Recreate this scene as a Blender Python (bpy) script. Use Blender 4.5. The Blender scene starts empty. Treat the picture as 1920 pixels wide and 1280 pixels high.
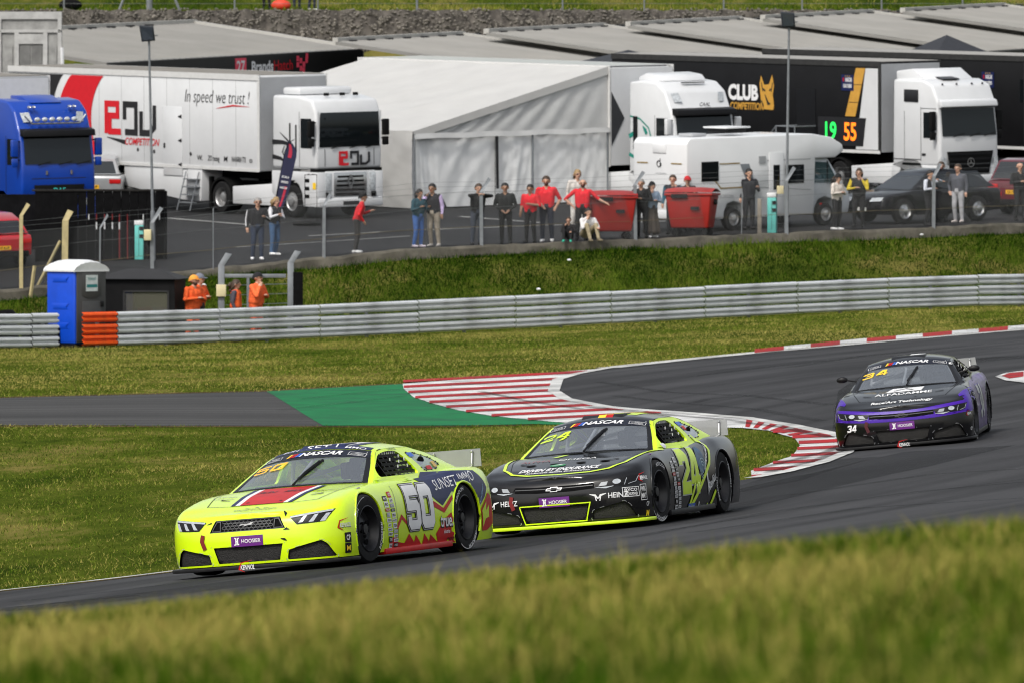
import bpy, bmesh, math, random
import numpy as np
from mathutils import Vector, Matrix, Euler
from mathutils.bvhtree import BVHTree
from mathutils.geometry import tessellate_polygon

random.seed(7); rng = np.random.default_rng(11)
SC = bpy.context.scene
COL = SC.collection
R = math.radians

# ------------------------------------------------------------------ camera
FPX = 16000.0            # focal length in photo pixels (1920 wide): a 300 mm lens
HOR = 200.0              # photo row of eye level
EYE = 5.0
cd = bpy.data.cameras.new('camera'); cam = bpy.data.objects.new('camera', cd); COL.objects.link(cam)
cd.sensor_width = 36.0; cd.lens = 36.0 * FPX / 1920.0
cd.shift_y = (HOR - 640.0) / 1920.0
cd.clip_start = 0.5; cd.clip_end = 2000
cam.location = (0, 0, EYE); cam.rotation_euler = (R(90), 0, 0)
cd.dof.use_dof = True; cd.dof.focus_distance = 88.0; cd.dof.aperture_fstop = 11.0
SC.camera = cam

# ------------------------------------------------------------------ sky, sun, exposure
SUN_EL, SUN_AZ = R(48), R(-151)      # azimuth measured from +Y (view direction) towards +X
W = bpy.data.worlds.new('World'); SC.world = W; W.use_nodes = True
nt = W.node_tree; nt.nodes.clear()
sky = nt.nodes.new('ShaderNodeTexSky'); sky.sky_type = 'NISHITA'; sky.sun_disc = False
sky.sun_elevation = SUN_EL; sky.sun_rotation = SUN_AZ
sky.air_density = 1.4; sky.dust_density = 4.0; sky.ozone_density = 1.0
bg = nt.nodes.new('ShaderNodeBackground'); bg.inputs['Strength'].default_value = 0.15
hs = nt.nodes.new('ShaderNodeHueSaturation'); hs.inputs['Saturation'].default_value = 0.35
wo = nt.nodes.new('ShaderNodeOutputWorld')
nt.links.new(sky.outputs[0], hs.inputs['Color']); nt.links.new(hs.outputs[0], bg.inputs[0]); nt.links.new(bg.outputs[0], wo.inputs[0])
sl = bpy.data.lights.new('sun', 'SUN'); so = bpy.data.objects.new('sun', sl); COL.objects.link(so)
sl.energy = 1.75; sl.angle = R(7); sl.color = (1.0, 0.96, 0.9)
sd = Vector((math.sin(SUN_AZ) * math.cos(SUN_EL), math.cos(SUN_AZ) * math.cos(SUN_EL), math.sin(SUN_EL)))
so.rotation_euler = sd.to_track_quat('Z', 'Y').to_euler(); so.location = (-30, 60, 60)
SC.view_settings.view_transform = 'Standard'; SC.view_settings.look = 'None'
SC.view_settings.exposure = 0.14; SC.view_settings.gamma = 1.0
SC.render.engine = 'CYCLES'
SC.cycles.pixel_filter_type = 'BLACKMAN_HARRIS'; SC.cycles.filter_width = 1.1
SC.cycles.max_bounces = 6; SC.cycles.transparent_max_bounces = 12; SC.cycles.diffuse_bounces = 3
SC.cycles.glossy_bounces = 3; SC.cycles.caustics_reflective = False; SC.cycles.caustics_refractive = False

# ------------------------------------------------------------------ helpers: materials
MATS = {}
def srgb(r, g, b):
    f = lambda c: ((c/255.0 + 0.055)/1.055)**2.4 if c/255.0 > 0.04045 else c/255.0/12.92
    return (f(r), f(g), f(b))
def mat(name, col, rough=0.5, metal=0.0, var=0.12, scale=6.0, bump=0.0, bscale=40.0, coat=0.0, spec=None, dirt=0.0, dcol=(0.06,0.05,0.04), stretch=None, alpha=None, emit=None, dlo=0.5):
    """Principled material with procedural colour variation, grain, dirt."""
    if name in MATS: return MATS[name]
    m = bpy.data.materials.new(name); m.use_nodes = True; MATS[name] = m
    t = m.node_tree; b = t.nodes['Principled BSDF']
    tc = t.nodes.new('ShaderNodeTexCoord'); src = tc.outputs['Object']
    if stretch:
        mp = t.nodes.new('ShaderNodeMapping'); mp.inputs['Scale'].default_value = stretch
        t.links.new(src, mp.inputs[0]); src = mp.outputs[0]
    no = t.nodes.new('ShaderNodeTexNoise'); no.inputs['Scale'].default_value = scale; no.inputs['Detail'].default_value = 6; no.inputs['Roughness'].default_value = 0.6
    t.links.new(src, no.inputs['Vector'])
    rp = t.nodes.new('ShaderNodeValToRGB'); rp.color_ramp.elements[0].position = 0.3; rp.color_ramp.elements[1].position = 0.7
    c = col[:3]
    rp.color_ramp.elements[0].color = (*[x*(1-var) for x in c], 1); rp.color_ramp.elements[1].color = (*[min(1, x*(1+var)) for x in c], 1)
    t.links.new(no.outputs['Fac'], rp.inputs[0]); out = rp.outputs[0]
    if dirt > 0:
        n2 = t.nodes.new('ShaderNodeTexNoise'); n2.inputs['Scale'].default_value = scale*0.6; n2.inputs['Detail'].default_value = 8; n2.inputs['Roughness'].default_value = 0.7
        t.links.new(tc.outputs['Object'], n2.inputs['Vector'])
        r2 = t.nodes.new('ShaderNodeValToRGB'); r2.color_ramp.elements[0].position = dlo; r2.color_ramp.elements[1].position = dlo + 0.28
        r2.color_ramp.elements[0].color = (0,0,0,1); r2.color_ramp.elements[1].color = (dirt,dirt,dirt,1)
        t.links.new(n2.outputs['Fac'], r2.inputs[0])
        mx = t.nodes.new('ShaderNodeMixRGB'); mx.inputs[2].default_value = (*dcol, 1)
        t.links.new(r2.outputs[0], mx.inputs[0]); t.links.new(out, mx.inputs[1]); out = mx.outputs[0]
    t.links.new(out, b.inputs['Base Color'])
    b.inputs['Roughness'].default_value = rough; b.inputs['Metallic'].default_value = metal
    if spec is not None: b.inputs['Specular IOR Level'].default_value = spec
    if coat: b.inputs['Coat Weight'].default_value = coat; b.inputs['Coat Roughness'].default_value = 0.06
    if alpha is not None: b.inputs['Alpha'].default_value = alpha
    if emit: b.inputs['Emission Color'].default_value = (*c, 1); b.inputs['Emission Strength'].default_value = emit
    if bump > 0:
        n3 = t.nodes.new('ShaderNodeTexNoise'); n3.inputs['Scale'].default_value = bscale; n3.inputs['Detail'].default_value = 5
        t.links.new(src, n3.inputs['Vector'])
        bp = t.nodes.new('ShaderNodeBump'); bp.inputs['Strength'].default_value = bump; bp.inputs['Distance'].default_value = 0.02
        t.links.new(n3.outputs['Fac'], bp.inputs['Height']); t.links.new(bp.outputs[0], b.inputs['Normal'])
    return m
def glass(name, tint=(0.55,0.6,0.62), refl=1.0, body=0.0, bodycol=(0.02,0.025,0.03)):
    """See-through glazing: transparent + fresnel gloss (+ a share of diffuse body tint)."""
    if name in MATS: return MATS[name]
    m = bpy.data.materials.new(name); m.use_nodes = True; MATS[name] = m
    t = m.node_tree; t.nodes.clear()
    o = t.nodes.new('ShaderNodeOutputMaterial'); tr = t.nodes.new('ShaderNodeBsdfTransparent'); tr.inputs[0].default_value = (*tint, 1)
    gl = t.nodes.new('ShaderNodeBsdfGlossy'); gl.inputs['Roughness'].default_value = 0.03; gl.inputs[0].default_value = (0.9,0.93,0.96,1)
    lw = t.nodes.new('ShaderNodeLayerWeight'); lw.inputs['Blend'].default_value = 0.5
    fr = t.nodes.new('ShaderNodeMath'); fr.operation = 'POWER'; fr.inputs[1].default_value = 4.0; t.links.new(lw.outputs['Facing'], fr.inputs[0])
    mu = t.nodes.new('ShaderNodeMath'); mu.operation = 'MULTIPLY_ADD'; mu.inputs[1].default_value = 0.8*refl; mu.inputs[2].default_value = 0.05*refl; mu.use_clamp = True
    mx = t.nodes.new('ShaderNodeMixShader'); src = tr.outputs[0]
    if body > 0:
        df = t.nodes.new('ShaderNodeBsdfDiffuse'); df.inputs[0].default_value = (*bodycol, 1)
        m2 = t.nodes.new('ShaderNodeMixShader'); m2.inputs[0].default_value = body
        t.links.new(tr.outputs[0], m2.inputs[1]); t.links.new(df.outputs[0], m2.inputs[2]); src = m2.outputs[0]
    t.links.new(fr.outputs[0], mu.inputs[0]); t.links.new(mu.outputs[0], mx.inputs[0])
    t.links.new(src, mx.inputs[1]); t.links.new(gl.outputs[0], mx.inputs[2]); t.links.new(mx.outputs[0], o.inputs[0])
    return m

# ------------------------------------------------------------------ helpers: objects
def link(o, parent=None):
    COL.objects.link(o)
    if parent is not None: o.parent = parent
    return o
def thing(name, label, cat, loc=(0,0,0), rot=None, group=None):
    o = bpy.data.objects.new(name, None); link(o); o.location = loc
    if rot is not None:
        o.rotation_euler = rot if isinstance(rot, (tuple, Euler)) else rot.to_euler()
    o['label'] = label; o['category'] = cat
    if group: o['group'] = group
    return o
def tag(o, label, cat, group=None):
    o['label'] = label; o['category'] = cat
    if group: o['group'] = group
    return o
def struct(o): o['kind'] = 'structure'; return o
def stuff(o): o['kind'] = 'stuff'; return o

class MB:
    """collects shapes; build() links ONE mesh object"""
    def __init__(s): s.v = []; s.f = []; s.m = []; s.mi = 0
    def add(s, vs, fs):
        n = len(s.v); s.v += [tuple(p) for p in vs]
        for f in fs: s.f.append(tuple(i+n for i in f)); s.m.append(s.mi)
        return s
    def box(s, x0, x1, y0, y1, z0, z1):
        v = [(x0,y0,z0),(x1,y0,z0),(x1,y1,z0),(x0,y1,z0),(x0,y0,z1),(x1,y0,z1),(x1,y1,z1),(x0,y1,z1)]
        return s.add(v, [(0,3,2,1),(4,5,6,7),(0,1,5,4),(1,2,6,5),(2,3,7,6),(3,0,4,7)])
    def prism(s, poly, axis, a, b):
        """poly: 2-D points; axis 'x': (y,z), 'y': (x,z), 'z': (x,y) extruded from a to b"""
        def p3(p, t):
            return {'x': (t,p[0],p[1]), 'y': (p[0],t,p[1]), 'z': (p[0],p[1],t)}[axis]
        n = len(poly); v = [p3(p,a) for p in poly] + [p3(p,b) for p in poly]
        f = [tuple(range(n))[::-1], tuple(range(n, 2*n))] + [(i, (i+1)%n, n+(i+1)%n, n+i) for i in range(n)]
        return s.add(v, f)
    def frustum(s, p0, p1, r0, r1=None, n=10, caps=True):
        r1 = r0 if r1 is None else r1
        p0 = Vector(p0); p1 = Vector(p1); d = (p1-p0)
        q = d.to_track_quat('Z', 'Y').to_matrix() if d.length > 1e-9 else Matrix.Identity(3)
        v = []
        for p, r in ((p0,r0),(p1,r1)):
            for k in range(n):
                a = 2*math.pi*k/n; v.append(p + q @ Vector((r*math.cos(a), r*math.sin(a), 0)))
        f = [(k, (k+1)%n, n+(k+1)%n, n+k) for k in range(n)]
        if caps: f += [tuple(range(n))[::-1], tuple(range(n,2*n))]
        return s.add(v, f)
    def tube(s, pts, r, n=8):
        pts = [Vector(p) for p in pts]; v = []; m = len(pts)
        for i, p in enumerate(pts):
            d = (pts[min(i+1,m-1)] - pts[max(i-1,0)]); q = d.to_track_quat('Z','Y').to_matrix()
            rr = r[i] if isinstance(r, (list,tuple)) else r
            for k in range(n):
                a = 2*math.pi*k/n; v.append(p + q @ Vector((rr*math.cos(a), rr*math.sin(a), 0)))
        f = [(i*n+k, i*n+(k+1)%n, (i+1)*n+(k+1)%n, (i+1)*n+k) for i in range(m-1) for k in range(n)]
        f += [tuple(range(n))[::-1], tuple(range((m-1)*n, m*n))]
        return s.add(v, f)
    def lathe(s, prof, n=32, axis='y', c=(0,0,0)):
        """prof: (radius, along) pairs turned about the axis"""
        v = []; m = len(prof)
        for r, h in prof:
            for k in range(n):
                a = 2*math.pi*k/n; u, w = r*math.cos(a), r*math.sin(a)
                p = {'y': (u,h,w), 'z': (u,w,h), 'x': (h,u,w)}[axis]
                v.append((p[0]+c[0], p[1]+c[1], p[2]+c[2]))
        f = [(i*n+k, i*n+(k+1)%n, (i+1)*n+(k+1)%n, (i+1)*n+k) for i in range(m-1) for k in range(n)]
        return s.add(v, f)
    def ball(s, c, r, n=12, m=8):
        r = (r,r,r) if not isinstance(r,(tuple,list)) else r
        v = [(c[0],c[1],c[2]-r[2])]
        for i in range(1,m):
            p = math.pi*i/m
            for k in range(n):
                a = 2*math.pi*k/n
                v.append((c[0]+r[0]*math.sin(p)*math.cos(a), c[1]+r[1]*math.sin(p)*math.sin(a), c[2]-r[2]*math.cos(p)))
        v.append((c[0],c[1],c[2]+r[2])); L = len(v)-1
        f = [(0, 1+(k+1)%n, 1+k) for k in range(n)]
        f += [(1+i*n+k, 1+i*n+(k+1)%n, 1+(i+1)*n+(k+1)%n, 1+(i+1)*n+k) for i in range(m-2) for k in range(n)]
        f += [(L, 1+(m-2)*n+k, 1+(m-2)*n+(k+1)%n) for k in range(n)]
        return s.add(v, f)
    def grid(s, nu, nv, fn, flip=False):
        v = [fn(i/(nu-1), j/(nv-1)) for i in range(nu) for j in range(nv)]
        f = [(i*nv+j, (i+1)*nv+j, (i+1)*nv+j+1, i*nv+j+1) for i in range(nu-1) for j in range(nv-1)]
        if flip: f = [q[::-1] for q in f]
        return s.add(v, f)
    def build(s, name, m, parent=None, smooth=None, bevel=0.0, seg=2, loc=None, fix=True, label=None, weld=0.0):
        me = bpy.data.meshes.new(name); me.from_pydata(s.v, [], s.f)
        ms = m if isinstance(m, (list,tuple)) else [m]
        for q in ms: me.materials.append(q)
        if len(ms) > 1: me.polygons.foreach_set('material_index', s.m)
        if bevel > 0 or fix or weld:
            b = bmesh.new(); b.from_mesh(me)
            if weld: bmesh.ops.remove_doubles(b, verts=b.verts[:], dist=weld)
            if fix: bmesh.ops.recalc_face_normals(b, faces=b.faces)
            if bevel > 0:
                es = [e for e in b.edges if len(e.link_faces) == 2 and e.calc_face_angle(0) > 0.5]
                bmesh.ops.bevel(b, geom=es, offset=bevel, segments=seg, affect='EDGES', profile=0.5, clamp_overlap=True)
            b.to_mesh(me); b.free()
        if smooth is None: smooth = bevel > 0
        if smooth is not False:
            me.polygons.foreach_set('use_smooth', [True]*len(me.polygons))
            me.set_sharp_from_angle(angle=R(38 if smooth is True else smooth))
        o = bpy.data.objects.new(name, me); link(o, parent)
        if loc: o.location = loc
        if label: o['label'] = label
        return o

def quick(name, m, parent, fn, **k):
    b = MB(); fn(b); return b.build(name, m, parent, **k)

def copy_tree(o, parent=None):
    c = o.copy(); link(c, parent)
    for ch in list(o.children): copy_tree(ch, c)
    return c

# ---- flat drawings: tessellated outlines and lettering
def tess(outline, holes=(), maxlen=None):
    polys = [[Vector((p[0],p[1],0)) for p in outline]] + [[Vector((p[0],p[1],0)) for p in h] for h in holes]
    tris = tessellate_polygon(polys); v = [(q.x,q.y) for pl in polys for q in pl]
    f = [tuple(t) for t in tris]
    return refine(v, f, maxlen) if maxlen else (v, f)
def refine(v, f, maxlen):
    b = bmesh.new(); bv = [b.verts.new((p[0],p[1],0)) for p in v]
    for t in f:
        try: b.faces.new([bv[i] for i in t])
        except ValueError: pass
    for _ in range(8):
        es = [e for e in b.edges if e.calc_length() > maxlen]
        if not es: break
        bmesh.ops.subdivide_edges(b, edges=es, cuts=1, use_grid_fill=False)
        bmesh.ops.triangulate(b, faces=b.faces[:])
    b.verts.index_update()
    v2 = [(q.co.x,q.co.y) for q in b.verts]; f2 = [tuple(q.index for q in t.verts) for t in b.faces]
    b.free(); return v2, f2
_TX = {}
def text2d(s, h=1.0, shear=0.0, bold=0.0, wide=1.0, space=1.0):
    """lettering as flat triangles; cap height h, centred on its own box"""
    key = (s, shear, bold, space)
    if key not in _TX:
        cu = bpy.data.curves.new('lettering', 'FONT'); cu.body = s; cu.size = 1.0; cu.shear = shear; cu.offset = bold
        cu.space_character = space; cu.resolution_u = 3; cu.fill_mode = 'BOTH'
        ob = bpy.data.objects.new('lettering', cu); COL.objects.link(ob)
        dg = bpy.context.evaluated_depsgraph_get(); me = ob.evaluated_get(dg).to_mesh()
        v = [(q.co.x,q.co.y) for q in me.vertices]; f = [tuple(p.vertices) for p in me.polygons]
        ob.evaluated_get(dg).to_mesh_clear(); bpy.data.objects.remove(ob); bpy.data.curves.remove(cu)
        xs = [p[0] for p in v]; cx = (min(xs)+max(xs))/2
        _TX[key] = ([(p[0]-cx, p[1]-0.345) for p in v], f, max(xs)-min(xs))
    v, f, w = _TX[key]; k = h/0.69
    return [(p[0]*k*wide, p[1]*k) for p in v], f
def fit(v, w):
    xs = [p[0] for p in v]; k = w/(max(xs)-min(xs)); return [(p[0]*k, p[1]) for p in v]

ARCHES = [(1.42,.345,.385),(-1.32,.345,.385)]
def bvh_drop(drop, h):
    """side drawings stop at the wheel openings"""
    return drop == 'arch' and any((h.x-a)**2 + (h.z-z)**2 < r*r for a, z, r in ARCHES)
def lay(name, vf, o, u, v, m, parent, bvh=None, off=0.004, fn=None, keep=None, maxlen=None, label=None, drop=None):
    """lays a flat drawing at origin o with axes u,v; when bvh is given it is pressed onto that surface along -(u x v)"""
    vs, fs = vf
    if maxlen: vs, fs = refine(vs, fs, maxlen)
    o = Vector(o); u = Vector(u).normalized(); v = Vector(v).normalized(); n = u.cross(v).normalized()
    pts = []; bad = set()
    for i, p in enumerate(vs):
        q = o + u*p[0] + v*p[1]
        if fn: q = fn(p)
        elif bvh is not None:
            h, nn, _, dist = bvh.ray_cast(q + n*4.0, -n, 8.0)
            if h is None or abs(nn.dot(n)) < 0.08 or (keep and abs(dist-4.0) > keep): bad.add(i)
            else:
                nn = nn if nn.dot(n) > 0 else -nn; q = h + n*off*0.4 + nn*off*0.6
                if bvh_drop(drop, h): bad.add(i)
        else: q = q + n*off
        pts.append(q)
    fs = [f for f in fs if not any(i in bad for i in f)]
    if not fs: return None
    me = bpy.data.meshes.new(name); me.from_pydata([tuple(p) for p in pts], [], fs); me.materials.append(m)
    b = bmesh.new(); b.from_mesh(me)
    bmesh.ops.delete(b, geom=[q for q in b.verts if not q.link_faces], context='VERTS')
    for f in b.faces:
        f.normal_update()
        if f.normal.dot(n) < 0 and not fn: f.normal_flip()
    b.to_mesh(me); b.free()
    if bvh is not None: me.polygons.foreach_set('use_smooth', [True]*len(me.polygons))
    ob = bpy.data.objects.new(name, me); link(ob, parent)
    if label: ob['label'] = label
    return ob
def rect(w, h, cx=0, cy=0): return tess([(cx-w/2,cy-h/2),(cx+w/2,cy-h/2),(cx+w/2,cy+h/2),(cx-w/2,cy+h/2)])
def stroke(pts, w):
    """polyline of width w as flat quads"""
    v = []; f = []
    for i, p in enumerate(pts):
        a = pts[max(i-1,0)]; b = pts[min(i+1,len(pts)-1)]
        d1 = (p[0]-a[0], p[1]-a[1]); d2 = (b[0]-p[0], b[1]-p[1])
        if math.hypot(*d1) < 1e-9: d1 = d2
        if math.hypot(*d2) < 1e-9: d2 = d1
        l1 = math.hypot(*d1) or 1; l2 = math.hypot(*d2) or 1; n1 = (-d1[1]/l1, d1[0]/l1); n2 = (-d2[1]/l2, d2[0]/l2)
        mx, my = n1[0]+n2[0], n1[1]+n2[1]; ml = math.hypot(mx,my)
        if ml < 1e-6: mx, my, ml = n1[0], n1[1], 1.0
        mx /= ml; my /= ml; k = 1/max(.45, mx*n1[0]+my*n1[1])
        ww = (w[i] if isinstance(w,(list,tuple)) else w)*k
        v += [(p[0]+mx*ww/2, p[1]+my*ww/2), (p[0]-mx*ww/2, p[1]-my*ww/2)]
    for i in range(len(pts)-1): f += [(2*i,2*i+1,2*i+3),(2*i,2*i+3,2*i+2)]
    return v, f
def merge2(*vfs):
    v = []; f = []
    for a, b in vfs:
        n = len(v); v += list(a); f += [tuple(i+n for i in t) for t in b]
    return v, f
def move2(vf, dx, dy, s=1.0, rot=0.0):
    c, q = math.cos(rot), math.sin(rot)
    return [((p[0]*c-p[1]*q)*s+dx, (p[0]*q+p[1]*c)*s+dy) for p in vf[0]], vf[1]

# ------------------------------------------------------------------ the lie of the land
def at(px, py, d):
    """world point seen at a photo pixel at distance d (used to survey the site)"""
    return Vector(((px-960.0)*d/FPX, d, EYE + (HOR-py)*d/FPX))
def interp(x, xs, ys): return np.interp(x, xs, ys)
_survey = [(697,1057,86),(872,1035,88.56),(405,1080,86.57),(1243,985,93),(1372,965,95.6),(965,1007,93.4),
  (1605,846,117.6),(1821,832,117.4),(1852,815,120.1),(0,1110,88),(335,1072,91.8),
  (0,797,143),(600,797,143),(1000,790,145),(0,745,160),(500,735,161),(755,720,166),(1140,690,176),(1420,660,190),(1920,617,209),
  (1210,776,145),(1560,819,128),(1590,849,118.5),(1410,897,107),(0,655,220),(230,652,221),(960,620,229),(1920,575,240),(1900,708,155),
  (0,1214,21),(960,1112,21),(1920,1012,21),(0,1370,12.5),(960,1320,12.5),(1920,1275,12.5),(300,930,112),(0,960,110)]
_pts = [tuple(at(*s)) for s in _survey]
for X in (-6, 0, 6):
    for Y, z in ((76, -4.606+.084*(X+1.41)+.25), (63, -3.95+.07*X), (50, -3.05+.05*X)): _pts.append((X, Y, z+EYE))
_pts += [(-30,88,-1.2),(30,95,1.3),(-30,160,-0.9),(30,160,0.3),(-30,215,-1.0),(30,245,-1.0),(-8,6,4.4),(8,6,4.6),(-10,21,3.3),(10,21,3.9)]
_pts = np.array(_pts); _S = np.array([10.0, 25.0])
def _tps_k(r2): return np.where(r2 > 0, 0.5*r2*np.log(np.maximum(r2,1e-12)), 0.0)
_c = _pts[:,:2]/_S; _n = len(_c)
_K = _tps_k(((_c[:,None]-_c[None])**2).sum(-1)) + np.eye(_n)*0.0015
_P = np.hstack([np.ones((_n,1)), _c])
_A = np.block([[_K,_P],[_P.T,np.zeros((3,3))]]); _w = np.linalg.solve(_A, np.concatenate([_pts[:,2], np.zeros(3)]))
def near_z(X, Y):
    q = np.stack([X/_S[0], Y/_S[1]], -1)
    return (_tps_k(((q[:,None]-_c[None])**2).sum(-1)) @ _w[:_n]) + _w[_n] + q @ _w[_n+1:]
def y_rail(X): return 220.0 + (X+13.2)*20/27.6
def y_kerb(X): return 241.0 + (X+5.3)*0.73
def pad_z(X, Y):
    z = -4.08 + .0048*(X+2.6) + .0345*(Y-242)
    low = np.clip(-3-X, 0, 12)*0.06*np.clip(1-(Y-y_kerb(X))/16, 0, 1)
    return z - low + EYE
def far_z(X, Y):
    return np.interp(Y, [325, 338, 350, 352, 368, 470, 900], [4.0, 4.2, 7.4, 8.75, 9.3, 22.0, 60.0])
def ground_z(X, Y):
    X = np.atleast_1d(np.asarray(X, float)); Y = np.atleast_1d(np.asarray(Y, float))
    z = np.empty_like(X); yr = y_rail(X); yk = y_kerb(X)
    for i in range(0, len(X), 20000):
        s = slice(i, i+20000); z[s] = near_z(np.clip(X[s],-32,32), np.minimum(Y[s], yr[s]+1))
    t = np.clip((Y-yr-3.5)/(yk-0.25-yr-3.5), 0, 1); t = t*t*(3-2*t)*0.5 + t*0.5
    zk = pad_z(X, yk) - 0.30
    z = np.where(Y > yr+3.5, z*(1-t) + zk*t, z)
    z = np.where(Y > yk-0.05, pad_z(X, Y) - 0.12, z)
    return np.where(Y > 327, np.maximum(pad_z(X,Y)-0.12, far_z(X,Y)), z)
def gz(x, y): return float(ground_z(x, y)[0])
def pz(x, y): return float(pad_z(np.array([float(x)]), np.array([float(y)]))[0])
def frame_at(x, y, heading, zf):
    """rotation of a thing whose +x points along heading (radians, world) standing on a slope"""
    e = 0.6; n = Vector((-(zf(x+e,y)-zf(x-e,y))/(2*e), -(zf(x,y+e)-zf(x,y-e))/(2*e), 1)).normalized()
    f = Vector((math.cos(heading), math.sin(heading), 0)); f = (f - n*f.dot(n)).normalized(); l = n.cross(f)
    return Matrix((f, l, n)).transposed()

# ------------------------------------------------------------------ ground, roads, kerbs
def grass_mat(name, dark, mid, dry, scale=0.35, dryness=0.5, attr=False):
    m = bpy.data.materials.new(name); m.use_nodes = True; t = m.node_tree; b = t.nodes['Principled BSDF']
    g = t.nodes.new('ShaderNodeNewGeometry')
    mp = t.nodes.new('ShaderNodeMapping'); mp.inputs['Scale'].default_value = (1.0, 0.35, 1.0); t.links.new(g.outputs['Position'], mp.inputs[0])
    n1 = t.nodes.new('ShaderNodeTexNoise'); n1.inputs['Scale'].default_value = scale; n1.inputs['Detail'].default_value = 7; n1.inputs['Roughness'].default_value = 0.62
    n2 = t.nodes.new('ShaderNodeTexNoise'); n2.inputs['Scale'].default_value = scale*9; n2.inputs['Detail'].default_value = 6; n2.inputs['Roughness'].default_value = 0.7
    t.links.new(mp.outputs[0], n1.inputs['Vector']); t.links.new(mp.outputs[0], n2.inputs['Vector'])
    r1 = t.nodes.new('ShaderNodeValToRGB'); r1.color_ramp.elements[0].position = 0.34; r1.color_ramp.elements[0].color = (*dark,1)
    r1.color_ramp.elements[1].position = 0.68; r1.color_ramp.elements[1].color = (*dry,1)
    e = r1.color_ramp.elements.new(dryness); e.color = (*mid,1)
    ad = t.nodes.new('ShaderNodeMath'); ad.operation = 'ADD'; mu = t.nodes.new('ShaderNodeMath'); mu.operation = 'MULTIPLY_ADD'; mu.inputs[1].default_value = 0.5; mu.inputs[2].default_value = -0.25
    t.links.new(n2.outputs['Fac'], mu.inputs[0]); t.links.new(n1.outputs['Fac'], ad.inputs[0]); t.links.new(mu.outputs[0], ad.inputs[1])
    src = ad.outputs[0]
    if attr:
        at_ = t.nodes.new('ShaderNodeAttribute'); at_.attribute_name = 'tone'; a2 = t.nodes.new('ShaderNodeMath'); a2.operation = 'ADD'
        t.links.new(src, a2.inputs[0]); t.links.new(at_.outputs['Fac'], a2.inputs[1]); src = a2.outputs[0]
    t.links.new(src, r1.inputs[0]); t.links.new(r1.outputs[0], b.inputs['Base Color'])
    b.inputs['Roughness'].default_value = 0.9; b.inputs['Specular IOR Level'].default_value = 0.0
    if not attr:
        bp = t.nodes.new('ShaderNodeBump'); bp.inputs['Strength'].default_value = 0.9; bp.inputs['Distance'].default_value = 0.08
        n3 = t.nodes.new('ShaderNodeTexNoise'); n3.inputs['Scale'].default_value = 9; n3.inputs['Detail'].default_value = 6
        t.links.new(g.outputs['Position'], n3.inputs['Vector']); t.links.new(n3.outputs['Fac'], bp.inputs['Height']); t.links.new(bp.outputs[0], b.inputs['Normal'])
    else:
        b.inputs['Subsurface Weight'].default_value = 0.0
    return m
G_DARK, G_MID, G_DRY = (0.032,0.070,0.006), (0.104,0.148,0.014), (0.29,0.255,0.070)
M_soil = grass_mat('turf_base', (0.025,0.042,0.006), (0.068,0.088,0.012), (0.17,0.145,0.042), 0.22, 0.52)
M_mead = grass_mat('mown_grass', G_DARK, G_MID, G_DRY, 0.16, 0.51, True)
M_bank = grass_mat('bank_grass', (0.007,0.021,0.002), (0.024,0.060,0.003), (0.095,0.135,0.015), 0.6, 0.5, True)
M_fore = grass_mat('foreground_grass', (0.022,0.056,0.003), (0.076,0.118,0.008), (0.29,0.25,0.065), 1.6, 0.5, True)

def asphalt(name, c, sc, streak=0.5, rot=0.0, str_scale=(9.0, 0.25, 1)):
    m = bpy.data.materials.new(name); m.use_nodes = True; t = m.node_tree; b = t.nodes['Principled BSDF']
    g = t.nodes.new('ShaderNodeNewGeometry'); mp = t.nodes.new('ShaderNodeMapping'); mp.vector_type = 'TEXTURE'
    mp.inputs['Rotation'].default_value = (0,0,rot); mp.inputs['Scale'].default_value = tuple(1/s for s in str_scale)
    t.links.new(g.outputs['Position'], mp.inputs[0])
    n1 = t.nodes.new('ShaderNodeTexNoise'); n1.inputs['Scale'].default_value = 0.16; n1.inputs['Detail'].default_value = 5; t.links.new(mp.outputs[0], n1.inputs['Vector'])
    n2 = t.nodes.new('ShaderNodeTexNoise'); n2.inputs['Scale'].default_value = 25; n2.inputs['Detail'].default_value = 8; n2.inputs['Roughness'].default_value = 0.8; t.links.new(g.outputs['Position'], n2.inputs['Vector'])
    n3 = t.nodes.new('ShaderNodeTexNoise'); n3.inputs['Scale'].default_value = 0.25; n3.inputs['Detail'].default_value = 4; t.links.new(g.outputs['Position'], n3.inputs['Vector'])
    def ramp(src, a, bb, lo, hi):
        r = t.nodes.new('ShaderNodeValToRGB'); r.color_ramp.elements[0].position = a; r.color_ramp.elements[1].position = bb
        r.color_ramp.elements[0].color = (lo,lo,lo,1); r.color_ramp.elements[1].color = (hi,hi,hi,1); t.links.new(src, r.inputs[0]); return r.outputs[0]
    def mul(a, bb):
        x = t.nodes.new('ShaderNodeMixRGB'); x.blend_type = 'MULTIPLY'; x.inputs[0].default_value = 1; t.links.new(a, x.inputs[1]); t.links.new(bb, x.inputs[2]); return x.outputs[0]
    base = t.nodes.new('ShaderNodeRGB'); base.outputs[0].default_value = (*c,1)
    o = mul(mul(mul(base.outputs[0], ramp(n1.outputs['Fac'], .36,.62, 1-streak, 1.12)), ramp(n2.outputs['Fac'], .3,.7,.62,1.4)), ramp(n3.outputs['Fac'], .3,.7,.85,1.15))
    t.links.new(o, b.inputs['Base Color']); b.inputs['Roughness'].default_value = 0.8; b.inputs['Specular IOR Level'].default_value = 0.12
    bp = t.nodes.new('ShaderNodeBump'); bp.inputs['Strength'].default_value = 0.35; bp.inputs['Distance'].default_value = 0.01
    t.links.new(n2.outputs['Fac'], bp.inputs['Height']); t.links.new(bp.outputs[0], b.inputs['Normal'])
    return m
M_track = asphalt('track_asphalt', (0.044,0.044,0.0465), 1, 0.42, R(-16))
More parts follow.
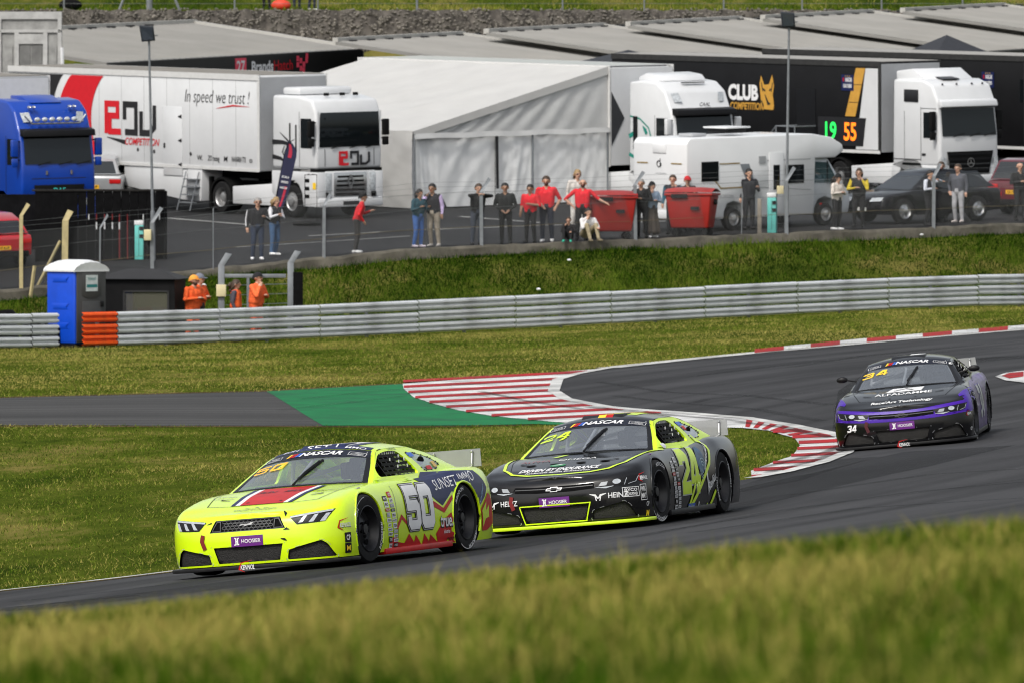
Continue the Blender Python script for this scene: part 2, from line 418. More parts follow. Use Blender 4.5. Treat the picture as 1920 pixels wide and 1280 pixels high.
M_link = asphalt('old_asphalt', (0.060,0.059,0.058), 1, 0.35, R(90))
M_pad = asphalt('paddock_asphalt', (0.022,0.022,0.0232), 1, 0.25, R(40))

def paint(name, c, wear=0.5, under=(0.05,0.05,0.052), sc=1.2):
    m = mat(name, c, 0.55, var=0.12, scale=1.6, dirt=wear, dcol=under, bump=0.15, bscale=60, spec=0.04, dlo=0.42)
    return m
M_red = paint('kerb_red', srgb(168,22,30), 0.8, (0.05,0.035,0.035))
M_white = paint('kerb_white', (0.66,0.66,0.65), 0.85, (0.12,0.12,0.12))
M_green = paint('painted_green', srgb(10,112,62), 0.7, (0.012,0.06,0.035))
M_line = paint('line_white', (0.6,0.6,0.58), 0.7)

# the sheet of ground, rows sheared so that they run along the rail and the paddock kerb
def sheared(r, X): return r + 0.73*(X+5.3)*np.clip((r-150)/70.0, 0, 1)
def sheet(name, m, Xs, rs, zf, off=0.0):
    V = []; nx = len(Xs); XX = np.array(Xs, float)
    for r in rs:
        Y = sheared(r, XX); Z = zf(XX, Y) + off
        V += list(zip(XX.tolist(), Y.tolist(), Z.tolist()))
    F = [(i*nx+j, i*nx+j+1, (i+1)*nx+j+1, (i+1)*nx+j) for i in range(len(rs)-1) for j in range(nx-1)]
    b = MB(); b.v = V; b.f = F; b.m = [0]*len(F)
    o = b.build(name, m, smooth=60, fix=False); struct(o); return o
rs = list(np.arange(5, 60, 1.0)) + list(np.arange(60, 240.5, 1.0)) + [240.72, 240.9, 241.0, 241.2] + list(np.arange(244, 327, 4.0)) + list(np.arange(328, 372, 1.5)) + list(np.arange(376, 500, 8)) + [560, 700, 900]
ground = sheet('ground', M_soil, np.concatenate([np.arange(-70,-30,4.0), np.arange(-30, 30.5, 0.75), np.arange(34,75,4.0)]), rs, ground_z)
sheet('paddock', M_pad, np.arange(-60, 61, 2.0), [241.02] + list(np.arange(243, 336, 3.0)), lambda X, Y: pad_z(X, Y))

def hit(px, py, far=330):
    """where the sight line through a photo pixel meets the ground"""
    d = np.arange(40.0, far, 0.25); X = (px-960)*d/FPX; z = ground_z(X, d) - (EYE + (HOR-py)*d/FPX)
    i = int(np.argmax(z > 0)); i = max(i, 1); a = z[i-1]/(z[i-1]-z[i]) if z[i] != z[i-1] else 0
    dd = d[i-1] + 0.25*a; return ((px-960)*dd/FPX, dd)
def drape(name, vf, m, off, parent=None, maxlen=1.2):
    v, f = refine(vf[0], vf[1], maxlen) if maxlen else vf
    A = np.array(v); Z = ground_z(A[:,0], A[:,1]) + off
    b = MB(); b.v = [(p[0],p[1],z) for p, z in zip(v, Z)]; b.f = list(f); b.m = [0]*len(f)
    o = b.build(name, m, parent, smooth=60, fix=False)
    me = o.data; bm = bmesh.new(); bm.from_mesh(me)
    for q in bm.faces:
        q.normal_update()
        if q.normal.z < 0: q.normal_flip()
    bm.to_mesh(me); bm.free()
    return o
# kerb outline, surveyed from near to far: grass side and track side
KL = [(1408,884),(1440,872),(1480,858),(1500,836),(1490,822),(1440,808),(1390,803),(1200,800),(1090,795),(1000,788),(920,780),(860,770),(810,757),(775,745),(757,730),(755,720)]
KR = [(1410,898),(1470,887),(1540,869),(1585,851),(1591,838),(1583,824),(1570,816),(1485,799),(1399,785),(1292,776),(1215,771),(1138,764),(1061,749),(1038,734),(1046,712),(1080,702),(1140,691)]
HL = [hit(*p) for p in KL]; HR = [hit(*p) for p in KR]
inner = [(-40.0, hit(0,1110)[1]-77), hit(0,1110), hit(170,1092), hit(335,1072)]
a_, b_ = inner[-1], HR[0]
for k in (0.25, 0.5, 0.75): inner.append((a_[0]+(b_[0]-a_[0])*k - 0.5*math.sin(math.pi*k), a_[1]+(b_[1]-a_[1])*k))
farE = [hit(1140,691), hit(1280,676), hit(1420,662), hit(1660,641), hit(1919,619)]
fx = farE[-1]; farE += [(fx[0]+12, fx[1]+16), (60, fx[1]+60)]
track_poly = inner + HR + farE + [(60, 40), (18,60), (-10, 42), (-40, 6+ hit(0,1110)[1]-77-16)]
road = struct(drape('race_track', tess(track_poly), M_track, 0.012))
lk = [(-60, 141), (-25, 141.5), hit(0,797), hit(300,798), hit(608,798)] + [hit(500,734), hit(250,740), hit(0,746), (-25, 160), (-60,160)]
struct(drape('link_road', tess(lk), M_link, 0.008))
gr = [hit(500,734), hit(640,726), hit(755,720)] + [h for h in HL[::-1] if 0 < HL.index(h)][1:9] + [hit(1000,795), hit(800,798), hit(606,798)]
struct(drape('green_runoff', tess(gr), M_green, 0.012))
kp = HL + HR[::-1]
struct(drape('kerb', tess(kp), M_white, 0.018))
def xb(poly, y):
    ys = [p[1] for p in poly][::-1]; xs = [p[0] for p in poly][::-1]
    return float(np.interp(y, ys, xs))
red = []
y = 703.0
def band(y, h, sl, x0, nb=8):
    def xat(poly): # fixed point on the sloped band
        x = 1000.0
        for _ in range(12): x = xb(poly, y + h/2 + sl*(x-x0))
        return x
    xl, xr = xat(KL)+1.0, xat(KR)-2.0
    if xr - xl < 6: return None
    v = []; f = []
    for i in range(nb+1):
        x = xl+(xr-xl)*i/nb; yy = y + sl*(x-x0)
        v += [hit(x, yy), hit(x, yy+h)]
    for i in range(nb): f += [(2*i,2*i+1,2*i+3),(2*i,2*i+3,2*i+2)]
    return v, f
k = 0; yy = 706.0
while yy < 799:
    q = band(yy, 4.6, -0.052, 900)
    if q: red.append(q)
    yy += 10.4
yy = 806.0
while yy < 905:
    q = band(yy, 6.2 + random.uniform(-1,1), -0.045, 1480)
    if q: red.append(q)
    yy += 12.2 + random.uniform(-1.0,1.0)
A_ = [(1400,786),(1442,792),(1485,799.5),(1528,808),(1568,816)]; B_ = [(1392,801),(1418,804),(1445,809),(1474,815),(1492,824)]
def mixp(P, t): k = min(len(P)-2, int(t*(len(P)-1))); g = t*(len(P)-1)-k; return (P[k][0]+(P[k+1][0]-P[k][0])*g, P[k][1]+(P[k+1][1]-P[k][1])*g)
for t0 in np.arange(0.0, 0.97, 0.145):
    t1 = t0+.075; a0, a1, b0, b1 = mixp(A_,t0), mixp(A_,t1), mixp(B_,min(1,t0+.05)), mixp(B_,min(1,t1+.05))
    red.append(([hit(*a0), hit(*a1), hit(*b1), hit(*b0)], [(0,1,2),(0,2,3)]))
struct(drape('kerb_stripe', merge2(*red), M_red, 0.024))
# white edge lines
def ribbon(pts, w): return stroke(pts, w)
struct(drape('edge_line', merge2(ribbon(inner, 0.16), ribbon([(p[0]+0.0,p[1]) for p in HR], 0.22), ribbon(farE, 0.55)), M_line, 0.026))
# far kerb: alternating blocks
blk_r = []; blk_w = []
px = 1415
while px < 1990:
    for col, L in ((blk_r, 55), (blk_w, 50)):
        v = []
        for i in range(4):
            x = px + L*i/3; yb = 663.5 - (x-1420)*0.0885 - 4*math.sin(max(0,min(1,(x-1420)/500))*math.pi)*0.3
            v += [hit(x, yb-0.5), hit(x, yb-7.5)]
        col.append((v, [t for i in range(3) for t in ((2*i,2*i+1,2*i+3),(2*i,2*i+3,2*i+2))]))
        px += L
struct(drape('far_kerb', merge2(*blk_r), M_red, 0.034)); struct(drape('far_kerb_white', merge2(*blk_w), M_white, 0.034))
# kerb island beyond the purple car
isl = [hit(1866,708), hit(1885,701), hit(1919,697)]; isl = isl + [(isl[-1][0]+7, isl[-1][1]+4), (isl[-1][0]+7, isl[-1][1]-10)] + [hit(1919,719), hit(1885,715)]
struct(drape('island_kerb', tess(isl), M_white, 0.03))
isr = [hit(1878,707), hit(1893,701.5), hit(1919,699)]; isr = isr + [hit(1919,708), hit(1893,712)]
struct(drape('island_kerb_red', tess(isr), M_red, 0.036))
# tyre marks laid down on the asphalt
M_skid = mat('tyre_mark', (0.020,0.020,0.021), 0.6, var=0.3, scale=2.0, alpha=0.22, spec=0.05)
sk = []
for pts in ([(1120,716),(1250,736),(1400,742),(1560,760)], [(1300,756),(1330,748),(1420,742),(1560,735)], [(1150,742),(1260,755),(1420,768),(1540,790)],
            [(1920,905),(1700,925),(1450,960),(1180,1010)], [(1920,880),(1750,890),(1480,930)], [(1920,935),(1600,955),(1300,1000)],
            [(20,1130),(200,1112),(330,1095)], [(0,1142),(260,1118)], [(1480,690),(1620,668),(1919,640)], [(1300,706),(1560,676),(1919,650)]):
    sk.append(ribbon([hit(*p) for p in pts], 0.22))
struct(drape('tyre_marks', merge2(*sk), M_skid, 0.016))
sk = [ribbon([hit(*p) for p in pts], 0.12) for pts in ([(560,750),(700,735),(880,722),(1020,728)], [(868,738),(960,752),(1020,768)], [(520,770),(760,744)])]
struct(drape('tyre_marks_runoff', merge2(*sk), M_skid, 0.03))
# rubbered racing line, worn seams and soil at the edges
M_rub = mat('rubber_line', (0.017,0.017,0.018), 0.6, var=0.4, scale=0.8, spec=.05, alpha=0.33); M_seam = mat('asphalt_seam', (0.012,0.012,0.012), 0.7, var=0.3, spec=.05, alpha=.3); M_edge = mat('bare_soil', (0.085,0.065,0.035), 0.9, var=0.5, scale=1.2, spec=0.0)
rl = [ribbon([hit(*p) for p in pts], w_) for pts, w_ in (([(1919,668),(1700,690),(1640,730),(1640,790),(1640,838)],1.3), ([(1800,842),(1640,880),(1480,915),(1300,958),(1050,1002),(700,1062),(420,1100),(0,1148)],1.5), ([(1600,860),(1450,905),(1250,945),(960,1000)],.7))]
struct(drape('rubber_line', merge2(*rl), M_rub, 0.014))
sm_ = [ribbon([hit(*p) for p in pts], .05) for pts in ([(1180,712),(1450,684),(1919,640)], [(1919,900),(1500,955),(1100,1020)])]
struct(drape('asphalt_seam', merge2(*sm_), M_seam, 0.0175))
sl_e = ribbon([(p[0]-.22,p[1]+.10) for p in inner[1:]], .30); sf_e = ribbon([(p[0]-.15,p[1]+.45) for p in farE[:5]], .35); lk_e = ribbon([hit(0,744.4), hit(250,738.4), hit(500,732.4), hit(755,718.6)], .7); lk_f = ribbon([hit(0,798.5), hit(300,799.4), hit(608,799.2), hit(1000,796)], .5)
struct(drape('soil_edge', merge2(sl_e, sf_e, lk_e, lk_f), M_edge, 0.005))
sk2 = [ribbon([hit(*p) for p in pts], .16) for pts in ([(1425,880),(1500,862),(1560,845),(1588,832)], [(1440,888),(1530,866),(1586,846)], [(1380,792),(1470,803),(1560,822)], [(1100,764),(1250,779),(1380,790)], [(900,735),(980,752),(1090,768)])]
struct(drape('tyre_scuff', merge2(*sk2), mat('tyre_scuff', (0.02,0.02,0.02), .7, var=.3, alpha=.4, spec=.05), 0.029))
# bay lines painted in the paddock
ln = [ribbon([(at(308,395,262).x,262-0), (at(480,415,257).x,257)], 0.16), ribbon([(-6,251.5),(1,256),(6,259.3)], 0.12), ribbon([(-1.6,262),(1.0,257.5)],0.12), ribbon([(-8,247),(-3,250)],0.1)]
def drape_pad(name, vf, m, off):
    v, f = refine(vf[0], vf[1], 1.0); A = np.array(v); Z = pad_z(A[:,0], A[:,1]) + off
    b = MB(); b.v = [(p[0],p[1],z) for p, z in zip(v, Z)]; b.f = list(f); b.m = [0]*len(f)
    return b.build(name, m, None)
struct(drape_pad('bay_line', merge2(*ln), M_line, 0.012))

# ---- grass blades
def in_poly(P, poly):
    x, y = P[:,0], P[:,1]; c = np.zeros(len(P), bool); n = len(poly)
    for i in range(n):
        x1, y1 = poly[i]; x2, y2 = poly[(i+1)%n]
        if y1 == y2: continue
        c ^= ((y1 > y) != (y2 > y)) & (x < (x2-x1)*(y-y1)/(y2-y1) + x1)
    return c
def lump(X, Y, s, seed=0):
    """cheap smooth noise 0..1"""
    r = np.random.default_rng(seed); z = np.zeros_like(X); a = 0
    for o in range(5):
        k = 2.0**o/s
        for _ in range(3):
            th = r.uniform(0, 6.28); ph = r.uniform(0, 6.28); w = 0.6**o
            z += w*np.sin(k*(X*math.cos(th)+Y*math.sin(th))*r.uniform(.7,1.3)+ph); a += w
    return 0.5 + 0.5*z/a*1.8
def blades(name, X, Y, h, w, m, tone, lean=0.45, zoff=-0.01, bend=False):
    n = len(X); Z = ground_z(X, Y) + zoff
    th = rng.uniform(0, 2*np.pi, n); ph = rng.uniform(0, 2*np.pi, n); ln = np.abs(rng.normal(0, lean, n))*h
    dx, dy = np.cos(th)*w/2, np.sin(th)*w/2; tx, ty = np.cos(ph)*ln, np.sin(ph)*ln
    if not bend:
        V = np.empty((n,3,3)); V[:,0] = np.stack([X-dx,Y-dy,Z],-1); V[:,1] = np.stack([X+dx,Y+dy,Z],-1); V[:,2] = np.stack([X+tx,Y+ty,Z+h],-1); k = 3
        F = np.arange(n*3, dtype=np.int32); nl = n*3; nf = n; ls = np.arange(n)*3; lt = np.full(n,3)
    else:
        V = np.empty((n,5,3)); V[:,0] = np.stack([X-dx,Y-dy,Z],-1); V[:,1] = np.stack([X+dx,Y+dy,Z],-1)
        V[:,2] = np.stack([X+dx*.8+tx*.3,Y+dy*.8+ty*.3,Z+h*.55],-1); V[:,3] = np.stack([X-dx*.8+tx*.3,Y-dy*.8+ty*.3,Z+h*.55],-1); V[:,4] = np.stack([X+tx,Y+ty,Z+h],-1); k = 5
        base = (np.arange(n)*5)[:,None]; F = (base + np.array([0,1,2,3, 3,2,4])[None]).ravel().astype(np.int32)
        nf = 2*n; ls = (np.arange(n)*7)[:,None] + np.array([0,4])[None]; ls = ls.ravel(); lt = np.tile([4,3], n)
    me = bpy.data.meshes.new(name); me.vertices.add(n*k); me.vertices.foreach_set('co', V.reshape(-1).astype(np.float32))
    me.loops.add(len(F)); me.loops.foreach_set('vertex_index', F); me.polygons.add(nf)
    me.polygons.foreach_set('loop_start', ls.astype(np.int32)); me.polygons.foreach_set('loop_total', lt.astype(np.int32)); me.update(calc_edges=True)
    a = me.attributes.new('tone', 'FLOAT', 'POINT'); a.data.foreach_set('value', np.repeat(tone, k).astype(np.float32))
    me.materials.append(m); o = bpy.data.objects.new(name, me); link(o); return stuff(o)
def scatter(n, y0, y1, half0=0.072, pad=2.5):
    Y = np.sqrt(rng.uniform(y0**2, y1**2, n)); X = rng.uniform(-1, 1, n)*(Y*half0+pad); return X, Y
hard = [track_poly, kp, lk, gr]
def clear_of(X, Y):
    P = np.stack([X,Y],-1); bad = np.zeros(len(X), bool)
    for p in hard: bad |= in_poly(P, p)
    bad |= in_poly(P, isl); return ~bad
# nearest grass, on the bank the photographer stands on
X, Y = scatter(110000, 8.5, 28, 0.075, 0.8)
big = lump(X, Y, 1.3, 3); h = (0.025+0.075*rng.random(len(X))**1.6)*(0.5+0.8*big)*np.interp(Y,[11,20,28],[0.8,1.1,0.9]); 
tone = rng.normal(0, 0.12, len(X)) + 0.42*(lump(X,Y*.5,1.1,21)-.5) + np.interp(Y,[10.5,14.5,18,21],[-0.12,-0.04,0.08,0.13]) + 0.14*(lump(X,Y,0.8,9)-0.5)
blades('foreground_grass', X, Y, h, rng.uniform(.003,.008,len(X)), M_fore, tone, 0.6, -0.02, True)['label'] = 'long rough grass on the near bank, green below and straw coloured on its crest'
X, Y = scatter(9000, 12, 26, 0.075, 0.8); ok = lump(X, Y*.7, .7, 44) > .66; X, Y = X[ok], Y[ok]
blades('seed_stalks', X, Y, rng.uniform(.05,.13,len(X)), rng.uniform(.003,.006,len(X)), M_fore, rng.normal(0.24,0.1,len(X)), 0.5, -0.02, True)['label'] = 'thin straw coloured stalks standing out of the near grass'
# infield
X, Y = scatter(300000, 84, 152); ok = clear_of(X, Y); X, Y = X[ok], Y[ok]
tuft = lump(X, Y, 0.8, 5)
blades('infield_grass', X, Y, (0.015+0.045*rng.random(len(X))**1.5)*(0.5+tuft), rng.uniform(.008,.02,len(X)), M_mead, rng.normal(0,0.09,len(X)) + 0.16*(tuft-0.5), 1.1)['label'] = 'worn mown grass of the infield between the racing line and the link road'
# run-off between the far kerb and the rail
X, Y = scatter(260000, 150, 243); ok = clear_of(X, Y) & (Y < y_rail(X)+3); X, Y = X[ok], Y[ok]
tuft = lump(X, Y, 1.4, 6)
blades('verge_grass', X, Y, (0.02+0.05*rng.random(len(X))**1.5)*(0.5+tuft), rng.uniform(.014,.03,len(X)), M_mead, rng.normal(0.10,0.08,len(X)) + 0.14*(tuft-0.5), 1.0)['label'] = 'short yellowish grass of the verge before the steel rail'
# bank below the paddock
X = rng.uniform(-20, 22, 150000); Y = y_rail(X) + 2.5 + (y_kerb(X)-0.3-y_rail(X)-2.5)*rng.random(len(X))
tuft = lump(X, Y, 0.9, 8)
blades('bank_grass', X, Y, (0.04+0.20*rng.random(len(X))**2)*(0.25+1.3*np.clip(tuft,0,1)), rng.uniform(.015,.035,len(X)), M_bank, rng.normal(-0.04,0.12,len(X)) + 0.46*(tuft-0.55), 0.6)['label'] = 'lush dark green weeds and grass on the bank below the paddock'
# ragged growth over the paddock kerb
X = rng.uniform(-20, 22, 14000); Y = y_kerb(X) - 0.22 - 0.35*rng.random(len(X))**2; g_ = lump(X, Y*0, 1.7, 31); ok = g_ > .5; X, Y, g_ = X[ok], Y[ok], g_[ok]
blades('kerb_weeds', X, Y, (0.08+0.22*rng.random(len(X)))*np.clip(g_*1.5-.4,.2,1.2), rng.uniform(.012,.03,len(X)), M_bank, rng.normal(0.0,0.12,len(X)), 0.6)['label'] = 'tufts of weeds growing over the paddock kerb'
# far hillside
X, Y = scatter(60000, 352, 430, 0.075, 4)
blades('hill_grass', X, Y, 0.05+0.22*rng.random(len(X)), rng.uniform(.03,.06,len(X)), M_mead, rng.normal(-0.02,0.08,len(X)), 0.6)['label'] = 'grass of the far slope above the stone wall'

# ------------------------------------------------------------------ stock cars
def catmull(keys, n):
    """n+1 samples through key tuples, uniform in arc length of the first two coordinates"""
    K = np.array(keys, float); P = np.vstack([2*K[0]-K[1], K, 2*K[-1]-K[-2]]); out = []
    for i in range(1, len(P)-2):
        for t in np.linspace(0, 1, 24, endpoint=False):
            a, b, c, d = P[i-1], P[i], P[i+1], P[i+2]
            out.append(0.5*((2*b)+(-a+c)*t+(2*a-5*b+4*c-d)*t*t+(-a+3*b-3*c+d)*t**3))
    out.append(K[-1]); out = np.array(out)
    s = np.concatenate([[0], np.cumsum(np.hypot(*(np.diff(out[:,:2], axis=0).T)))]); q = np.linspace(0, s[-1], n+1)
    return np.stack([np.interp(q, s, out[:,k]) for k in range(out.shape[1])], -1)
# plan of the body: x, y, shoulder height, inset scale
PLAN = [(2.34,0,.575,.40),(2.33,.3,.577,.40),(2.285,.6,.588,.42),(2.19,.785,.612,.45),(2.05,.905,.645,.5),(1.88,.955,.69,.52),(1.42,.985,.765,.62),(1.0,.965,.795,.62),
        (.5,.955,.81,.62),(0,.95,.82,.62),(-.6,.95,.83,.62),(-1.0,.965,.845,.62),(-1.32,.985,.865,.62),(-1.8,.97,.87,.6),(-2.15,.93,.86,.6),(-2.36,.84,.85,.5),(-2.47,.6,.85,.35),(-2.51,.3,.85,.3),(-2.52,0,.85,.3)]
PROF = [(0,.05),(.12,.02),(.3,.0),(.5,.0),(.65,.012),(.77,.035),(.86,.07),(.93,.12),(.975,.18),(1.0,.25)]
TOPC = ([2.5,2.12,1.88,1.5,1.0,.5,0,-.6,-1.3,-1.9,-2.2,-2.5],[.575,.62,.685,.762,.825,.825,.83,.84,.87,.885,.885,.87])
BOT = 0.10
def body_solid():
    N = 84; S = catmull(PLAN, N); K = 22; b = MB()
    nrm = []
    for i in range(N+1):
        a = S[max(i-1,0)]; c = S[min(i+1,N)]; t = np.array([c[0]-a[0], c[1]-a[1]]); t /= np.hypot(*t); nrm.append((-t[1]*-1, -t[0]) if False else (t[1], -t[0]))
    nrm = [(-n[0], -n[1]) if n[0]*S[i][0] + n[1]*S[i][1] < 0 else n for i, n in enumerate(nrm)]
    nrm[0] = (1,0); nrm[N] = (-1,0)
    L = {}; Rr = {}; V = []
    def put(p): V.append(p); return len(V)-1
    for i in range(N+1):
        x, y, zs, sc = S[i]; nx, ny = nrm[i]
        for j, (v, ins) in enumerate(PROF):
            px, py = x - nx*ins*sc, max(0.0, y - ny*ins*sc); z = BOT + (zs-BOT)*v
            if i in (0,N): L[i,j] = Rr[i,j] = put((px,0,z))
            else: L[i,j] = put((px,py,z)); Rr[i,j] = put((px,-py,z))
    J = len(PROF)-1; F = []
    for i in range(N):
        for j in range(J):
            F.append((L[i,j],L[i+1,j],L[i+1,j+1],L[i,j+1])); F.append((Rr[i,j],Rr[i,j+1],Rr[i+1,j+1],Rr[i+1,j]))
    rows = {}
    for i in range(1,N):
        p = V[L[i,J]]; zc = float(np.interp(p[0], TOPC[0][::-1], TOPC[1][::-1])); row = [L[i,J]]
        for k in range(1,K):
            w = 1-2*k/K; row.append(put((p[0], p[1]*w, p[2] + (zc-p[2])*(1-abs(w)**2.4))))
        row.append(Rr[i,J]); rows[i] = row
    for i in range(1,N-1):
        for k in range(K): F.append((rows[i][k],rows[i][k+1],rows[i+1][k+1],rows[i+1][k]))
    for k in range(K): F.append((L[0,J],rows[1][k+1],rows[1][k])); F.append((L[N,J],rows[N-1][k],rows[N-1][k+1]))
    for i in range(1,N-1): F.append((L[i,0],Rr[i,0],Rr[i+1,0],L[i+1,0]))
    F.append((L[0,0],Rr[1,0],L[1,0])); F.append((L[N,0],L[N-1,0],Rr[N-1,0]))
    b.v = V; b.f = F; b.m = [0]*len(F); return b
GH = [((.80,.795,.80),(1.04,.825)),((.45,.69,.985),(.62,1.035)),((.13,.585,1.15),(.22,1.215)),((-.12,.585,1.175),(-.08,1.262)),((-.75,.585,1.165),(-.75,1.258)),((-1.2,.61,1.085),(-1.2,1.165)),((-1.6,.65,.97),(-1.6,1.03)),((-1.95,.69,.85),(-1.98,.885))]
ZR = lambda z: z if z <= .82 else .82 + (z-.82)*.885   # roof height
GH = [((e[0],e[1],ZR(e[2])),(c_[0],ZR(c_[1]))) for e, c_ in GH]
GHS = catmull([(i, 0, *e, *c) for i, (e, c) in enumerate(GH)], 70)   # cols: t,0, ex,ey,ez, cx,cz
def gh(t, w):
    q = [float(np.interp(t, GHS[:,0], GHS[:,k])) for k in (2,3,4,5,6)]; a = abs(w)
    return (q[3]+(q[0]-q[3])*a**2, q[1]*w, q[4]+(q[2]-q[4])*a**2.3)
GHX = np.array([g[0][0] for g in GH]); GHZ = np.array([g[0][2] for g in GH]); GHY = np.array([g[0][1] for g in GH])
def side_y(x, z):
    yb = float(np.interp(x, [-2.0,-1.6,0,.8], [.70,.77,.84,.80])); zb = float(np.interp(x, [-2.0,-1.3,.8], [.85,.845,.80]))
    top_y = float(np.interp(x, GHX[::-1], GHY[::-1])); top_z = float(np.interp(x, GHX[::-1], GHZ[::-1]))
    t = 0 if top_z - zb < .02 else min(1.15, max(-.3, (z-zb)/(top_z-zb))); return yb + (top_y-yb)*t + 0.02*math.sin(max(0,min(1,t))*math.pi)
def dense(poly, step=0.05):
    out = []
    for i, p in enumerate(poly):
        q = poly[(i+1)%len(poly)]; n = max(1, int(math.dist(p,q)/step))
        out += [(p[0]+(q[0]-p[0])*k/n, p[1]+(q[1]-p[1])*k/n) for k in range(n)]
    return out
def roundp(poly, r=0.05, n=4):
    out = []; m = len(poly)
    for i in range(m):
        p = Vector(poly[i]); a = Vector(poly[i-1]); c = Vector(poly[(i+1)%m])
        d1 = (a-p); d2 = (c-p); k = min(r, d1.length*.45, d2.length*.45); s = p + d1.normalized()*k; e = p + d2.normalized()*k
        for t in range(n+1):
            u = t/n; q = s*(1-u)**2 + p*2*u*(1-u) + e*u*u; out.append((q.x,q.y))
    return out
DOOR = roundp([(.60,.855),(.50,.96),(.16,1.115),(-.06,1.145),(-.36,1.14),(-.50,.86)], .07)
QUART = roundp([(-.52,1.115),(-.78,1.10),(-1.12,1.03),(-1.26,.945),(-1.06,.885),(-.68,.875)], .05)
SIDE = [(.80,.80),(.45,.985),(.13,1.15),(-.12,1.18),(-.75,1.17),(-1.2,1.085),(-1.6,.97),(-1.95,.85),(-1.6,.835),(-.6,.80),(.2,.785)]
DOOR, QUART, SIDE = [[(x, ZR(z)) for x, z in pl] for pl in (DOOR, QUART, SIDE)]
M_tyre = mat('tyre_rubber', (0.012,0.012,0.0125), 0.8, var=0.3, scale=14, bump=0.2, bscale=80, dirt=0.4, dcol=(0.04,0.038,0.035), spec=.2)
M_blackp = mat('black_plastic', (0.010,0.010,0.011), 0.5, var=0.3, scale=8, dirt=0.3, dcol=(0.05,0.047,0.044), spec=.25)
M_matblk = mat('matt_black', (0.005,0.005,0.0055), 0.9, var=0.3, spec=.1)
M_wheel = mat('wheel_black', (0.010,0.010,0.012), 0.4, var=0.25, scale=10, dirt=0.35, dcol=(0.05,0.045,0.04), spec=.35)
M_mesh = mat('intake_mesh', (0.016,0.015,0.014), 0.7, var=0.75, scale=70, bump=0.8, bscale=120)
M_steel = mat('bare_metal', (0.5,0.5,0.5), 0.4, 0.85, var=0.15, scale=12)
M_wht = mat('decal_white', (0.78,0.78,0.78), 0.35, var=0.04)
M_blk = mat('decal_black', (0.007,0.007,0.008), 0.4, var=0.2, spec=.25)
M_navy = mat('decal_navy', srgb(22,32,76), 0.4, var=0.10, spec=.3)
M_dred = mat('decal_red', srgb(186,20,22), 0.42, var=0.12, spec=.3, dirt=0.35, dcol=(0.10,0.03,0.02), scale=5)
M_purp = mat('decal_purple', srgb(98,28,120), 0.35, var=0.06)
M_org = mat('decal_orange', srgb(255,188,30), 0.4, var=0.05)
M_yel = mat('decal_yellow', srgb(250,205,40), 0.4, var=0.05)
M_blue = mat('decal_blue', srgb(50,95,190), 0.4, var=0.08)
M_lex = mat('lexan_plate', (0.24,0.25,0.245), 0.35, var=0.1, scale=3, alpha=0.7)
M_suit = mat('cage_tube', (0.28,0.29,0.30), 0.5, var=0.1)
M_ws = glass('windscreen_glass', (0.84,0.87,0.90), 1.3, 0.21, (0.40,0.44,0.50))  # pale diffuse share paints in reflected sky haze along with a dust veil
M_qw = glass('quarter_glass', (0.72,0.74,0.76), 1.3, 0.38, (0.42,0.44,0.46))
M_net = mat('window_net', (0.012,0.012,0.013), 0.8)
M_lens = mat('headlight_lens', (0.42,0.45,0.48), 0.12, var=0.2, scale=30, coat=1)

def wheel_proto(text):
    w = bpy.data.objects.new('wheel', None); link(w)
    t = MB(); t.lathe([(.225,-.135),(.285,-.145),(.325,-.14),(.345,-.115),(.352,-.06),(.353,0),(.352,.06),(.345,.115),(.325,.14),(.285,.145),(.225,.135)], 40)
    ty = t.build('tyre', M_tyre, w, smooth=True)
    r = MB(); r.lathe([(.228,.135),(.236,.142),(.228,.146),(.215,.125),(.19,.06),(.15,.045),(.10,.075),(.055,.085),(.05,.11),(0.001,.112)], 40)
    r.lathe([(.228,.135),(.22,.0),(.225,-.135)], 30)
    rim = r.build('rim', M_wheel, w, smooth=30)
    h = MB()
    for k in range(5):
        a = k*2*math.pi/5
        for q in range(1):
            h.lathe([(.0005,.0),(.03,.0)], 10, 'y', (0,0,0))
            n = len(h.v)-20; cx, cz = .165*math.cos(a), .165*math.sin(a)
            for i in range(n, len(h.v)): p = h.v[i]; h.v[i] = (p[0]*1.25+cx, .062, p[2]*1.0+cz)
        h.frustum((.075*math.cos(a+.6),.085,.075*math.sin(a+.6)), (.075*math.cos(a+.6),.105,.075*math.sin(a+.6)), .013, n=6)
    stuff(h.build('vent_hole', M_matblk, rim, fix=False))
    # raised white maker's lettering bent round the side wall
    vs, fs = refine(*text2d(text, .042, 0, .01, 1.15), .03)
    for ph in (0.6, 0.6+math.pi):
        def pol(p, ph=ph):
            a = ph - p[0]/.30; rr = .303 + p[1]*.9; return Vector((rr*math.cos(a), .1465, rr*math.sin(a)))
        lay('side_wall_lettering', (vs,fs), (0,0,0), (1,0,0), (0,0,1), M_wht, ty, fn=pol)
    arc = [(1.2*k/10, 0) for k in range(11)]
    sv, sf = stroke([(a,0) for a in np.linspace(-.8,.9,14)], .006)
    lay('chalk_ring', (sv,sf), (0,0,0), (1,0,0), (0,0,1), M_wht, ty, fn=lambda p: Vector(((.325+p[1])*math.cos(p[0]*1.1+3.9), .141, (.325+p[1])*math.sin(p[0]*1.1+3.9))))
    return w

def boolean_cut(o, cut):
    md = o.modifiers.new('cut', 'BOOLEAN'); md.operation = 'DIFFERENCE'; md.object = cut; md.solver = 'EXACT'
    bpy.context.view_layer.update(); dg = bpy.context.evaluated_depsgraph_get()
    me = bpy.data.meshes.new_from_object(o.evaluated_get(dg)); o.modifiers.clear(); old = o.data; o.data = me; bpy.data.meshes.remove(old); me.name = o.name
    bpy.data.objects.remove(cut)
    me.polygons.foreach_set('use_smooth', [True]*len(me.polygons)); me.set_sharp_from_angle(angle=R(40))

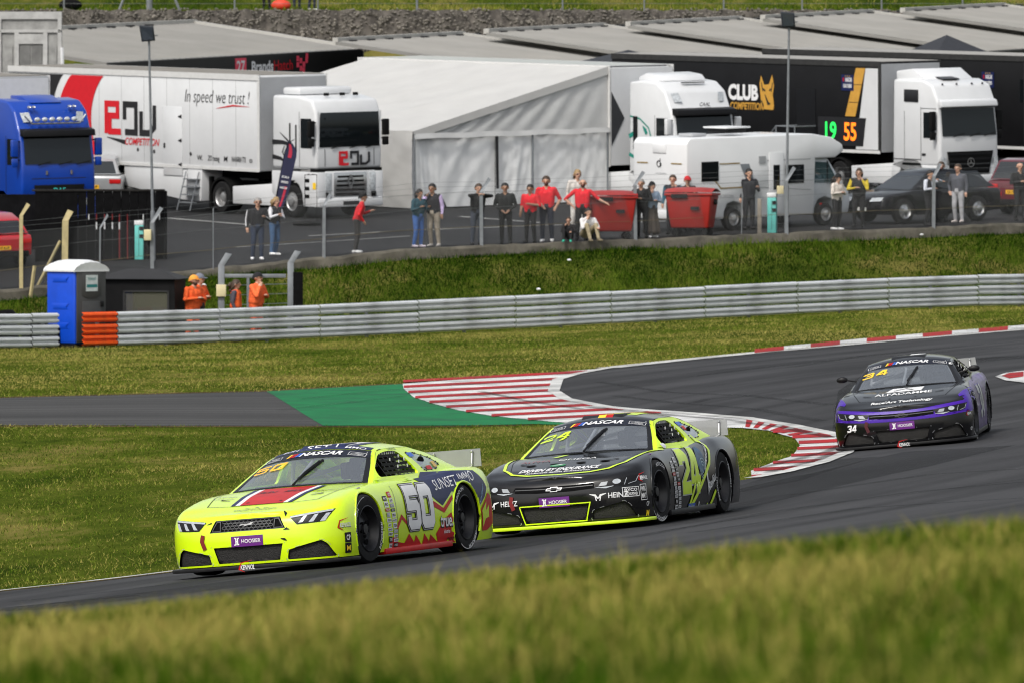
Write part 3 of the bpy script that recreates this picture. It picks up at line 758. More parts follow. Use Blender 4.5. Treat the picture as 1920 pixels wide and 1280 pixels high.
AX = (1.42, -1.32)
class Car: pass
def stock_car(name, label, kind, paint_m, trim_m, loc, rot):
    c = Car(); c.root = root = thing(name, label, 'race car', loc, rot)
    sb = body_solid(); bvh_v = list(sb.v); bvh_f = list(sb.f)
    body = sb.build('body', [paint_m, M_matblk], None, smooth=40)
    cut = MB(); cut.mi = 0
    for ax in AX:
        for s in (1,-1): cut.frustum((ax, s*.60, .345), (ax, s*1.3, .345), .378, n=48)
    intakes = {'mid': [(-.375,.285),(.375,.285),(.33,.122),(-.33,.122)], 'l': roundp([(.43,.215),(.53,.240),(.75,.290),(.80,.25),(.86,.118),(.41,.118)], .02), }
    intakes['r'] = [(-p[0],p[1]) for p in intakes['l']][::-1]
    for k, pl in intakes.items(): cut.prism(pl, 'x', 1.85 if k != 'mid' else 2.13, 2.8)
    if kind == 'pony': cut.prism([(-.41,.435),(-.35,.555),(.35,.555),(.41,.435)], 'x', 2.2, 2.8)
    co = cut.build('cutter', [M_matblk], None); boolean_cut(body, co); body.parent = root
    # upper works
    def glass_grid(b, t0, t1, w0, w1, nu, nv): b.grid(nu, nv, lambda u, v: gh(t0+(t1-t0)*u, w0+(w1-w0)*v), flip=True)
    full = MB(); full.grid(60, 25, lambda u, v: gh(7*u, -1+2*v), flip=True)
    sv, sf = tess(dense(SIDE), (), .12); side_full = MB()
    side_full.add([(p[0], side_y(*p), p[1]) for p in sv], sf); side_full.add([(p[0], -side_y(*p), p[1]) for p in sv], [f[::-1] for f in sf])
    n0 = len(bvh_v); AV = bvh_v + full.v; AF = bvh_f + [tuple(i+n0 for i in f) for f in full.f]
    n1 = len(AV); AV += side_full.v; AF += [tuple(i+n1 for i in f) for f in side_full.f]
    c.bvh = BVHTree.FromPolygons([Vector(p) for p in AV], AF)
    rf = MB(); glass_grid(rf, 2.0, 4.25, -1, 1, 24, 21)
    for w0, w1 in ((-1,-.94),(.94,1)):
        pm = MB(); glass_grid(pm, 0, 2.0, w0, w1, 16, 3); pm.build('windscreen_pillar', trim_m.get('pillar', paint_m), root, smooth=50, fix=False)
    for w0, w1 in ((-1,-.8),(.8,1)): glass_grid(rf, 4.25, 7.0, w0, w1, 20, 4)
    glass_grid(rf, 6.6, 7.0, -.8, .8, 4, 13)
    c.roof = rf.build('roof', trim_m.get('roof', paint_m), root, smooth=50, fix=False)
    ws = MB(); glass_grid(ws, 0.02, 2.0, -.94, .94, 16, 25); c.ws = ws.build('windscreen', M_ws, root, smooth=60, fix=False)
    rw = MB(); glass_grid(rw, 4.25, 6.6, -.8, .8, 14, 13); rw.build('rear_window', M_qw, root, smooth=60, fix=False)
    for s in (1,-1):
        hv, hf = tess(dense(SIDE), [dense(DOOR,.04), dense(QUART,.04)], .12); p = MB()
        p.add([(q[0], s*side_y(*q), q[1]) for q in hv], hf)
        e = p.build('window_frame', trim_m.get('pillar', paint_m), root, smooth=60)
        rim_ = MB()
        for hole in (DOOR, QUART):
            dn = dense(hole,.05); nn_ = len(dn)
            rim_.add([(q[0], s*side_y(*q), q[1]) for q in dn] + [(q[0], s*(side_y(*q)-.03), q[1]) for q in dn], [(i,(i+1)%nn_,nn_+(i+1)%nn_,nn_+i) for i in range(nn_)])
        rim_.build('window_reveal', trim_m.get('pillar', paint_m), e, smooth=60)
        qv, qf = tess(dense(QUART,.04), (), .1); qq = MB(); qq.add([(q[0], s*(side_y(*q)-.006), q[1]) for q in qv], qf)
        qw = qq.build('quarter_window', M_qw, root, smooth=60)
        # rivets round the pane
        rv = MB(); per = dense(QUART,.09)
        for q in per[::2]:
            qx = q[0]*.97 + (-.9)*.03; qz = q[1]*.97+.99*.03; y0 = s*side_y(qx,qz); rv.frustum((qx,y0-s*.004,qz),(qx,y0+s*.008,qz),.008,n=6)
        stuff(rv.build('rivet', M_blk, qw))
    # driver's window net: straps with white ties
    nt_ = MB()
    for k in range(7):
        x0 = .34 - k*.115; nt_.add([(x0,side_y(x0,.86)-.03,.855),(x0-.028,side_y(x0,.86)-.03,.855),(x0-.10,side_y(x0-.1,1.103)-.03,1.103),(x0-.072,side_y(x0-.07,1.103)-.03,1.103)], [(0,1,2,3)])
    for k in range(6):
        z = .87+k*.044; xa = .36-(z-.86)*0.979; nt_.add([(xa,side_y(xa,z)-.034,z),(-.48+(z-.86)*.3,side_y(-.45,z)-.034,z),(-.48+(z-.86)*.3,side_y(-.45,z)-.034,z+.028),(xa,side_y(xa,z)-.034,z+.028)], [(0,1,2,3)])
    stuff(nt_.build('window_net', M_net, root, fix=False))
    tie = MB()
    for k in range(9):
        x0 = .10-.055*k; tie.box(x0-.006,x0+.012,side_y(x0,1.094)-.02,side_y(x0,1.094)-.015,1.072,1.099)
    for x0, z0 in ((.0,1.006),(-.18,0.979),(-.05,.93),(-.3,1.032),(-.33,.93),(-.38,0.997)): tie.box(x0-.01,x0+.012,side_y(x0,z0)-.02,side_y(x0,z0)-.015,z0,z0+.03)
    stuff(tie.build('net_tie', M_wht, root))
    # cabin: dash, seat, cage
    ds = MB(); ds.box(.30,.72,-.56,.56,.70,.845); ds.build('dashboard', M_matblk, root, bevel=.03)
    cg = MB()
    for s in (1,-1):
        cg.tube([(.72,s*.70,.83),(.16,s*.53,1.094),(-.4,s*.53,1.121),(-.46,s*.6,.84)], .022); cg.tube([(-.42,s*.53,1.112),(-1.3,s*.5,.86)], .022)
    cg.tube([(-.40,-.55,1.112),(-.40,.55,1.112)], .022); cg.tube([(-.44,-.58,.86),(-.40,.5,1.103)], .022); cg.tube([(.2,-.53,1.094),(.2,.53,1.094)], .022); cg.tube([(.25,0,1.130),(.8,-.05,.86)], .018)
    cg.build('roll_cage', M_suit, root, smooth=True)
    se = MB(); se.box(-.30,-.16,.16,.62,.8,1.068); se.box(-.22,.0,.12,.2,.85,1.024); se.box(-.22,.0,.58,.66,.85,1.024); se.build('seat', M_matblk, root, bevel=.03)
    # wiper
    def on(t, w, d): p = Vector(gh(t,w)); return p + Vector((.45,0,.9))*d
    wp = MB(); wp.tube([on(.02,.02,.02),on(.55,.09,.035),on(1.15,.20,.03)], .012, 6); wp.tube([on(.35,.03,.012),on(1.28,.225,.012)], .016, 6); wp.build('wiper', M_blk, root, smooth=True)
    # roof scoop
    sc_ = MB(); sc_.prism([(.165,1.145),(.185,1.163),(.05,1.221),(-.28,1.217),(-.1,1.17)], 'y', -.24, .24); scoop = sc_.build('roof_vent', trim_m.get('scoop', M_blk), root, bevel=.012)
    sm = MB(); sm.box(.17,.187,-.21,.21,1.142,1.158); sm.build('vent_mouth', M_matblk, scoop)
    # splitter, skirts, spoiler
    S = catmull(PLAN, 84); fr = [(p[0]+.05*(1 if p[0] > 2 else .3), p[1]*1.03) for p in S if p[0] > 1.72]
    out = fr + [(p[0],-p[1]) for p in fr[::-1]]; sp = MB(); sp.prism(out, 'z', .055, .092); sp.build('splitter', trim_m.get('splitter', M_blackp), root, bevel=.008)
    for s in (1,-1):
        sk_ = MB(); sk_.box(-.90,1.00,s*.86,s*.955,.07,.13); sk_.build('side_skirt', trim_m.get('skirt', M_blackp), root, bevel=.01)
    sp = MB(); sp.add([(-2.36,-.78,.86),(-2.36,.78,.86),(-2.41,.76,1.045),(-2.41,-.76,1.045)], [(0,1,2,3)])
    spo = sp.build('rear_spoiler', M_lex, root); bm_ = bmesh.new(); bm_.from_mesh(spo.data); bmesh.ops.solidify(bm_, geom=bm_.faces[:], thickness=.012); bm_.to_mesh(spo.data); bm_.free()
    for yy in (-.68,-.25,.25,.68):
        br = MB(); br.frustum((-2.34,yy,.87),(-2.385,yy,1.03),.010,n=6); br.ball((-2.37,yy,1.02),.014,8,6); br.ball((-2.345,yy,.885),.014,8,6)
        br.build('bracket', M_steel, spo)
    # wheels, wells, arch lips
    for i, ax in enumerate(AX):
        for s in (1,-1):
            w = copy_tree(c_wheel, root); w.location = (ax, s*.815, .352); w.rotation_euler = (0, random.uniform(0,6), (0 if s > 0 else math.pi) + (R(-4) if i == 0 else 0))
            lp = MB(); pts = []
            for k in range(25):
                a = R(-24) + R(228)*k/24; x, z = ax+.381*math.cos(a), .345+.381*math.sin(a)
                if z < .13: continue
                h, nn, _, _ = c.bvh.ray_cast(Vector((x, s*1.4, z)), Vector((0,-s,0)), 1.0)
                if h: pts.append((x, h.y - s*.004, z))
            lp.tube(pts, .013, 6); lp.build('wheel_arch_lip', paint_m, root, smooth=True)
    # screens in the intakes
    for k, pl in intakes.items(): lay('intake_screen', tess(dense(pl,.06)), (0,0,0), (0,1,0), (0,0,1), M_mesh, root, c.bvh, off=-.028, maxlen=.06)
    rv = MB()
    for k, pl in intakes.items():
        cy = sum(p[0] for p in pl)/len(pl); cz = sum(p[1] for p in pl)/len(pl)
        for q in dense(pl,.16):
            y, z = cy+(q[0]-cy)*1.06, cz+(q[1]-cz)*1.10; h, nn, _, _ = c.bvh.ray_cast(Vector((3,y,z)), Vector((-1,0,0)), 2)
            if h and z > .11: rv.ball(h, .0045, 6, 4)
    stuff(rv.build('rivet', M_steel, root))
    # bonnet panel gaps, pins
    for s in (1,-1):
        lay('panel_gap', stroke([(s*.36,-1.90),(s*.60,-1.86),(s*.70,-1.4),(s*.74,-1.02)], .008), (0,0,1.5), (0,1,0), (-1,0,0), M_blk, root, c.bvh, maxlen=.06)
        lay('door_gap', stroke([(-.62,.2),(-.62,.6),(-.6,.8)], .007), (0,s*2,0), (-s,0,0), (0,0,1), M_blk, root, c.bvh, maxlen=.06)
        lay('bonnet_slot', stroke([(s*.44,-1.64),(s*.56,-1.58)], [.012,.03]), (0,0,1.5), (0,1,0), (-1,0,0), M_matblk, root, c.bvh, off=.006, maxlen=.05)
    lay('panel_gap', stroke([(-.36,-1.90),(.36,-1.90)], .008), (0,0,1.5), (0,1,0), (-1,0,0), M_blk, root, c.bvh, maxlen=.06)
    for y in (-.18,.18): lay('bonnet_pin', tess([(y+.02*math.cos(a),-1.8+.02*math.sin(a)) for a in np.linspace(0,5.6,8)]), (0,0,1.5), (0,1,0), (-1,0,0), M_blk, root, c.bvh, off=.007)
    # windscreen edge band, banner and lettering
    def wsl(nm, vf, m, off=.006): return lay(nm, vf, gh(1.0,0), (0,1,0), (-.74,0,.45), m, root, c.bvh, off=off, maxlen=.05)
    c.wsl = wsl
    bn = MB(); bn.grid(6, 25, lambda u, v: tuple(Vector(gh(1.48+.5*u, -.93+1.86*v)) + Vector((.35,0,.9))*.004), flip=True); bn.build('windscreen_banner', M_banner, root, smooth=60, fix=False)
    eb = MB()
    for w0, w1 in ((-.94,-.875),(.875,.94)): eb.grid(10, 3, lambda u, v: tuple(Vector(gh(.03+1.46*u, w0+(w1-w0)*v)) + Vector((.3,0,.9))*.003), flip=True)
    eb.grid(3, 25, lambda u, v: tuple(Vector(gh(.02+.06*u, -.9+1.8*v)) + Vector((.3,0,.9))*.003), flip=True)
    eb.build('windscreen_border', M_blk, root, smooth=60, fix=False)
    def top_y(t): # distance along the screen from its middle, for lettering placed at height t
        a, b = Vector(gh(1.0,0)), Vector(gh(t,0)); return (b-a).dot(Vector((-.74,0,.45)).normalized())
    yb = top_y(1.73); c.top_y = top_y
    wsl('banner_lettering', move2((lambda q: (fit(q[0],.46), q[1]))(text2d('NASCAR', .088, .28, .028)), .06, yb), M_wht, .010)
    for k, mm in enumerate((M_yel, M_dred, M_dred, M_blue, M_blue)):
        x0 = -.315+k*.032; wsl('banner_stripe', tess([(x0,yb-.044),(x0+.024,yb-.044),(x0+.054,yb+.044),(x0+.030,yb+.044)]), mm, .010)
    for x0 in (-.47,.45): wsl('banner_series_box', merge2(*[stroke(q,.005) for q in ([(x0-.09,yb-.035),(x0+.09,yb-.035)],[(x0-.09,yb+.035),(x0+.09,yb+.035)],[(x0-.09,yb-.035),(x0-.09,yb+.035)],[(x0+.09,yb-.035),(x0+.09,yb+.035)])], move2(text2d('EURO SERIES',.016,.1,.01),x0,yb-.012), move2(text2d('NASCAR',.016,.1,.01),x0+.015,yb+.014)), M_wht, .010)
    # front plate
    c.front = lambda nm, vf, m, off=.005: lay(nm, vf, (0,0,0), (0,1,0), (0,0,1), m, root, c.bvh, off=off, maxlen=.05)
    c.left = lambda nm, vf, m, off=.005: lay(nm, vf, (0,0,0), (-1,0,0), (0,0,1), m, root, c.bvh, off=off, maxlen=.07, drop='arch')
    c.top = lambda nm, vf, m, off=.005: lay(nm, vf, (0,0,1.6), (0,1,0), (-1,0,0), m, root, c.bvh, off=off, maxlen=.06)
    c.corner = lambda nm, vf, m, o=(2.1,.9,.4), off=.005: lay(nm, vf, o, (-.82,.57,0), (0,0,1), m, root, c.bvh, off=off, maxlen=.05)
    pz_ = .335
    pl = c.front('sponsor_plate', rect(.345,.105,0,pz_), M_purp, .006)
    c.front('plate_lettering', move2((lambda q: (fit(q[0],.205), q[1]))(text2d('HOOSIER',.036,0,.012)), .045, pz_), M_wht, .010)
    c.front('plate_emblem', merge2(stroke([(-.135,pz_+.034),(-.118,pz_+.03),(-.118,pz_-.03),(-.138,pz_-.034)],.013), stroke([(-.086,pz_+.034),(-.100,pz_+.026),(-.100,pz_-.03),(-.084,pz_-.03)],.013), stroke([(-.118,pz_),(-.10,pz_)],.013)), M_wht, .010)
    c.front('tow_strap', stroke([(-.485,.42),(-.50,.36),(-.47,.275)], .045), trim_m.get('tow', mat('tow_strap_red', srgb(120,20,20), .7)), .010)
    return c
def oil_logo(c, put, cx, cz, s=1.0, dark=False):
    """red swoosh with the oil brand's italic lettering"""
    put('swoosh', stroke([(cx-.02*s,cz-.055*s),(cx-.09*s,cz-.02*s),(cx-.06*s,cz+.05*s),(cx+.07*s,cz+.075*s)], [.003*s,.016*s,.012*s,.003*s]), M_dred, .006)
    put('oil_lettering', move2((lambda q: (fit(q[0],.17*s), q[1]))(text2d('KENNOL',.05*s,.25,.02)), cx+.015*s, cz), M_wht if dark else M_blk, .010)
    if not dark: put('oil_lettering', move2((lambda q: (fit(q[0],.165*s), q[1]))(text2d('KENNOL',.045*s,.25,.004)), cx+.012*s, cz+.002), M_wht, .013)
def side_stickers(c, cols, x0=.86):
    """the column of small contingency stickers behind the front wheel"""
    r = random.Random(5)
    for col in range(2):
        z = .70 if col else .66; xs = x0 - col*.155; k = 0
        while z > .13:
            h = r.uniform(.028,.06); mcol = cols[r.randrange(len(cols))]; w = r.uniform(.085,.125)
            ob = c.left('sticker', rect(w, h, -(xs - (.66-z)*.12), z-h/2), mcol, .006)
            tx = r.choice(['RACE','OIL','PRO','TIRE','SPEED','AUTO','TECH','GT'])
            c.left('sticker_lettering', move2((lambda q: (fit(q[0],w*.8), q[1]))(text2d(tx, h*.5, 0, .02)), -(xs-(.66-z)*.12), z-h/2), M_blk if mcol in (M_wht, M_yel) else M_wht, .009)
            z -= h+.012; k += 1
            if col and .52 < z < .60: z -= 0.0
M_banner = mat('banner_navy', srgb(22,25,38), 0.4, var=0.08, spec=.3)
c_wheel = wheel_proto('HOOSIER')

def offset_poly(poly, g):
    n = len(poly); area = sum(poly[i][0]*poly[(i+1)%n][1]-poly[(i+1)%n][0]*poly[i][1] for i in range(n)); sg = 1 if area > 0 else -1; out = []
    for i in range(n):
        a, p, b = Vector(poly[i-1]), Vector(poly[i]), Vector(poly[(i+1)%n]); d1 = (p-a).normalized(); d2 = (b-p).normalized()
        n1 = Vector((d1.y,-d1.x))*sg; n2 = Vector((d2.y,-d2.x))*sg; m = (n1+n2); L = m.dot(n1)
        q = p + m*(g/max(.35,L)); out.append((q.x,q.y))
    return out
def digit(ch, w, h, t, c, g=0.0):
    m = h*.66; hole = None
    if ch == '5': p = [(0,h),(w,h),(w,h-t),(t,h-t),(t,m),(w-c,m),(w,m-c),(w,c),(w-c,0),(c,0),(0,c),(0,h*.30),(t,h*.30),(t,t*.9),(w-t,t*.9),(w-t,m-t),(0,m-t)]
    elif ch == '0': p = [(c,0),(w-c,0),(w,c),(w,h-c),(w-c,h),(c,h),(0,h-c),(0,c)]; hole = [(t,t+c*.3),(w-t,t+c*.3),(w-t,h-t-c*.3),(t,h-t-c*.3)]
    elif ch == '2': p = [(0,h*.66),(0,h-c),(c,h),(w-c,h),(w,h-c),(w,h*.52),(t*1.25,t),(w,t),(w,0),(0,0),(0,t),(w-t,h*.56),(w-t,h-t),(t,h-t),(t,h*.66)]
    elif ch == '4': p = [(.40*w,h),(.86*w,h),(.86*w,.38*h),(w,.38*h),(w,.2*h),(.86*w,.2*h),(.86*w,0),(.86*w-t,0),(.86*w-t,.2*h),(0,.2*h),(0,.38*h)]; hole = [(.86*w-t,.38*h),(.86*w-t,.70*h),(.30*w,.38*h)]
    elif ch == '3': p = [(0,h*.76),(0,h-c),(c,h),(w-c,h),(w,h-c),(w,h*.56),(w-c*.7,h*.5),(w,h*.44),(w,c),(w-c,0),(c,0),(0,c),(0,h*.24),(t,h*.24),(t,t),(w-t,t),(w-t,h*.5-t*.45),(w*.35,h*.5-t*.45),(w*.35,h*.5+t*.45),(w-t,h*.5+t*.45),(w-t,h-t),(t,h-t),(t,h*.76)]
    if g: p = offset_poly(p, g); hole = offset_poly(hole, -g) if hole and w-2*t > 2.6*g else (None if g and hole and ch != '0' else (offset_poly(hole, -min(g, .01)) if hole else None))
    return tess(p, [hole] if hole else [])
def number(s, w, h, t, gap, lean=0.0, g=0.0, c=.05):
    n = len(s); tot = n*w + (n-1)*gap; parts = []
    for i, ch in enumerate(s):
        v, f = digit(ch, w, h, t, c, g); parts.append(([(p[0]+i*(w+gap)-tot/2 + (p[1]-h/2)*lean, p[1]-h/2) for p in v], f))
    return merge2(*parts)
def place_on(vf, x, y, slope=0.0): return [(p[0]+x, p[1]+y+slope*p[0]) for p in vf[0]], vf[1]
def fitted(s, w, h, shear=0, bold=0): q = text2d(s, h, shear, bold); return fit(q[0], w), q[1]
def race_place(fl_px, fl_py, d, yaw, fl_local=(1.42,.955,0), dz=0.0):
    p = at(fl_px, fl_py, d); hd = math.atan2(-math.cos(yaw), -math.sin(yaw)); rot = frame_at(p.x, p.y, hd, gz)
    o = p - rot @ Vector(fl_local); q = rot @ Vector((0,0,1)); 
    # settle so that the mean of the four tyre contacts touches the track
    dzs = []
    for ax in AX:
        for s in (1,-1):
            w = o + rot @ Vector((ax, s*.815, 0)); dzs.append(gz(w.x,w.y)+.016-w.z)
    o.z += sum(dzs)/4 + dz; return o, rot.to_euler()

# ---- car 50, yellow
M_y50 = mat('paint_fluo_yellow', (0.66,0.92,0.004), 0.26, var=0.04, scale=2.5, coat=0.7, dirt=0.10, dcol=(0.20,0.22,0.02))
loc, rot = race_place(697,1057,86,R(20.5))
c = stock_car('race_car', 'fluorescent yellow stock car number 50 with red bonnet stripe, leading the pack', 'pony', M_y50, {'scoop': M_navy, 'skirt': M_dred}, loc, rot)
if True:
    def S(zx, zy):
        px = 640+zx/5.12; py = 820+zy/5.12; return (-(1.42-(px-695)/65.5), (1057-(px-697)*.1257-py)/184)
    SP = lambda pts: [S(*p) for p in pts]
    # bonnet stripes
    for x0, x1, mm, nm in ((0,.235,M_dred,'bonnet_stripe'),):
        c.top(nm, tess([(-.235,-1.885),(.235,-1.885),(.29,-1.05),(-.29,-1.05)]), mm, .005)
    for s in (1,-1):
        c.top('bonnet_stripe', tess([(s*.235,-1.885),(s*.285,-1.885),(s*.345,-1.06),(s*.29,-1.05)]), M_wht, .005)
        c.top('bonnet_stripe', tess([(s*.285,-1.885),(s*.335,-1.885),(s*.40,-1.07),(s*.345,-1.06)]), M_navy, .005)
    for x, t in ((-.15,'SUN'),(.14,'MAX')): c.top('bonnet_lettering', place_on(fitted(t,.2,.12,.2,.02), x, -1.32), mat('decal_dark_red', srgb(90,15,25), .4), .008)
    for s in (1,-1): c.top('bonnet_lettering', merge2(place_on(fitted('RACING',.22,.05), s*.55,-1.42, .25*s), place_on(fitted('COLLECTION',.24,.03), s*.55,-1.53,.25*s)), mat('decal_grey', (0.12,0.13,0.10), .4), .006)
    gy = mat('decal_grey', (0.12,0.13,0.10), .4)
    c.top('nose_lettering', merge2(place_on(fitted('BARCHETTI COLLECTION',.46,.035,0,.004), 0,-2.06), place_on(fitted('CENTRE AUTOMOBILE',.36,.016,0,.0), 0,-2.095), place_on(fitted('~ .^. ~',.26,.05,0,.02), 0,-2.01)), gy, .006)
    # headlights
    for s in (1,-1):
        hl = [(s*.45,.545),(s*.60,.562),(s*.86,.588),(s*.80,.49),(s*.74,.47),(s*.53,.462)]
        base = c.front('headlight', tess(dense(hl,.08)), M_blk, .006)
        c.front('headlight_trim', stroke([(s*.462,.535),(s*.62,.552),(s*.845,.576)], .016), M_lens, .011)
        for k in range(3):
            x0 = .545+k*.10; b = c.front('running_light', tess([(s*x0,.475),(s*(x0+.045),.478),(s*(x0+.085),.545+.004*k),(s*(x0+.05),.54+.004*k)]), M_lens, .010)
    # grille: honeycomb, side vents, horse
    lay('grille', tess([(-.405,.438),(-.345,.552),(.345,.552),(.405,.438)]), (0,0,0), (0,1,0), (0,0,1), M_matblk, c.root, c.bvh, off=-.02, maxlen=.06)
    hx = []
    for r_ in range(4):
        for k in range(-6,7):
            y0 = k*.046 + (r_%2)*.023; z0 = .452+r_*.029
            if abs(y0) < .275: hx.append(stroke([(y0-.014,z0-.012),(y0+.014,z0-.012),(y0+.023,z0),(y0+.014,z0+.012),(y0-.014,z0+.012),(y0-.023,z0),(y0-.014,z0-.012)], .0055))
    lay('grille_honeycomb', merge2(*hx), (0,0,0), (0,1,0), (0,0,1), mat('grille_bar',(0.05,0.052,0.055),.4,var=.2), c.root, c.bvh, off=-.012)
    lay('grille_trim', merge2(*[stroke(q,.014) for q in ([(-.40,.436),(.40,.436)],[(-.35,.553),(.35,.553)])] + [stroke([(s*.385,.45),(s*.335,.54),(s*.295,.54),(s*.29,.45),(s*.385,.45)],.008) for s in (1,-1)]), (0,0,0), (0,1,0), (0,0,1), mat('grille_bar',(0.05,0.052,0.055),.4,var=.2), c.root, c.bvh, off=-.004, maxlen=.06)
    horse = tess([(-.10,.500),(-.06,.512),(-.02,.506),(.03,.512),(.055,.522),(.09,.518),(.075,.505),(.05,.500),(.085,.492),(.05,.490),(.02,.492),(-.02,.480),(-.045,.476),(-.03,.49),(-.06,.497),(-.095,.488)])
    horse = ([(x*.78, .497+(z-.497)*.78) for x, z in horse[0]], horse[1]); lay('horse_emblem', horse, (0,0,0), (0,1,0), (0,0,1), mat('emblem_grey',(0.30,0.30,0.30),.3,.6), c.root, c.bvh, off=.004)
    # splitter lettering
    oil_logo(c, lambda nm, vf, m, off: lay(nm, vf, (2.405,0,.0), (0,1,0), (0,0,1), m, c.root, None, off=off), 0.0, .075, .9, True)
    oil_logo(c, lambda nm, vf, m, off: c.corner(nm, vf, m, (2.02,.95,.415), off), 0, 0, .95)
    for zz, tx in ((.29,'CP'),(.185,'M')):
        c.corner('sponsor_patch', rect(.10,.10), M_blk, (1.98,.96,zz)); c.corner('sponsor_patch_lettering', fitted(tx,.06,.05,0,.02), M_wht if tx == 'CP' else M_yel, (1.98,.96,zz), .009)
    # scuffs and tank tape on the nose
    for pts in ([(.37,.60),(.40,.575),(.41,.55)], [(.43,.44),(.41,.425),(.455,.42)], [(.36,.335),(.40,.325),(.42,.31)], [(-.44,.52),(-.39,.535)]): c.front('scuff', stroke(pts, [.006,.022,.006] if len(pts) == 3 else [.004,.014]), M_blk, .007)
    # windscreen number, roof
    yb = c.top_y(1.22); c.wsl('windscreen_number', place_on(number('50',.15,.16,.030,.04,.18,c=.02), -.43, yb), M_org, .010)
    c.wsl('windscreen_sticker', tess([(-.36,yb-.10),(-.30,yb+.07),(-.24,yb+.07),(-.33,yb-.06)]), mat('sticker_lime',(0.6,0.72,0.05),.4), .008)
    rb = MB(); rb.grid(8, 25, lambda u, v: tuple(Vector(gh(2.02+.55*u, -.92+1.84*v)) + Vector((.15,0,.98))*.004), flip=True); rb.build('roof_visor_band', M_navy, c.root, smooth=60, fix=False)
    rw_ = MB(); rw_.grid(12, 11, lambda u, v: tuple(Vector(gh(2.6+1.3*u, -.45+.9*v)) + Vector((0,0,1))*.004), flip=True); rw_.build('roof_panel', M_wht, c.root, smooth=60, fix=False)
    for w0, w1 in ((-.6,-.47),(.47,.6)):
        q = MB(); q.grid(12, 4, lambda u, v: tuple(Vector(gh(2.6+1.3*u, w0+(w1-w0)*v)) + Vector((0,0,1))*.004), flip=True); q.build('roof_stripe', M_navy, c.root, smooth=60, fix=False)
    for tx, y0, w_ in (('SUN',-.33,.17),('MMO',.38,.22)): lay('roof_lettering', place_on(fitted(tx,w_,.06,0,.004), y0, .02), gh(2.12,0), (0,1,0), (-.9,0,.40), M_wht, c.root, c.bvh, off=.012, maxlen=.05)
    lay('vent_lettering', fitted('SET I',.34,.10,0,.004), (.115,0,1.1945), (0,1,0), (-.919,0,.395), M_wht, c.root, None, off=.006)
    # flank
    c.left('navy_panel', tess(dense(SP([(818,392),(860,440),(905,560),(925,590),(992,655),(1088,515),(1120,590),(1125,760),(1290,780),(1330,650),(1400,560),(1440,470),(1420,400),(1360,300),(1160,306),(930,322),(880,380)]),.12)), M_navy, .004)
    red1 = SP([(905,610),(925,620),(995,680),(1085,548),(1118,620),(1118,655),(1085,590),(1000,725),(905,665)])
    c.left('zigzag', tess(dense(red1,.1)), M_dred, .004)
    c.left('zigzag', tess(dense(SP([(530,880),(590,745),(640,815),(640,850),(592,790),(545,890)]),.1)), M_dred, .004)
    c.left('burst', tess(dense(SP([(470,1135),(465,1010),(530,930),(545,1010),(610,1020),(655,930),(705,1010),(720,940),(785,1040),(800,925),(850,1000),(860,935),(935,1010),(915,930),(985,800),(1060,720),(1118,690),(1118,1050),(900,1085)]),.1)), M_dred, .004)
    c.left('burst', tess(dense(SP([(1345,900),(1335,690),(1440,520),(1480,560),(1490,820),(1400,890)]),.1)), M_dred, .007)
    c.left('burst', tess(dense(SP([(1350,860),(1345,700),(1400,610),(1390,700),(1430,640),(1420,760),(1380,780)]),.1)), M_y50, .010)
    cx, cz = S(770,668)
    for g, mm, off in ((.026,M_blk,.007),(.016,M_wht,.010),(.009,M_blk,.013),(0.0,M_wht,.016)): c.left('door_number', place_on(number('50',.36,.45,.105,.035,-.02,g,.055), cx, cz), mm, off)
    x0, z0 = S(1135,405); c.left('flank_lettering', place_on(fitted('SUNSET IMMO',1.10,.105,.05), x0, z0, .06), M_wht, .008)
    x0, z0 = S(1010,800); c.left('flank_lettering', place_on(fitted('true.',.34,.13,.05,.05), x0, z0), M_blk, .007); c.left('flank_lettering', place_on(fitted('true.',.33,.125,.05,.02), x0, z0+.005), M_wht, .011)
    c.left('flank_lettering', place_on(fitted('industries',.16,.04,.05,.01), x0+.0, z0-.11), M_wht, .011)
    c.left('flank_lettering', place_on(fitted('HENDRICKS',.2,.03,.05,.01), x0+.12, z0-.19), M_blk, .008)
    x0, z0 = S(1345,560); c.left('flank_lettering', place_on(fitted('cocktail',.26,.06,.3,.0), x0+.02, z0, .9), mat('decal_sky',(0.25,0.45,0.65),.4), .008)
    side_stickers(c, [M_wht, M_wht, M_blk, M_dred, mat('sticker_grey',(0.35,0.36,0.37),.5)], .90)
    c.left('driver_name', place_on(fitted('B. NEUVILLE',.22,.025), .28, 1.125), M_blk, .006)
    c.left('quarter_sticker', rect(.16,.045,.62,1.048), M_blue, .006); c.left('quarter_sticker', rect(.16,.04,.86,.90), M_dred, .006); c.left('quarter_sticker', rect(.10,.06,1.08,.93), mat('sticker_tan',srgb(200,165,90),.5), .006)
    c.left('fender_badge', tess([(-1.42+.12*math.cos(a), .775+.018*math.sin(a)) for a in np.linspace(0,5.9,12)]), M_purp, .006)
M_vent = M_matblk
for cc in (c,):
    q = MB(); q.ball((-.80,side_y(-.80,.98)-.006,.98),(.10,.012,.045),10,6); q.build('air_duct', M_matblk, cc.root)
car50 = c

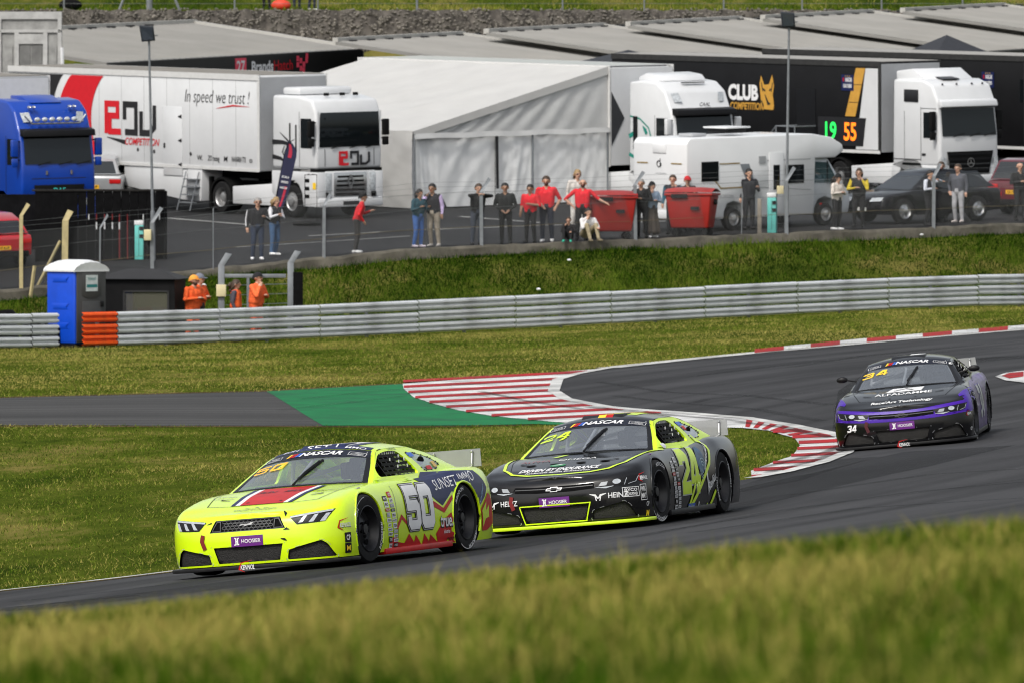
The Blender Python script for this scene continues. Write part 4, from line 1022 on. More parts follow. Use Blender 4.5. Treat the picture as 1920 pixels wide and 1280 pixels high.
# ---- car 24, black with lime trim
M_k24 = mat('paint_black_grey', (0.006,0.006,0.007), 0.12, var=0.15, scale=2, spec=.45, dirt=0.06, dcol=(0.05,0.05,0.05))
M_lime = mat('paint_lime', (0.62,0.86,0.012), 0.35, var=0.05, coat=0.2, dirt=0.08, dcol=(0.2,0.25,0.03))
loc, rot = race_place(1243,985,93.5,R(16))
c = stock_car('race_car', 'black stock car number 24 with lime green pillars and splitter, second of the three', 'tie', M_k24, {'pillar': M_lime, 'splitter': M_lime}, loc, rot)
def bow_tie_front(c, band_m, em):
    c.front('grille', tess(dense([(-.45,.455),(-.45,.515),(-.2,.505),(.2,.505),(.45,.515),(.45,.455),(.2,.44),(-.2,.44)],.06)), M_matblk, .006)
    c.front('grille_bar', stroke([(-.44,.487),(0,.477),(.44,.487)], .008), mat('grille_bar',(0.05,0.052,0.055),.4,var=.2), .010)
    for s in (1,-1):
        c.front('headlight', tess(dense([(s*.44,.515),(s*.62,.535),(s*.90,.565),(s*.87,.485),(s*.80,.462),(s*.48,.452)],.06)), M_blk, .007)
        c.front('headlight_lamp', tess([(s*.69+.042*math.cos(a), .508+.026*math.sin(a)) for a in np.linspace(0,5.9,14)]), M_lens, .012)
        c.front('headlight_lamp', tess([(s*.50,.47),(s*.585,.475),(s*.60,.515),(s*.53,.51)]), mat('lamp_dim',(0.30,0.32,0.34),.15,coat=1), .012)
        [c.front('headlight_trim', q, M_lens, .012) for q in (stroke([(s*.47,.458),(s*.58,.452),(s*.66,.464)], [.004,.018,.004]), stroke([(s*.765,.47),(s*.785,.54)], .006), stroke([(s*.80,.475),(s*.865,.495),(s*.885,.552)], .005))]
    bt = [(-.085,.462),(-.07,.482),(-.03,.482),(-.03,.494),(.045,.494),(.045,.482),(.095,.482),(.08,.462),(.04,.462),(.04,.450),(-.035,.450),(-.035,.462)]
    c.front('badge', stroke(bt+bt[:1], .008), em, .013)
bow_tie_front(c, M_k24, mat('emblem_chrome',(0.55,0.55,0.55),.25,.8))
if True:
    def S(zx, zy):
        px = 1180+zx/5.565; py = 770+zy/5.565; return (-(1.42-(px-1243)/47.1), (985-(px-1243)*.155-py)/168)
    SP = lambda pts: [S(*p) for p in pts]
    hood = [(-.83,-.72),(-.80,-1.05),(-.76,-1.45),(-.69,-1.8),(-.55,-1.99),(-.35,-2.08),(0,-2.115),(.35,-2.08),(.55,-1.99),(.69,-1.8),(.76,-1.45),(.80,-1.05),(.83,-.72)]
    c.top('bonnet_pinstripe', stroke(hood, .034), M_lime, .006)
    c.top('bonnet_lettering', place_on(fitted('DRIVEN BY ENDURANCE',.92,.10,.3,.03), -.03,-1.90), M_wht, .006)
    c.top('bonnet_lettering', place_on(fitted('Fondazione Italiana Endometriosi',.74,.05,.15,.01), -.03,-1.995), M_wht, .006)
    c.top('bonnet_lettering', place_on(fitted('ALPHA',.34,.10), -.42,-1.45), mat('decal_dark_red2',srgb(130,40,48),.4), .006); c.top('bonnet_lettering', place_on(fitted('OMEGA',.44,.10), .06,-1.45), M_wht, .006)
    c.top('bonnet_emblem', tess([(-.10+.09*math.cos(a), -1.72+.06*math.sin(a)) for a in np.linspace(0,5.9,14)]), mat('decal_emerald',srgb(30,130,75),.4), .006)
    c.top('bonnet_emblem', stroke([(-.16,-1.75),(-.08,-1.71),(-.03,-1.69)], [.004,.03,.004]), M_wht, .009)
    c.top('bonnet_flash', tess([(-.30,-1.24),(-.20,-1.10),(-.14,-1.10),(-.22,-1.24)]), M_lime, .006)
    for s in (1,-1):
        for q in (.15,.42): c.top('bonnet_vent', tess([(s*q+.06*math.cos(a), -1.66+.035*math.sin(a)+s*0.0) for a in np.linspace(0,5.9,12)]), M_matblk, .006)
    c.front('mouth_trim', stroke([(-.40,.305),(.40,.305),(.345,.112),(-.345,.112),(-.40,.305)], .013), M_lime, .008)
    for x0 in (-.62,.60):
        c.front('sponsor_lettering', place_on(fitted('HEINZ',.20,.055,0,.015), x0+.10, .365 if x0 > 0 else .35), M_wht, .008)
        wy = .36 if x0 > 0 else .345; xx = x0-.11
        c.front('wing_emblem', merge2(stroke([(xx-.09,wy+.03),(xx-.03,wy+.015),(xx,wy-.02)], [.006,.022,.012]), stroke([(xx+.09,wy+.03),(xx+.03,wy+.015),(xx+.004,wy-.02)], [.006,.022,.012]), stroke([(xx-.03,wy+.0),(xx-.018,wy-.045)], .01), stroke([(xx+.03,wy+.0),(xx+.018,wy-.045)], .01)), M_wht, .008)
    def framed(nm, o, w, h, lines, bvh_put):
        fr = merge2(*[stroke(q,.006) for q in ([(-w/2,-h/2),(w/2,-h/2)],[(w/2,-h/2),(w/2,h/2)],[(w/2,h/2),(-w/2,h/2)],[(-w/2,h/2),(-w/2,-h/2)])])
        tx = [place_on(fitted(t, w*.78, h*.30, 0, .02), 0, h*(.22-.44*i) if len(lines) > 1 else 0) for i, t in enumerate(lines)]
        c.corner(nm, merge2(fr, *tx), M_wht, o)
    framed('sponsor_frame', (2.16,.84,.385), .20, .10, ['BYCO','RACING POWER'], None); framed('sponsor_frame', (2.02,.945,.37), .10, .17, ['WRK','MKT'], None)
    oil_logo(c, lambda nm, vf, m, off: c.corner(nm, vf, m, (2.0,.95,.525), off), 0, 0, .8, True)
    c.corner('sponsor_mark', fitted('CP',.06,.045,0,.02), M_wht, (1.95,.96,.24)); c.corner('sponsor_mark', fitted('M',.06,.06,0,.02), M_yel, (1.95,.96,.14))
    yb = c.top_y(1.2); c.wsl('windscreen_number', place_on(number('24',.15,.16,.031,.035,.18,c=.02), -.43, yb), M_lime, .010); c.wsl('windscreen_sticker', tess([(-.37,yb-.13),(-.34,yb-.07),(-.28,yb-.07),(-.33,yb-.13)]), M_lime, .008)
    q = MB(); q.grid(12, 8, lambda u, v: tuple(Vector(gh(2.9+1.0*u, -.1+.7*v)) + Vector((0,0,1))*.004), flip=True); q.build('roof_stripe', M_lime, c.root, smooth=60, fix=False)
    for y0, mm in ((.0,M_yel),(.085,M_dred)): lay('vent_flag', rect(.085,.10,y0,0), (.115,0,1.1945), (0,1,0), (-.919,0,.395), mm, c.root, None, off=.006)
    cx, cz = S(700,650)
    M_silv = mat('decal_silver',(0.5,0.52,0.52),.35)
    for g, mm, off in ((.014,M_silv,.007),(0.0,M_lime,.011)): c.left('door_number', place_on(number('24',.40,.50,.135,.02,-.04,g,.07), cx, cz), mm, off)
    c.left('flank_stripe', stroke(dense(SP([(905,265),(950,340),(955,420),(925,560),(850,720),(760,900),(650,1100)]),.08)[:-6], .055), M_lime, .008)
    c.left('flank_stripe', stroke(SP([(755,395),(755,470)]), .03), M_lime, .008); c.left('flank_stripe', stroke(SP([(1010,760),(955,880),(910,1020)]), .05), M_lime, .008); c.left('flank_stripe', stroke(SP([(890,990),(850,1055)]), .04), M_lime, .008)
    x0, z0 = S(840,530); c.left('flank_emblem', tess([(x0+.16*math.cos(a), z0+.15*math.sin(a)) for a in np.linspace(0,5.9,18)]), mat('decal_globe',srgb(30,75,110),.4,var=.7,scale=9), .007); c.left('flank_emblem', merge2(*[stroke([(x0+.04+r_*math.cos(a), z0-.10+r_*.9*math.sin(a)) for a in np.linspace(.3,4.6,12)], .012) for r_ in (.05,.09,.13)]), mat('decal_ice',(0.3,0.45,0.5),.4), .010)
    x0, z0 = S(915,480); c.left('flank_lettering', place_on(fitted('SERVICE',.34,.055,.2,.02), x0-.02, z0, 1.0), M_wht, .008)
    x0, z0 = S(955,700); c.left('flank_lettering', place_on(fitted('Reliumix',.50,.10,.2,.01), x0+.02, z0, .5), M_wht, .008); x1, z1 = S(895,760); c.left('flank_lettering', stroke([(x1-.03,z1+.12),(x1,z1-.12),(x1+.03,z1+.02)], [.05,.03,.01]), M_wht, .008)
    x0, z0 = S(705,1020); c.left('sponsor_patch', rect(.30,.075,x0,z0), M_blue, .008); c.left('sponsor_patch_lettering', place_on(fitted('Dedradur',.24,.04,.1,.01), x0, z0), M_wht, .011)
    x0, z0 = S(800,1000); c.left('flank_lettering', merge2(place_on(fitted('8',.05,.08,0,.01), x0-.05, z0), place_on(fitted('Pneumatic',.14,.025), x0+.1, z0-.01)), M_wht, .008)
    side_stickers(c, [M_wht, M_wht, M_blk, M_dred, mat('sticker_grey',(0.35,0.36,0.37),.5), M_wht], .82)
    c.left('quarter_sticker', rect(.20,.045,.66,1.05), M_blue, .006); c.left('quarter_sticker', rect(.12,.045,.72,1.0), M_dred, .006)
    q = MB(); q.ball((-.86,side_y(-.86,.97)-.004,.97),(.10,.012,.04),10,6); q.build('air_duct', M_matblk, c.root)
    c.left('fender_badge', tess([(-1.42+.13*math.cos(a), .775+.018*math.sin(a)) for a in np.linspace(0,5.9,12)]), M_purp, .006)
    c.left('door_badge', tess([(-.58+.075*math.cos(a), .835+.03*math.sin(a)) for a in np.linspace(0,5.9,14)]), M_wht, .006)
car24 = c

# ---- car 34, black and purple
M_k34 = mat('paint_black', (0.005,0.005,0.006), 0.12, var=0.15, scale=2, spec=.45, dirt=0.05, dcol=(0.04,0.04,0.04))
M_p34 = mat('paint_purple', srgb(66,26,150), 0.35, var=0.06, spec=.3)
M_l34 = mat('paint_lilac_grey', srgb(96,80,128), 0.4, var=0.6, scale=7, coat=0.2, dirt=0.9, dcol=(0.05,0.03,0.09))
loc, rot = race_place(1833,829.5,118.6,R(7))
c = stock_car('race_car', 'black and purple stock car number 34, last of the three on the track', 'tie', M_k34, {'tow': mat('tow_strap_dark', srgb(70,10,22), .7)}, loc, rot)
c.front('purple_band', tess(dense([(-.975,.66),(-.90,.605),(-.6,.575),(-.3,.545),(0,.535),(.3,.545),(.6,.575),(.90,.605),(.975,.66),(.975,.44),(.88,.44),(.72,.425),(.45,.405),(0,.395),(-.45,.405),(-.72,.425),(-.88,.44),(-.975,.44)],.08)), M_p34, .004)
bow_tie_front(c, M_p34, mat('badge_black',(0.03,0.03,0.03),.3))
for s in (1,-1):
    c.top('fender_panel', tess(dense([(s*.80,-1.98),(s*.92,-1.85),(s*.97,-1.45),(s*.95,-1.05),(s*.90,-1.1),(s*.88,-1.5),(s*.78,-1.92)],.08)), M_p34, .004)
    lay('fender_panel', tess(dense([(-s*-1.02,.44),(-s*-1.02,.74),(-s*-1.5,.72),(-s*-2.05,.64),(-s*-2.05,.44)],.08)) if s < 0 else tess(dense([(-1.02,.44),(-1.02,.74),(-1.5,.72),(-2.05,.64),(-2.05,.44)],.08)), (0,0,0), (-s,0,0), (0,0,1), M_p34, c.root, c.bvh, off=.004, maxlen=.07, drop='arch')
    lay('flank_panel', tess(dense([(-s*x, z) for x, z in ((.98,.12),(.98,.76),(.4,.80),(-1.3,.85),(-2.2,.83),(-2.2,.3),(-1.0,.12))],.1)), (0,0,0), (-s,0,0), (0,0,1), M_l34, c.root, c.bvh, off=.004, maxlen=.09, drop='arch')
for g, mm, off in ((.012,M_p34,.007),(0,M_silv,.011)): c.left('door_number', place_on(number('34',.36,.46,.12,.03,-.03,g,.06), .1, .5), mm, off)
c.front('nose_number', place_on(number('34',.062,.095,.02,.008,.2,c=.012), -.70, .345), M_wht, .008)
c.top('bonnet_lettering', place_on(fitted("Race'Art Technology",.86,.085,.15,.03), 0,-2.0), M_wht, .006)
c.top('bonnet_lettering', place_on(fitted('ALFADAMME',.80,.13,0,.012), 0,-1.58), M_wht, .006)
c.top('bonnet_emblem', tess([(-.26,-1.46),(.24,-1.46),(.27,-1.16),(-.17,-1.16)]), M_wht, .006); c.top('bonnet_emblem', merge2(stroke([(-.14,-1.38),(.02,-1.24),(.12,-1.38)], .03)), M_blk, .009)
oil_logo(c, lambda nm, vf, m, off: lay(nm, vf, (2.405,0,.0), (0,1,0), (0,0,1), m, c.root, None, off=off), 0.0, .075, .9, True)
oil_logo(c, lambda nm, vf, m, off: c.corner(nm, vf, m, (2.05,.93,.41), off), 0, 0, .6, True)
c.corner('sponsor_mark', fitted('CP',.06,.045,0,.02), M_wht, (2.0,.95,.2))
yb = c.top_y(1.2); c.wsl('windscreen_number', place_on(number('34',.16,.16,.031,.04,.15,c=.02), -.45, yb), M_yel, .010)
yb = c.top_y(1.73); c.wsl('windscreen_sticker', rect(.055,.075,.60,yb), M_wht, .009)
for s in (1,-1):
    q = MB(); q.tube([(.42,s*.70,.93),(.44,s*.86,.965)], .012, 6); q.ball((.43,s*.93,.975),(.035,.085,.045),10,8); q.build('door_mirror', M_blk, c.root, smooth=True)
q = MB(); q.grid(8, 6, lambda u, v: tuple(Vector(gh(3.2+.8*u, .0+.35*v)) + Vector((0,0,1))*.004), flip=True); q.build('roof_sticker', M_wht, c.root, smooth=60, fix=False)
car34 = c
for o in [c_wheel] + list(c_wheel.children_recursive): bpy.data.objects.remove(o)

# ------------------------------------------------------------------ track side: rail, fence, huts
def padhit(px, py):
    """paddock point under a photo pixel"""
    lo, hi = 200.0, 420.0
    for _ in range(40):
        d = (lo+hi)/2; X = (px-960)*d/FPX
        if pz(X, d) - EYE < (HOR-py)*d/FPX: lo = d
        else: hi = d
    return (px-960)*d/FPX, d
M_galv = mat('galvanised_rail', (0.56,0.58,0.60), 0.42, 0.15, var=0.16, scale=1.5, dirt=0.7, dcol=(0.20,0.20,0.20), stretch=(1,6,6))
M_rorange = mat('rail_orange', srgb(226,84,22), 0.5, var=0.12, scale=4, dirt=0.35, dcol=(0.25,0.07,0.02))
M_gpost = mat('galvanised_post', (0.20,0.215,0.23), 0.5, 0.3, var=0.15)
WB = [(.012,0),(.022,.0),(.052,.08),(.095,.085),(.12,.01),(.165,.01),(.19,.085),(.235,.08),(.265,0),(.275,0)]   # height, outward
def w_beam(L):
    b = MB(); front = [(-o-.0, z) for z, o in WB]; back = [(-o+.008, z) for z, o in WB][::-1]; b.prism(front+back, 'x', 0, L); return b
def rail_point(X): Y = float(y_rail(np.array([X]))[0]); return Vector((X, Y, gz(X, Y)))
def guard_rail(label, xa, xb, L=3.2, first_orange=False):
    root = thing('guard_rail', label, 'crash barrier', rail_point(xa)); x = xa; k = 0; mesh = {}
    while x < xb - .05:
        seg = L; m = M_galv
        if first_orange and k == 0: seg = 1.09; m = M_rorange
        p0 = rail_point(x); dx = seg*math.cos(math.atan(0.7246)); p1 = rail_point(min(xb, x+dx)); d = p1-p0
        if not first_orange or k:  # rail lengths meet end to end
            pass
        rot = Matrix.Rotation(math.atan2(d.y,d.x), 3, 'Z') @ Matrix.Rotation(-math.atan2(d.z, math.hypot(d.x,d.y)), 3, 'Y')
        for row in range(3):
            key = (round(d.length,2), m.name)
            if key not in mesh:
                o = w_beam(d.length-.03).build('rail', m, root, smooth=30); mesh[key] = o.data
            else: o = bpy.data.objects.new('rail', mesh[key]); link(o, root)
            o.rotation_euler = rot.to_euler(); o.location = p0 - rail_point(xa) + Vector((0,0,.045+row*.298)) + rot @ Vector((0, .006*row, 0)) + Vector((0,0,random.uniform(-.012,.012)))
        q = MB(); pm = p0 + d*.5 - rail_point(xa); r2 = rot @ Vector((0,1,0))
        for off in (.12,):
            b0 = pm + r2*off; q.box(b0.x-.045,b0.x+.045,b0.y-.06,b0.y+.06,b0.z-.3,b0.z+.92)
        q.build('post', M_gpost, root, bevel=.006)
        x += dx; k += 1
    return root
XL = (110-960)*221/FPX; XO = (152-960)*221/FPX
guard_rail('short steel crash barrier that ends before the blue portable toilet', XL-24, XL)
guard_rail('long steel crash barrier with orange end section running across to the far side', XO, 21, first_orange=True)

# retaining kerb of the paddock
M_conc = mat('kerb_concrete', (0.105,0.095,0.075), 0.9, var=0.5, scale=1.6, dirt=0.95, dcol=(0.035,0.035,0.022), bump=0.6, bscale=8)
kb = MB(); x = -26.0
xs_ = np.arange(-26, 27, 0.28)
pr = []
for x in xs_:
    y = float(y_kerb(np.array([x]))[0]); z = pz(x, y); a = random.uniform(-.07,.07); b_ = random.uniform(-.09,.05)
    pr.append([(x,y-.20+a,z-.75),(x,y-.17+a,z-.05+b_*.5),(x,y-.10+a,z+.02+b_*.4),(x,y+.12,z+.03+b_*.3),(x,y+.14,z-.2)])
n = len(pr[0]); V = [p for r_ in pr for p in r_]; kb.add(V, [(i*n+j,(i+1)*n+j,(i+1)*n+j+1,i*n+j+1) for i in range(len(pr)-1) for j in range(n-1)])
o = kb.build('retaining_kerb', M_conc, None, smooth=35); tag(o, 'crumbling concrete retaining kerb between the grass bank and the paddock', 'retaining wall')

# chain link fence along the kerb
M_wire = mat('fence_wire', (0.20,0.21,0.21), 0.5, 0.5, var=0.2)
M_pconc = mat('concrete_post', srgb(176,162,120), 0.8, var=0.2, scale=5, dirt=0.5, dcol=(0.12,0.11,0.08))
def fence_pt(X, dz=0.0): y = float(y_kerb(np.array([X]))[0]) - 0.06; return Vector((X, y, pz(X, y)+dz))
def xk(px):  # fence position under a photo column
    X = 0.0
    for _ in range(20): X = (px-960)*float(y_kerb(np.array([X]))[0])/FPX
    return X
fx0, fx1 = xk(-60), xk(1990)
fence = thing('chain_link_fence', 'chain link fence with cranked posts along the paddock edge', 'fence', fence_pt(fx0))
F0 = fence_pt(fx0)
wires = MB(); H = 1.55; XX = np.arange(fx0, fx1, 0.066); cc_ = math.cos(math.atan(.73))
def wire(a, b, r=.0024):
    a = Vector(a)-F0; b = Vector(b)-F0; n_ = Vector((.59,-.81,0))*r; u_ = Vector((0,0,1))*r
    wires.add([a+n_,a-n_*.5+u_,a-n_*.5-u_,b+n_,b-n_*.5+u_,b-n_*.5-u_], [(0,1,4,3),(1,2,5,4),(2,0,3,5)])
for X in XX:
    for s in (1,-1):
        x2 = X + s*H*.62
        if fx0 < x2 < fx1: wire(fence_pt(X,.06), fence_pt(x2,H))
stuff(wires.build('wire_mesh', M_wire, fence, fix=False))
for hz, r in ((.55,.006),(1.1,.0035),(1.55,.005),(1.72,.003),(1.86,.003)):
    q = MB(); pts = [fence_pt(X, hz + .015*math.sin(X*2.1+hz*7)) + (Vector((.10,.14,0))*(hz-1.55)/.3 if hz > 1.6 else Vector((0,0,0))) - F0 for X in np.arange(fx0, fx1, .8)]
    q.tube(pts, r, 4); q.build('line_wire', mat('rusty_wire',(0.16,0.13,0.07),.7,var=.4,scale=2) if hz == .55 else M_wire, fence)
for px, hgt, w, m, crank in ((607,1.48,.045,M_gpost,.36),(903,1.55,.05,M_gpost,.42),(1192,1.58,.05,M_gpost,.42),(1475,1.55,.05,M_gpost,.42),(1750,1.52,.05,M_gpost,.4),(286,1.45,.05,M_gpost,.45),(187,1.45,.022,M_gpost,.4),(121,1.75,.085,M_pconc,.3),(40,2.0,.05,M_pconc,.35),(-35,1.8,.05,M_pconc,.35),(400,1.7,.014,M_gpost,0),(1390,1.0,.012,M_gpost,0),(1960,1.7,.05,M_gpost,.5)):
    X = xk(px); p = fence_pt(X) - F0; q = MB(); tl = random.uniform(-.03,.03)
    q.prism([(p.x-w+0,p.z-.5),(p.x+w,p.z-.5),(p.x+w+tl,p.z+hgt),(p.x-w+tl,p.z+hgt)], 'y', p.y-w, p.y+w)
    if crank:
        c0 = crank*.55; q.add([(p.x-w+tl,p.y-w,p.z+hgt),(p.x+w+tl,p.y-w,p.z+hgt),(p.x+w+tl,p.y+w,p.z+hgt),(p.x-w+tl,p.y+w,p.z+hgt),(p.x-w*.9+c0,p.y-w+.12,p.z+hgt+crank),(p.x+w*.9+c0,p.y-w+.12,p.z+hgt+crank-.06),(p.x+w*.9+c0,p.y+w+.12,p.z+hgt+crank-.06),(p.x-w*.9+c0,p.y+w+.12,p.z+hgt+crank)], [(0,1,5,4),(1,2,6,5),(2,3,7,6),(3,0,4,7),(4,5,6,7),(3,2,1,0)])
    q.build('post', m, fence)
for px, dx, dz in ((113,-.62,1.2),):
    X = xk(px); p = fence_pt(X)-F0; q = MB(); q.tube([(p.x,p.y,p.z+dz),(p.x+dx,p.y-.1,p.z-.05)], .045, 4); q.build('brace', M_pconc, fence)
q = MB(); p = fence_pt(xk(58))-F0; q.tube([(p.x,p.y-.3,p.z-.3),(p.x+.12,p.y-.3,p.z+.6)], .05, 4); q.build('stub_post', M_pconc, fence)

# the gate frame behind the rail, with its boxes
def behind(px, back): # point behind the rail under a photo column
    X = (px-960)*224/FPX
    for _ in range(10): X = (px-960)*(float(y_rail(np.array([X]))[0])+back)/FPX
    Y = float(y_rail(np.array([X]))[0])+back; return Vector((X, Y, gz(X,Y)))
g0, g1 = behind(415,4.2), behind(545,4.2); gt = thing('gate', 'tall galvanised gate frame with cranked steel posts behind the crash barrier', 'gate', g0)
def gate_post(p, nm='post'):
    b = MB(); w = .085; h = 1.93
    b.box(p.x-w,p.x+w,p.y-.05,p.y+.05,p.z-.4,p.z+h)
    b.add([(p.x-w,p.y-.05,p.z+h),(p.x+w,p.y-.05,p.z+h),(p.x+w,p.y+.05,p.z+h),(p.x-w,p.y+.05,p.z+h),(p.x-w+.20,p.y-.05,p.z+h+.34),(p.x+w+.20,p.y-.05,p.z+h+.30),(p.x+w+.20,p.y+.05,p.z+h+.30),(p.x-w+.20,p.y+.05,p.z+h+.34)], [(0,1,5,4),(1,2,6,5),(2,3,7,6),(3,0,4,7),(4,5,6,7)])
    return b.build(nm, M_gpost, gt, bevel=.008)
e = g1-g0; gate_post(Vector((0,0,0))); gate_post(e)
b = MB(); b.box(.09,e.x-.09,-.03,.03,1.60,1.70); b.build('cross_bar', M_gpost, gt, bevel=.006)
b = MB(); b.box(e.x+.1,e.x+.36,-.02,.12,-.3,1.75); b.build('dark_block', M_matblk, gt)
for zz in np.arange(.35,1.6,.26):
    b = MB(); b.tube([(.09,0,zz),(e.x-.09,e.y,zz+.02)], .010, 5); b.build('tension_wire', M_gpost, gt)
b = MB(); b.box(-.13,.13,-.14,-.05,1.10,1.42); b.build('junction_box', mat('box_cream', srgb(214,202,160), .6, var=.08, scale=6), gt, bevel=.012)
b = MB(); b.box(.82,1.10,-.08,-.06,1.20,1.42); b.build('notice', mat('notice_white',(0.62,0.63,0.63),.6,var=.1), gt)
b = MB(); b.tube([(.72,0,.7),(.72,0,1.6)], .045, 6); b.build('inner_post', M_gpost, gt)

# portable toilet
M_pblue = mat('toilet_blue', srgb(10,72,200), 0.42, var=0.10, scale=3, bump=0.1, bscale=5)
M_pgrey = mat('toilet_grey', (0.055,0.055,0.055), 0.5, var=0.12, scale=4)
M_pwhite = mat('toilet_white', (0.70,0.71,0.72), 0.45, var=0.06)
p = behind(143,1.35); pt = thing('portable_toilet', 'bright blue portable toilet with dark grey door and white domed roof', 'toilet', p, (0,0,R(44)))
# local: door faces -y, blue flank faces -x
b = MB(); b.box(-.545,.545,-.555,.555,.10,2.02); b.build('cabin', M_pblue, pt, bevel=.05, seg=3)
b = MB(); b.prism([(-.50,.14),(.50,.14),(.50,1.98),(.30,2.14),(0,2.20),(-.30,2.14),(-.50,1.98)], 'y', -.600, -.565); d_ = b.build('door', M_pgrey, pt, bevel=.012)
b = MB(); b.prism([(-.33,.35),(.33,.35),(.33,1.2),(-.33,1.2)], 'y', -.612,-.602); b.build('door_panel', M_pgrey, d_, bevel=.03)
b = MB(); b.prism([(-.33,1.35),(-.15,1.28),(.15,1.28),(.33,1.35),(.33,1.95),(-.33,1.95)], 'y', -.612,-.602); b.build('door_panel', M_pgrey, d_, bevel=.03)
b = MB(); b.box(-.20,.20,-.622,-.614,1.46,1.88); b.build('door_notice', mat('notice_pale',(0.55,0.60,0.60),.5,var=.15,scale=8), d_)
lay('door_notice_print', merge2(place_on(fitted('TOILET',.30,.06,0,.02),0,1.78), rect(.36,.08,0,1.60)), (0,-.622,0), (1,0,0), (0,0,1), mat('notice_teal',srgb(40,120,120),.5), d_)
b = MB(); b.box(.30,.40,-.64,-.61,1.05,1.2); b.build('door_handle', M_blk, d_, bevel=.01)
for zz in (.55,1.05,1.75):
    b = MB(); b.add([(-.552,-.34,zz+.10),(-.552,.34,zz+.10),(-.572,.24,zz),(-.572,-.24,zz),(-.552,-.30,zz-.06),(-.552,.30,zz-.06)], [(0,1,2,3),(3,2,5,4)]); b.build('side_moulding', M_pblue, pt, smooth=True)
b = MB(); b.grid(17, 9, lambda u, v: (-.60+1.2*u, -.62+1.24*v, 2.02 + .26*math.sin(math.pi*u)**.6*(1-.25*abs(2*v-1)**4) + .012*math.sin(u*44))); b.grid(17, 2, lambda u, v: (-.60+1.2*u, -.62+.02*v, 2.02 + (.26*math.sin(math.pi*u)**.6*.75)*(1-v) - .05*v)); b.add([(-.60,-.62,2.02),(.60,-.62,2.02),(.60,.62,2.02),(-.60,.62,2.02),(-.60,-.62,1.97),(.60,-.62,1.97),(.60,.62,1.97),(-.60,.62,1.97)],[(0,1,5,4),(1,2,6,5),(2,3,7,6),(3,0,4,7),(4,5,6,7)]); b.build('roof', M_pwhite, pt, smooth=50, weld=.001)
b = MB(); b.box(-.54,.54,-.54,.54,-.05,.10); b.build('base', M_blk, pt, bevel=.02)

# marshals' hut
M_hut = mat('hut_black', (0.006,0.006,0.0065), 0.7, var=0.3, scale=3, spec=.15)
M_roofg = mat('hut_roof', (0.018,0.018,0.019), 0.8, var=0.2, scale=3)
p = behind(268,2.8); hut = thing('marshal_hut', 'low black marshals hut with wide window beside the portable toilet', 'hut', p, (0,0,R(-8)))
b = MB(); b.box(-1.0,-.35,-.8,.8,-.2,1.72); b.box(.82,1.0,-.8,.8,-.2,1.72); b.box(-.35,.82,-.8,.8,-.2,.72); b.box(-.35,.82,-.8,.8,1.40,1.72); b.box(-.35,.82,.72,.8,.72,1.40); b.build('wall', M_hut, hut, weld=.001)
b = MB(); b.box(-.33,.80,-.79,-.77,.74,1.38); b.build('window_pane', glass('hut_glass',(0.75,0.76,0.72),1.2,.22,(0.30,0.29,0.24)), hut)
b = MB()
for x0, x1, z0, z1 in ((-.38,.85,.70,.74),(-.38,.85,1.38,1.42),(-.38,-.33,.70,1.42),(.80,.85,.70,1.42)): b.box(x0,x1,-.83,-.79,z0,z1)
b.build('window_frame', M_roofg, hut)
b = MB(); b.add([(-1.12,-.92,1.72),(1.12,-.92,1.72),(1.12,.92,1.72),(-1.12,.92,1.72),(-.45,0,1.98),(.45,0,1.98)], [(0,1,5,4),(1,2,5),(2,3,4,5),(3,0,4),(3,2,1,0)]); b.build('roof', M_roofg, hut)

# tyres wrapped in black behind the short barrier
for i, (px, h) in enumerate(((-25,.55),(15,.62),(62,.5),(92,.35))):
    p = behind(px, 1.6); b = MB(); b.lathe([(.02,h*1.04),(.26,h),(.33,h*.9),(.31,h*.6),(.34,h*.45),(.31,h*.2),(.34,0)], 18, 'z'); o = b.build('tyre_stack', M_matblk, None, smooth=True); o.location = p - Vector((0,0,.02)) + Vector((0,0,.42)); o.rotation_euler = (random.uniform(-.2,.2), random.uniform(-.2,.2), 0)
    o.location.z = p.z
    o.scale = (1,1,1.55)
    tag(o, ['black wrapped tyre stack farthest from the portable toilet','tall black wrapped tyre stack behind the short barrier','middle black wrapped tyre stack behind the short barrier end','low black wrapped tyre stack nearest the portable toilet'][i], 'tyre stack', 'tyre stacks behind the short barrier')

# litter on the bank
for i, (px, py, lb) in enumerate(((1067,493,'crumpled white paper on the bank below the seated spectators'),(382,540,'pale plastic bottle lying on the bank beside the marshals'),(1728,445,'scrap of white litter below the fence post on the bank'),(1010,548,'tiny white scrap in the grass just above the barrier'))):
    X, Y = hit(px, py+2, 300); b = MB(); b.ball((0,0,.03),(.07,.04,.03),7,5); b.v = [(a*random.uniform(.8,1.2),c_*random.uniform(.8,1.2),d_2*random.uniform(.8,1.2)) for a, c_, d_2 in b.v]
    o = b.build('litter', M_pwhite, None); o.location = (X, Y, gz(X,Y)+.08); tag(o, lb, 'litter', 'litter on the bank')

